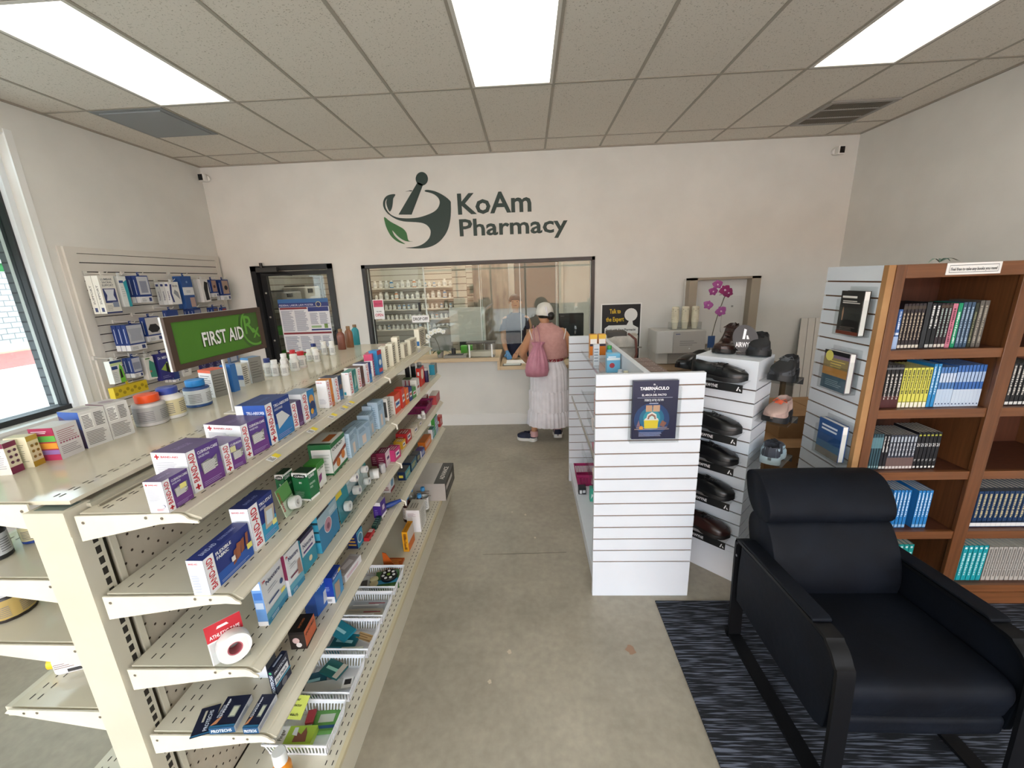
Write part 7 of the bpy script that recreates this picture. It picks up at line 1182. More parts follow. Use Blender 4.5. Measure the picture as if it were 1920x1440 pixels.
def row(desc, rowname, x, z, n, th, h, spine, ops, gap=.0005, lean=0.0, d=.15, y=BY0 + .045):
    for k in range(n):
        lab = (desc + ' on the ' + rowname) if n == 1 else '%s %s from left, %s' % (ordw(k), desc, rowname)
        book(lab, x, z, th, h, d, spine, ops, desc + 's on the ' + rowname if n > 1 else None, lean, y=y); x += th + gap
    return x
def spt(bg, fg, h1=.35, h2=.95, lab=None, band=None):
    o = []
    if band: o.append(('r', 0, band[0], 1, band[1], band[2]))
    o.append(('d', .5, h1, h2, .40, fg))
    if lab: o.append(('r', .1, .02, .9, .09, lab))
    return o
LB = 'left bay top shelf'; x = 1.737
x = row('blue and white paperback', LB, x, 1.468, 3, .019, .192, '#3a62a0', [('r', 0, 0, 1, .32, '#9fb6d8'), ('r', .1, .36, .9, .42, '#dce6f2')] + spt('', '#dfe8f4', .5, .95))
x = row('dark brown paperback', LB, x, 1.468, 6, .0165, .218, '#2b2024', spt('', '#b8a890', .2, .8, '#cfc8ba', (.88, .95, '#3f3328')))
x = row('plain black hardback', LB, x + .002, 1.468, 1, .024, .222, '#25272b', [])
x = row('thick black paperback with white title', LB, x, 1.468, 2, .021, .216, '#131519', spt('', '#dcdcd8', .45, .95, '#b9b9b4'))
x = row('dark plum paperback', LB, x, 1.468, 3, .017, .215, '#30232a', spt('', '#9fb0a8', .25, .9, '#d0c8bc', (.9, .96, '#4a3a2c')))
x = row('pink paperback', LB, x, 1.468, 1, .024, .212, '#c8788c', spt('', '#6a2438', .1, .9))
x = row('bright green paperback', LB, x, 1.468, 1, .022, .214, '#0f8a60', spt('', '#cfe8dc', .1, .8))
x = row('slate blue hardback', LB, x, 1.468, 3, .018, .216, '#3f566e', spt('', '#a8bccc', .1, .9))
x = row('dark olive hardback', LB, x, 1.468, 1, .018, .212, '#2f3326', spt('', '#8a8a6a', .1, .8))
x = row('grey speckled hardback', LB, x, 1.468, 2, .022, .222, '#5f5952', [('d', .5, .1, .9, .4, '#a49c8c')])
LB = 'left bay second shelf'; x = 1.737
x = row('black and red paperback', LB, x, 1.165, 6, .0195, .222, '#1f1c1e', [('r', 0, 0, 1, .28, '#4a1f20')] + spt('', '#c9c4bc', .2, .8, None, (.9, .94, '#6a6a6a')))
x = row('yellow paperback', LB, x, 1.165, 7, .0195, .205, '#d8d25a', [('r', .1, .0, .9, .13, '#e9e7d4')] + spt('', '#4a4a2a', .35, .95, None, (.14, .15, '#55502c')))
x = row('bright blue paperback', LB, x, 1.165, 2, .0185, .222, '#2b86c2', spt('', '#cfe4f2', .3, .95))
x = row('short blue and white paperback', LB, x, 1.165, 5, .0150, .205, '#4f7cb8', [('r', 0, 0, 1, .45, '#b9cbe0'), ('r', .1, .62, .9, .85, '#c4d4e8'), ('r', .3, .06, .7, .09, '#26406c')])
x = row('taller blue and white paperback', LB, x + .001, 1.165, 8, .0165, .212, '#3f6cb0', [('r', 0, 0, 1, .42, '#c2d0e0'), ('r', .1, .60, .9, .84, '#a9c0de'), ('r', .3, .05, .7, .08, '#26406c')])
LB = 'left bay third shelf'; x = 1.737
x = row('dark teal workbook', LB, x, .822, 7, .0125, .20, '#33505a', [('r', 0, .6, 1, .9, '#5a8088'), ('r', .2, .05, .8, .1, '#8fb0b4')])
x = row('near-black paperback with white title', LB, x, .822, 2, .0165, .195, '#1e1c22', spt('', '#d9d9d4', .5, .95, '#c9c9c4'))
x = row('grey paperback', LB, x, .822, 8, .0165, .192, '#3f434f', [('r', 0, 0, 1, .34, '#6a5450'), ('r', .2, .8, .8, .95, '#a8b0b8')] + spt('', '#c9ccd0', .4, .78, '#cfc8c4'))
x = row('black paperback with white numerals', LB, x, .822, 6, .0190, .205, '#17151a', [('t', '21', .15, .62, .08, '#e6e6e4', .7), ('t', '27', .15, .22, .05, '#cfcfcc', .5), ('r', .2, .90, .8, .94, '#a8a83a'), ('r', .2, .03, .8, .08, '#d8d8d4')])
LB = 'left bay fourth shelf'; x = 1.83
x = row('white paperback with a red top mark', LB, x, .468, 6, .0175, .205, '#cfc9d2', [('r', .1, .86, .9, .97, '#5a2a44')] + spt('', '#3a3a3e', .15, .8))
x = row('sky blue paperback', LB, x, .468, 5, .0185, .228, '#2a7cc0', spt('', '#d8e8f4', .3, .95, '#8fb8dc'), lean=0.0)
x = row('leaning sky blue paperback', LB, x + .034, .468, 4, .0186, .224, '#2c80c4', spt('', '#d8e8f4', .3, .95, '#8fb8dc'), lean=0.0)
LB = 'left bay bottom shelf'; x = 1.90
x = row('teal paperback', LB, x, .125, 8, .026, .235, '#1f9a94', [('c', .5, .93, .25, '#cfe8e4')] + spt('', '#bfe4e0', .15, .8))
LB = 'right bay second shelf'; x = row('black hymn paperback', 'right bay second shelf', 2.33, 1.165, 9, .021, .215, '#18171b', spt('', '#d0ccc4', .25, .95, '#d8d8d4'))
book('red paperback on the right bay top shelf', 2.322, 1.468, .022, .20, .15, '#8a2a30', spt('', '#e0c8c0', .2, .8), None)
book('single green leaning paperback on the right bay third shelf', 2.335, .822, .026, .235, .15, '#2f7a3a', [('r', 0, .88, 1, 1, '#17181a'), ('r', 0, .03, 1, .13, '#e4e4e0'), ('r', 0, .13, 1, .17, '#17181a'), ('d', .5, .3, .8, .3, '#8fc48a')], None)
row('navy commentary hardback', 'right bay fourth shelf', 2.325, .468, 16, .0255, .235, '#17365c', [('r', 0, .92, 1, 1, '#0f1116'), ('r', 0, .02, 1, .11, '#e2e2e0'), ('r', 0, .13, 1, .15, '#0f1116')] + spt('', '#c9b98a', .25, .85))
x = row('teal and white paperback', 'right bay bottom shelf', 2.325, .125, 7, .026, .225, '#1a9aa4', [('c', .5, .93, .25, '#e0f0ee')] + spt('', '#c4e8e8', .15, .8))
row('pale grey paperback', 'right bay bottom shelf', x + .003, .125, 11, .0245, .215, '#b4aea6', spt('', '#6a6660', .12, .95))
# clear holders with booklets on the bookcase end (face the aisle, -X)
def holder(label, y0, y1, z0, z1_, cover, ops, pages='#e8e6e0'):
    X = BX0 - .032; t = thing('booklet_holder', 'clear holder for the ' + label, 'holder', (X, (y0 + y1) / 2, z0)); m = MB(); e = .012
    m.box((X - .003, y0 - e, z0 - .01), (X - .001, y1 + e, z1_ + .02), ACR); m.box((X - .060, y0 - e, z0 - .01), (X - .057, y1 + e, z0 + (z1_ - z0) * .62), ACR); m.box((X - .06, y0 - e, z0 - .012), (X - .001, y1 + e, z0 - .009), ACR)
    for y in (y0 - e, y1 + e - .003): m.box((X - .06, y, z0 - .01), (X - .001, y + .003, z0 + (z1_ - z0) * .8), ACR)
    m.build('clear_case', t); b = MB(); b.box((X - .050, y0, z0 - .006), (X - .046, y1, z1_), M(cover, .4)); b.box((X - .046, y0 + .001, z0 - .004), (X - .022, y1 - .001, z1_ - .002), M(pages, .7)); b.box((X - .022, y0, z0 - .006), (X - .018, y1, z1_), M(cover, .4))
    fr = Fr((X - .050, y1, z0 - .006), (0, -1, 0), (0, 0, 1), y1 - y0, z1_ - z0 + .006); draw(b, fr, ops); tag(b.build('booklet', origin=(X - .035, (y0 + y1) / 2, z0)), label, 'book')
holder('black booklet with a candle cover on the bookcase end', 2.055, 2.20, 1.54, 1.75, '#1a1818', [('l', .12, .72, .9, .80, 2, '#d8d4cc', .5), ('l', .08, .84, .9, .9, 1, '#e4e0d8', .8), ('p', [(.18, .32), (.22, .32), (.24, .52), (.20, .64), (.16, .52)], '#b98a6a'), ('r', 0, 0, 1, .08, '#7c3a28'), ('l', .15, .08, .9, .2, 4, '#8a8078', .3)])
holder('sunset seaside booklet on the bookcase end', 2.075, 2.25, 1.24, 1.44, '#6a5f68', [('r', 0, 0, 1, .36, '#3f5f70'), ('r', 0, .36, 1, .56, '#c08a48'), ('r', 0, .56, 1, .82, '#8f7f58'), ('r', 0, .82, 1, .9, '#7a6a80'), ('r', 0, .9, 1, 1, '#15161a'), ('c', .22, .86, .16, '#d8cf6a'), ('l', .3, .6, .9, .8, 3, '#e0c86a', .3), ('l', .2, .1, .9, .28, 4, '#a9c0c8', .3)])
holder('blue booklet in the lowest clear holder on the bookcase end', 2.04, 2.21, .87, 1.065, '#23508a', [('r', 0, 0, 1, .2, '#8f8478'), ('r', 0, .2, 1, .4, '#4a7090'), ('l', .15, .72, .85, .92, 2, '#dfe8f2', .5)])
# ================================================================ CARPET AND ARMCHAIR
def carpet_mat():
    m = bpy.data.materials.new('striped_carpet'); m.use_nodes = True; n = m.node_tree.nodes; L = m.node_tree.links; b = n['Principled BSDF']
    tc = n.new('ShaderNodeTexCoord'); mp = n.new('ShaderNodeMapping'); mp.inputs['Scale'].default_value = (7, 150, 1); L.new(tc.outputs['Object'], mp.inputs[0]); no = n.new('ShaderNodeTexNoise'); no.inputs['Scale'].default_value = 1.0; no.inputs['Detail'].default_value = 2; L.new(mp.outputs[0], no.inputs[0])
    cr = n.new('ShaderNodeValToRGB'); e = cr.color_ramp.elements; e[0].position = .50; e[0].color = lin('#10131b'); e[1].position = .62; e[1].color = lin('#6a7080'); L.new(no.outputs[0], cr.inputs[0])
    n3 = n.new('ShaderNodeTexNoise'); n3.inputs['Scale'].default_value = 3.0; L.new(tc.outputs['Object'], n3.inputs[0]); mx = n.new('ShaderNodeMixRGB'); mx.blend_type = 'MULTIPLY'; mx.inputs[0].default_value = .4; L.new(cr.outputs[0], mx.inputs[1]); L.new(n3.outputs[0], mx.inputs[2]); L.new(mx.outputs[0], b.inputs['Base Color']); b.inputs['Roughness'].default_value = .95
    n4 = n.new('ShaderNodeTexNoise'); n4.inputs['Scale'].default_value = 400; L.new(tc.outputs['Object'], n4.inputs[0]); bp = n.new('ShaderNodeBump'); bp.inputs['Strength'].default_value = .6; bp.inputs['Distance'].default_value = .003; L.new(n4.outputs[0], bp.inputs['Height']); L.new(bp.outputs[0], b.inputs['Normal']); return m
tag(MB().box((.70, -2.2, .0005), (XR - .01, 2.02, .009), carpet_mat()).build('carpet', origin=(2.1, 0, 0)), 'dark navy carpet tiles with thin grey stripes under the armchair', 'carpet')
CZ = .0095; CX0, CX1 = 1.0, 1.675; t = thing('armchair', 'black leather armchair with wide padded arms at the lower right', 'chair', ((CX0 + CX1) / 2, 1.45, CZ)); steel = M('#0a0b0e', .5, spec=.25)
def strap_loop(x0, x1, name):
    P = [(1.115, CZ + .012), (1.75, CZ + .012), (1.778, .045), (1.805, .52), (1.79, .57), (1.75, .592), (1.25, .628), (1.17, .615), (1.125, .57), (1.105, .50), (1.085, .045)]
    P = smooth(P, 4); n = len(P); inner = []
    cx = sum(p[0] for p in P) / n; cz = sum(p[1] for p in P) / n
    for i in range(n):
        a, b = P[i - 1], P[(i + 1) % n]; d = (b[0] - a[0], b[1] - a[1]); l = math.hypot(*d) or 1; nx_, nz_ = -d[1] / l, d[0] / l
        if (cx - P[i][0]) * nx_ + (cz - P[i][1]) * nz_ < 0: nx_, nz_ = -nx_, -nz_
        inner.append((P[i][0] + nx_ * .014, P[i][1] + nz_ * .014))
    m = MB(); R = []
    for i in range(n): R.append([Vector((x0, P[i][0], P[i][1])), Vector((x1, P[i][0], P[i][1])), Vector((x1, inner[i][0], inner[i][1])), Vector((x0, inner[i][0], inner[i][1]))])
    R.append(R[0]); m.loft(R, steel, sm=False); return m.build(name, t)
strap_loop(CX0, CX0 + .062, 'arm_frame'); strap_loop(CX1 - .062, CX1, 'arm_frame')
for x0, x1, xo in ((CX0 + .012, CX0 + .040, 0), (CX1 - .040, CX1 - .012, 1)):
    m = MB(); pts = smooth([(1.14, .30), (1.135, .50), (1.17, .585), (1.30, .600), (1.72, .565), (1.765, .53), (1.76, .28), (1.70, .255), (1.25, .245), (1.16, .26)], 4); fr = Fr((x0, 0, 0), (0, 1, 0), (0, 0, 1)); m.prism(pts, fr, x1 - x0, LEATH); m.build('side_panel', t, sharp=.9, bevel=.006)
for x0, x1 in ((CX0 - .004, CX0 + .066), (CX1 - .066, CX1 + .004)):
    m = MB(); R = []
    for y, z in ((1.245, .629), (1.26, .634), (1.5, .617), (1.74, .599), (1.765, .588)): R.append([Vector((x0, y, z)), Vector((x1, y, z)), Vector((x1, y, z + .012)), Vector((x0, y, z + .012))])
    m.loft(R, LEATH, cap=True, sm=False); m.build('armrest_pad', t, bevel=.004)
def cushion(name, pts, x0, x1, mat, puff=.012, edge=.03):
    """side profile (y, z) swept across x with rolled edges"""
    pr = smooth(pts, 4); n = len(pr); cy = sum(p[0] for p in pr) / n; cz = sum(p[1] for p in pr) / n; m = MB(); R = []
    for f_, s_ in ((0, .93), (.006, .97), (.02, .99), (.12, 1.0), (.3, 1.0 + puff), (.5, 1.0 + puff * 1.3), (.7, 1.0 + puff), (.88, 1.0), (.98, .99), (.994, .97), (1, .93)): R.append([Vector((x0 + (x1 - x0) * f_, cy + (y - cy) * (1 - (1 - s_) * .5) , cz + (z - cz) * (1 - (1 - s_) * .6))) for y, z in pr])
    m.loft(R, mat, cap=True); return m.build(name, t, sharp=1.3)
cushion('seat_cushion', [(1.13, .38), (1.125, .44), (1.16, .475), (1.30, .475), (1.55, .455), (1.70, .44), (1.72, .38), (1.68, .32), (1.30, .30), (1.16, .31)], CX0 + .055, CX1 - .055, LEATH, .02)
cushion('seat_front_roll', [(1.145, .25), (1.13, .30), (1.15, .335), (1.30, .33), (1.45, .30), (1.44, .24), (1.25, .225)], CX0 + .06, CX1 - .06, LEATH, .02)
cushion('backrest', [(1.60, .40), (1.575, .50), (1.60, .62), (1.655, .715), (1.70, .75), (1.80, .74), (1.83, .66), (1.77, .50), (1.72, .40), (1.66, .37)], CX0 + .066, CX1 - .062, LEATH, .02)
cushion('headrest_cushion', [(1.685, .745), (1.665, .80), (1.70, .87), (1.765, .925), (1.84, .932), (1.89, .905), (1.88, .84), (1.84, .77), (1.77, .73)], CX0 + .064, CX1 - .06, LEATH, .02)
MB().box((CX0 + .06, 1.20, .235), (CX1 - .06, 1.70, .30), BLK).build('under_frame', t); MB().box((CX0 + .06, 1.70, .28), (CX1 - .06, 1.73, .56), BLK).build('rear_frame', t)
m = MB()
for x, y, z in ((CX0 + .002, 1.78, .50), (CX1 - .07, 1.76, .60)): m.lathe([(.006, 0), (.006, .002), (.002, .003)], (x, y, z), M('#7a7c80', .3, .8), 10, Matrix.Rotation(-PI / 2, 3, 'Y'))
m.build('bolt', t)
# ================================================================ PEOPLE
def skinned(name, chains, root, mat, parent, sub=2, off=Vector()):
    """one continuous body grown along connected joints: chains of (key, (x, y, z), r) sharing keys"""
    idx = {}; V = []; Rr = []; E = []
    for ch in chains:
        prev = None
        for key, p, r in ch:
            if key not in idx: idx[key] = len(V); V.append(Vector(p) - off); Rr.append(r)
            if prev is not None: E.append((prev, idx[key]))
            prev = idx[key]
    me = bpy.data.meshes.new(name); me.from_pydata(V, E, []); o = bpy.data.objects.new(name, me); C.objects.link(o)
    s = o.modifiers.new('skin', 'SKIN'); s.use_smooth_shade = True; s.branch_smoothing = .4
    if not me.skin_vertices:
        bpy.context.view_layer.objects.active = o; o.select_set(True)
    sv = me.skin_vertices[0].data
    for i, r in enumerate(Rr): sv[i].radius = (r if isinstance(r, tuple) else (r, r)); sv[i].use_root = False
    sv[idx[root]].use_root = True
    sb = o.modifiers.new('subdiv', 'SUBSURF'); sb.levels = sub; sb.render_levels = sub
    dg = bpy.context.evaluated_depsgraph_get(); ev = o.evaluated_get(dg); m2 = bpy.data.meshes.new_from_object(ev, depsgraph=dg); bpy.data.objects.remove(o)
    m2.materials.clear(); m2.materials.append(mat); m2.polygons.foreach_set('use_smooth', [True] * len(m2.polygons)); m2.name = name
    o = bpy.data.objects.new(name, m2); C.objects.link(o); o.parent = parent; ORG[o.name] = off; return o
def hand(pre, wr, d, side, palm_r=.022, curl=.0, spread=.011, up=Vector((0, 0, 1))):
    """palm and five fingers continuing from the wrist, heading d; side = +1 puts the thumb to the left of d"""
    d = Vector(d).normalized(); lt = up.cross(d).normalized() * side; w = Vector(wr); out = []; pc = w + d * .045
    out.append([(pre + 'wrist', tuple(w), .024), (pre + 'palm', tuple(pc), (.034, .016))])
    for k, (L_, o_) in enumerate(((.068, 1.5), (.078, .5), (.072, -.5), (.056, -1.5))):
        b = w + d * .082 + lt * o_ * .018; out.append([(pre + 'palm', tuple(pc), (.034, .016)), (pre + 'k%d' % k, tuple(b), .0095), (pre + 'm%d' % k, tuple(b + d * L_ * .5 - up * curl * .4 * L_), .0085), (pre + 't%d' % k, tuple(b + d * L_ * (.95 - curl * .4) - up * curl * L_), .007)])
    b = w + d * .03 + lt * .03; out.append([(pre + 'palm', tuple(pc), (.034, .016)), (pre + 'th0', tuple(b + d * .01), .011), (pre + 'th1', tuple(b + d * .04 + lt * .018 - up * curl * .01), .009), (pre + 'th2', tuple(b + d * .065 + lt * .02 - up * curl * .02), .0075)])
    return out
SKIN = noisy('warm_skin', '#c08a66', '#c8936f', 8, .5); SKIN2 = noisy('light_brown_skin', '#b98a6c', '#c29474', 8, .5)
W0 = Vector((.20, 4.52, 0)); wo = thing('person', 'person in a pink sleeveless jacket, white headscarf and long white skirt at the counter', 'person', W0)
ch = [[('pel', (.20, 4.52, .90), (.15, .11)), ('wst', (.20, 4.52, 1.02), (.145, .105)), ('chs', (.20, 4.51, 1.19), (.15, .105)), ('nkb', (.19, 4.515, 1.33), (.07, .06)), ('nk', (.178, 4.53, 1.385), .05), ('jaw', (.168, 4.552, 1.435), (.060, .064)), ('hd', (.172, 4.548, 1.50), (.078, .088)), ('crn', (.178, 4.545, 1.56), (.060, .068))],
      [('jaw', (.168, 4.552, 1.435), .06), ('chin', (.135, 4.615, 1.425), .026)], [('hd', (.172, 4.548, 1.50), .08), ('nose', (.122, 4.636, 1.482), .011)],
      [('pel', (.20, 4.52, .90), .15), ('hL', (.12, 4.52, .80), .095), ('kL', (.07, 4.50, .46), .062), ('cL', (.045, 4.50, .28), .050), ('aL', (.03, 4.49, .11), .036), ('fL', (-.02, 4.515, .055), .030)],
      [('pel', (.20, 4.52, .90), .15), ('hR', (.28, 4.52, .80), .095), ('kR', (.30, 4.55, .46), .062), ('cR', (.305, 4.56, .28), .050), ('aR', (.31, 4.565, .12), .036), ('fR', (.315, 4.62, .06), .030)],
      [('chs', (.20, 4.51, 1.19), .15), ('sL', (.035, 4.505, 1.285), .068), ('uL', (-.02, 4.53, 1.17), .060), ('eL', (-.085, 4.575, 1.05), .050), ('rL', (-.06, 4.70, .955), .038), ('Lwrist', (-.03, 4.79, .885), .024)],
      [('chs', (.20, 4.51, 1.19), .15), ('sR', (.365, 4.505, 1.285), .068), ('uR', (.42, 4.54, 1.17), .058), ('eR', (.45, 4.60, 1.05), .048), ('rR', (.39, 4.71, .955), .037), ('Rwrist', (.34, 4.80, .885), .024)]]
ch += hand('L', (-.03, 4.79, .885), (.25, 1, -.28), -1, curl=.05) + hand('R', (.34, 4.80, .885), (-.3, 1, -.28), 1, curl=.05)
skinned('body', ch, 'pel', SKIN, wo, 2, W0)
def ringsof(spec, n, pleat=0, cnt=24, ph=0):
    R = []
    for (cx, cy, z, rx, ry, amp) in spec:
        R.append([Vector((cx + rx * math.cos(a) * (1 + amp * math.sin(cnt * a + ph) + amp * .6 * math.sin((cnt // 2 + 3) * a + 2 * z)), cy + ry * math.sin(a) * (1 + amp * math.sin(cnt * a + ph) + amp * .6 * math.sin((cnt // 2 + 3) * a + 2 * z)), z + (amp * .10 * math.sin(cnt * a) if z < .21 else 0))) for a in [2 * PI * k / n for k in range(n)]])
    return R
skw = noisy('white_gauze_cotton', '#e4e2e8', '#eeecf2', 12, .8); sk = MB()
sk.loft(ringsof([(.21, 4.52, .985, .150, .125, .0), (.21, 4.52, .95, .165, .135, .01), (.21, 4.52, .86, .205, .165, .018), (.21, 4.52, .74, .212, .175, .022), (.21, 4.52, .625, .216, .178, .012)], 120), skw)
sk.loft(ringsof([(.21, 4.52, .632, .216, .178, .012), (.21, 4.52, .615, .222, .184, .03), (.212, 4.525, .50, .226, .19, .032), (.212, 4.525, .385, .228, .192, .014)], 120, cnt=30), skw)
sk.loft(ringsof([(.212, 4.525, .392, .228, .192, .014), (.212, 4.525, .375, .236, .198, .04), (.215, 4.53, .29, .246, .19, .05), (.215, 4.53, .205, .252, .18, .055), (.215, 4.53, .198, .248, .176, .055)], 120, cnt=34), skw); sk.build('skirt', wo, sharp=2.5)
MB().loft(ringsof([(.21, 4.52, .965, .168, .140, .004), (.21, 4.52, 1.03, .163, .135, .004)], 60), noisy('red_patterned_cloth', '#8f1226', '#d8c8c4', 60, .8, lo=.50, hi=.60)).build('waistband', wo, sharp=2)
pk = noisy('dusty_pink_knit', '#c0908a', '#ca9a94', 30, .85); jk = MB()
jk.loft(ringsof([(.205, 4.515, 1.005, .215, .165, .006), (.205, 4.515, 1.01, .219, .168, .004), (.20, 4.51, 1.10, .214, .165, .003), (.20, 4.505, 1.18, .206, .16, .002), (.20, 4.505, 1.25, .198, .148, 0), (.20, 4.505, 1.30, .180, .125, 0), (.197, 4.51, 1.335, .135, .10, 0), (.19, 4.515, 1.365, .085, .08, 0), (.185, 4.52, 1.385, .068, .068, 0), (.184, 4.522, 1.388, .063, .063, 0)], 64), pk); jk.build('jacket', wo, sharp=2)
m = MB()
for sx, sg in ((.025, -1), (.378, 1)): m.tube([Vector((sx + .022 * sg * math.cos(a), 4.505 + .082 * math.cos(a + 1.57), 1.235 + .078 * math.sin(a + 1.57) * 1.0)) for a in [2 * PI * k / 18 for k in range(19)]], .006, M('#e0d4ce', .8), 6)
m.build('armhole_trim', wo)
hc = Vector((.174, 4.548, 1.508)); sc = MB(); R = []
for k in range(12):
    u = k / 11; ph = u * PI * .56; R.append([hc + Vector(((.094 * math.sin(ph) + .002) * math.cos(a) * 1.02 + .004 * math.sin(3 * a + k * .6), (.102 * math.sin(ph) + .002) * math.sin(a) - .012 * u + .003 * math.sin(4 * a), .098 * math.cos(ph) - .022 * max(0, -math.sin(a)) * u + .012 * max(0, math.sin(a)) * u + .004 * math.sin(5 * a + 1.0 * k) * u)) for a in [2 * PI * j / 36 for j in range(36)]])
sc.loft(R, noisy('white_headscarf', '#cfcdc4', '#dedcd4', 10, .8), cap=False); sc.tube([hc + Vector((.01, -.095, .05)), hc + Vector((.02, -.112, .0)), hc + Vector((.03, -.118, -.045))], [.03, .026, .006], skw, 10, .35); sc.build('headscarf', wo, sharp=2)
hr = MB(); R = []
for k in range(7): u = k / 6; R.append([hc + Vector((.083 * math.cos(a) * (1 - .25 * u), .09 * math.sin(a) * (1 - .2 * u) - .005, -.015 - .055 * u)) for a in [PI * 1.02 + PI * .96 * j / 16 for j in range(17)]])
hr.loft(R, M('#16110f', .5), close=False); hr.lathe([(.012, -.042), (.030, -.034), (.040, -.012), (.040, .012), (.030, .032), (.010, .040)], hc + Vector((.062, -.088, -.045)), M('#120e0d', .45), 18, Matrix.Rotation(.5, 3, 'X')); hr.build('hair_bun', wo, sharp=2)
m = MB(); m.lathe([(.006, -.006), (.016, -.004), (.019, .002), (.014, .006), (.006, .004)], hc + Vector((-.082, .012, -.025)), SKIN, 14, Matrix.Rotation(PI / 2, 3, 'Y') @ Matrix.Rotation(.2, 3, 'X'), ex=1.5, ey=1.0); m.build('ear', wo)
m = MB()
for dx in (-.068, -.018): m.lathe([(.0001, -.008), (.007, -.004), (.008, 0), (.005, .006), (.0001, .008)], hc + Vector((dx, .072 if dx > -.05 else .050, .0)), M('#1a1412', .3), 10)
m.build('eyes', wo); MB().tube([hc + Vector((-.058, .080, -.056)), hc + Vector((-.040, .092, -.056)), hc + Vector((-.020, .092, -.055))], .005, M('#8a4a44', .5), 6).build('lips', wo)
# pink bag on the left shoulder
bgm = noisy('pink_bag_leather', '#b97a8c', '#c98a9b', 14, .45, .3, bscale=12); bt = thing('shoulder_bag', 'pink slouchy drawstring bag hanging from the left shoulder of the woman', 'bag', (.07, 4.27, .84)); m = MB()
m.loft(ringsof([(.07, 4.285, .835, .085, .04, .01), (.07, 4.28, .845, .115, .06, .015), (.072, 4.275, .90, .128, .075, .02), (.075, 4.278, .97, .118, .07, .035), (.08, 4.285, 1.05, .095, .058, .06), (.086, 4.29, 1.12, .066, .045, .09), (.09, 4.293, 1.165, .045, .035, .12), (.092, 4.293, 1.19, .060, .042, .14), (.093, 4.293, 1.205, .065, .045, .14), (.092, 4.293, 1.18, .035, .025, .1)], 72, cnt=12), bgm); m.build('pouch', bt, sharp=2)
for dx in (-.03, .02): MB().tube([(.09 + dx, 4.285, 1.17), (.085 + dx * 1.1, 4.31, 1.27), (.075 + dx, 4.36, 1.335), (.07 + dx * .8, 4.44, 1.36), (.068 + dx * .8, 4.52, 1.352), (.07 + dx, 4.60, 1.31)], .010, bgm, 8, .4).build('strap', bt)
m = MB(); m.tube([(.088, 4.245, 1.16), (.07, 4.215, 1.10), (.075, 4.21, 1.02), (.068, 4.21, .94)], .004, bgm, 6); m.tube([(.095, 4.245, 1.16), (.11, 4.215, 1.10), (.108, 4.205, 1.0)], .004, bgm, 6); m.build('drawstring', bt)
sL = shoe('navy slip-on sneaker with a white sole on the left foot of the woman', Vector((-.055, 4.535, .001)), math.atan2(.40, -.92), 'runner', '#161c33', '#1c2440', '#d8d6d2', L=.255, lining='#c9a8a4', lace='#161c33')
sR = shoe('navy slip-on sneaker with a white sole on the right foot of the woman', Vector((.315, 4.625, .012)), math.atan2(1, .06), 'runner', '#161c33', '#1c2440', '#d8d6d2', L=.255, pitch=.10, lining='#c9a8a4', lace='#161c33')
m = MB(); m.lathe([(.047, 0), (.045, .03), (.048, .07)], (.028, 4.49, .065), M('#c9a0a0', .8), 16, cap=False); m.lathe([(.047, 0), (.045, .03), (.048, .07)], (.31, 4.565, .075), M('#c9a0a0', .8), 16, cap=False); m.build('sock', wo)
# pharmacist behind the glass
PY = 5.62; P0_ = Vector((-.18, PY, 0)); po = thing('person', 'person in navy scrubs with a blue glove behind the counter glass', 'person', P0_); c = -.18
ch = [[('pel', (c, PY, .92), (.13, .09)), ('wst', (c, PY, 1.05), (.12, .085)), ('chs', (c, PY, 1.24), (.13, .09)), ('nkb', (c, PY - .01, 1.40), (.06, .05)), ('nk', (c, PY - .02, 1.45), .045), ('jaw', (c, PY - .04, 1.50), .058), ('hd', (c, PY - .035, 1.57), (.075, .085)), ('crn', (c, PY - .03, 1.63), .06)], [('jaw', (c, PY - .04, 1.50), .058), ('chin', (c, PY - .095, 1.485), .024)], [('hd', (c, PY - .035, 1.57), .08), ('nose', (c, PY - .128, 1.545), .011)],
      [('pel', (c, PY, .92), .13), ('hL', (c - .08, PY, .80), .08), ('kL', (c - .09, PY, .47), .055), ('aL', (c - .09, PY, .1), .038), ('fL', (c - .09, PY - .13, .045), .03)], [('pel', (c, PY, .92), .13), ('hR', (c + .08, PY, .80), .08), ('kR', (c + .09, PY, .47), .055), ('aR', (c + .09, PY, .1), .038), ('fR', (c + .09, PY - .13, .045), .03)],
      [('chs', (c, PY, 1.24), .13), ('sL', (c - .15, PY, 1.345), .058), ('uL', (c - .175, PY - .02, 1.20), .046), ('eL', (c - .18, PY - .05, 1.07), .040), ('rL', (c - .15, PY - .15, .95), .032), ('Lwrist', (c - .12, PY - .22, .905), .024)],
      [('chs', (c, PY, 1.24), .13), ('sR', (c + .15, PY, 1.345), .058), ('uR', (c + .18, PY - .03, 1.20), .046), ('eR', (c + .17, PY - .09, 1.08), .040), ('rR', (c + .08, PY - .19, .98), .032), ('Rwrist', (c + .02, PY - .24, .93), .024)]]
ch += hand('L', (c - .12, PY - .22, .905), (.25, -1, -.45), -1, curl=.25) + hand('R', (c + .02, PY - .24, .93), (-.35, -.9, -.5), 1, curl=.25)
skinned('body', ch, 'pel', SKIN2, po, 2, P0_)
nvy = noisy('navy_scrubs', '#1b2036', '#20263e', 20, .8); m = MB()
m.loft(ringsof([(c, PY, .80, .165, .125, .01), (c, PY, .95, .160, .12, .008), (c, PY, 1.10, .150, .115, .005), (c, PY, 1.24, .158, .118, .002), (c, PY, 1.33, .160, .11, 0), (c, PY, 1.385, .12, .085, 0), (c, PY - .006, 1.415, .075, .068, 0), (c, PY - .008, 1.42, .068, .062, 0)], 48), nvy)
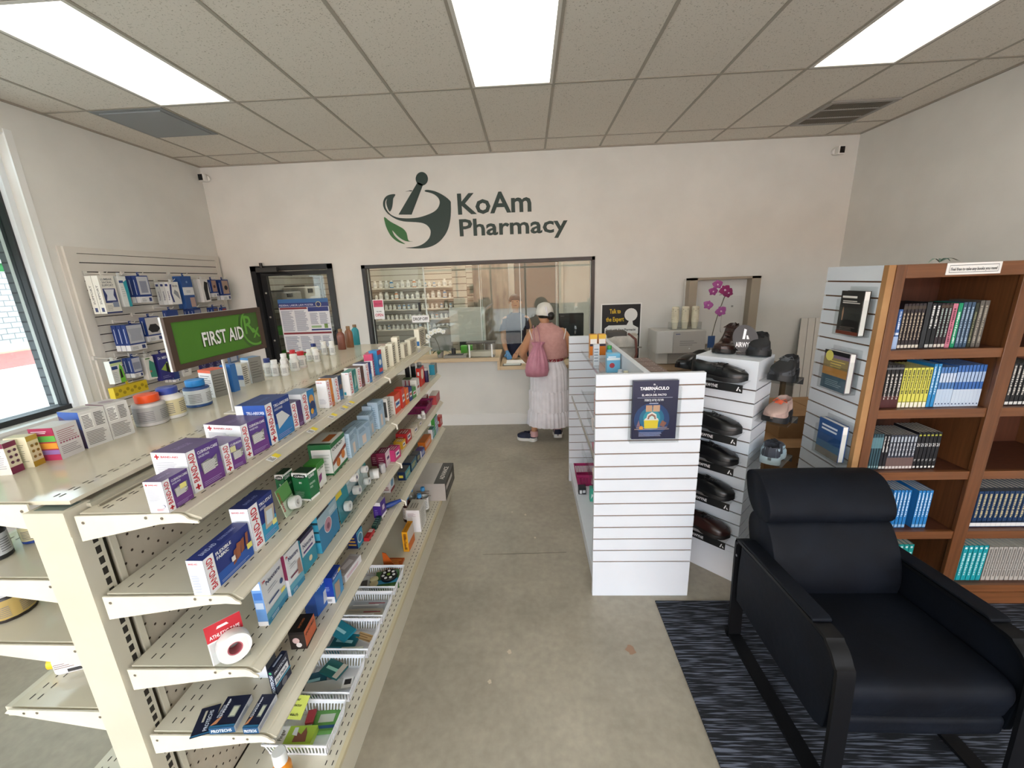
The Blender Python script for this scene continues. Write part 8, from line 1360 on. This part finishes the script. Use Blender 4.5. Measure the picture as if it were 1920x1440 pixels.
for sg in (-1, 1): m.loft([[Vector((c + sg * (.12 + .058 * u) , PY - .012 * u, 1.355 - .17 * u)) + Vector((.068 * math.cos(a) * (1 - .1 * u), .068 * math.sin(a), .02 * math.cos(a) * -sg)) for a in [2 * PI * j / 20 for j in range(20)]] for u in (0, .35, .7, 1)], nvy)
m.build('scrub_top', po, sharp=2); m = MB()
for sg in (-1, 1): m.loft([[Vector((c + sg * (.075 + .012 * u), PY, .86 - .76 * u)) + Vector((.092 * (1 - .25 * u) * math.cos(a), .098 * (1 - .25 * u) * math.sin(a), 0)) for a in [2 * PI * j / 20 for j in range(20)]] for u in (0, .3, .6, 1)], nvy, cap=True)
m.build('trousers', po, sharp=2)
h2 = Vector((c, PY - .035, 1.575)); m = MB(); R = []
for k in range(10): u = k / 9; ph = u * PI * .55; R.append([h2 + Vector((.087 * math.sin(ph) * math.cos(a), .093 * math.sin(ph) * math.sin(a) + .012, .092 * math.cos(ph) + .03 * max(0, -math.sin(a)) * u)) for a in [2 * PI * j / 28 for j in range(28)]])
m.loft(R, M('#17110e', .5)); m.build('hair', po, sharp=2); m = MB()
for dx in (-.03, .03): m.lathe([(.0001, -.008), (.008, -.003), (.008, .003), (.0001, .008)], h2 + Vector((dx, -.080, -.005)), M('#1a1412', .3), 10)
m.build('eyes', po); MB().tube([h2 + Vector((-.022, -.078, -.055)), h2 + Vector((0, -.088, -.056)), h2 + Vector((.022, -.078, -.055))], .005, M('#8a4a44', .5), 6).build('lips', po)
for dx in (-.082, .082): MB().lathe([(.006, -.005), (.016, -.003), (.018, .002), (.006, .005)], h2 + Vector((dx, .012, -.015)), SKIN2, 12, Matrix.Rotation(PI / 2, 3, 'Y'), ex=1.5).build('ear', po)
gl = hand('G', (c - .12, PY - .22, .905), (.25, -1, -.45), -1, curl=.25); G2 = []
for chn in gl: G2.append([(k_, p_, (r_[0] + .003, r_[1] + .003) if isinstance(r_, tuple) else r_ + .0028) for k_, p_, r_ in chn])
G2.append([('Gwrist', (c - .12, PY - .22, .905), .027), ('Gcuff', (c - .138, PY - .175, .93), .032)])
skinned('glove', G2, 'Gpalm', M('#4a86b8', .5), po, 2, P0_)
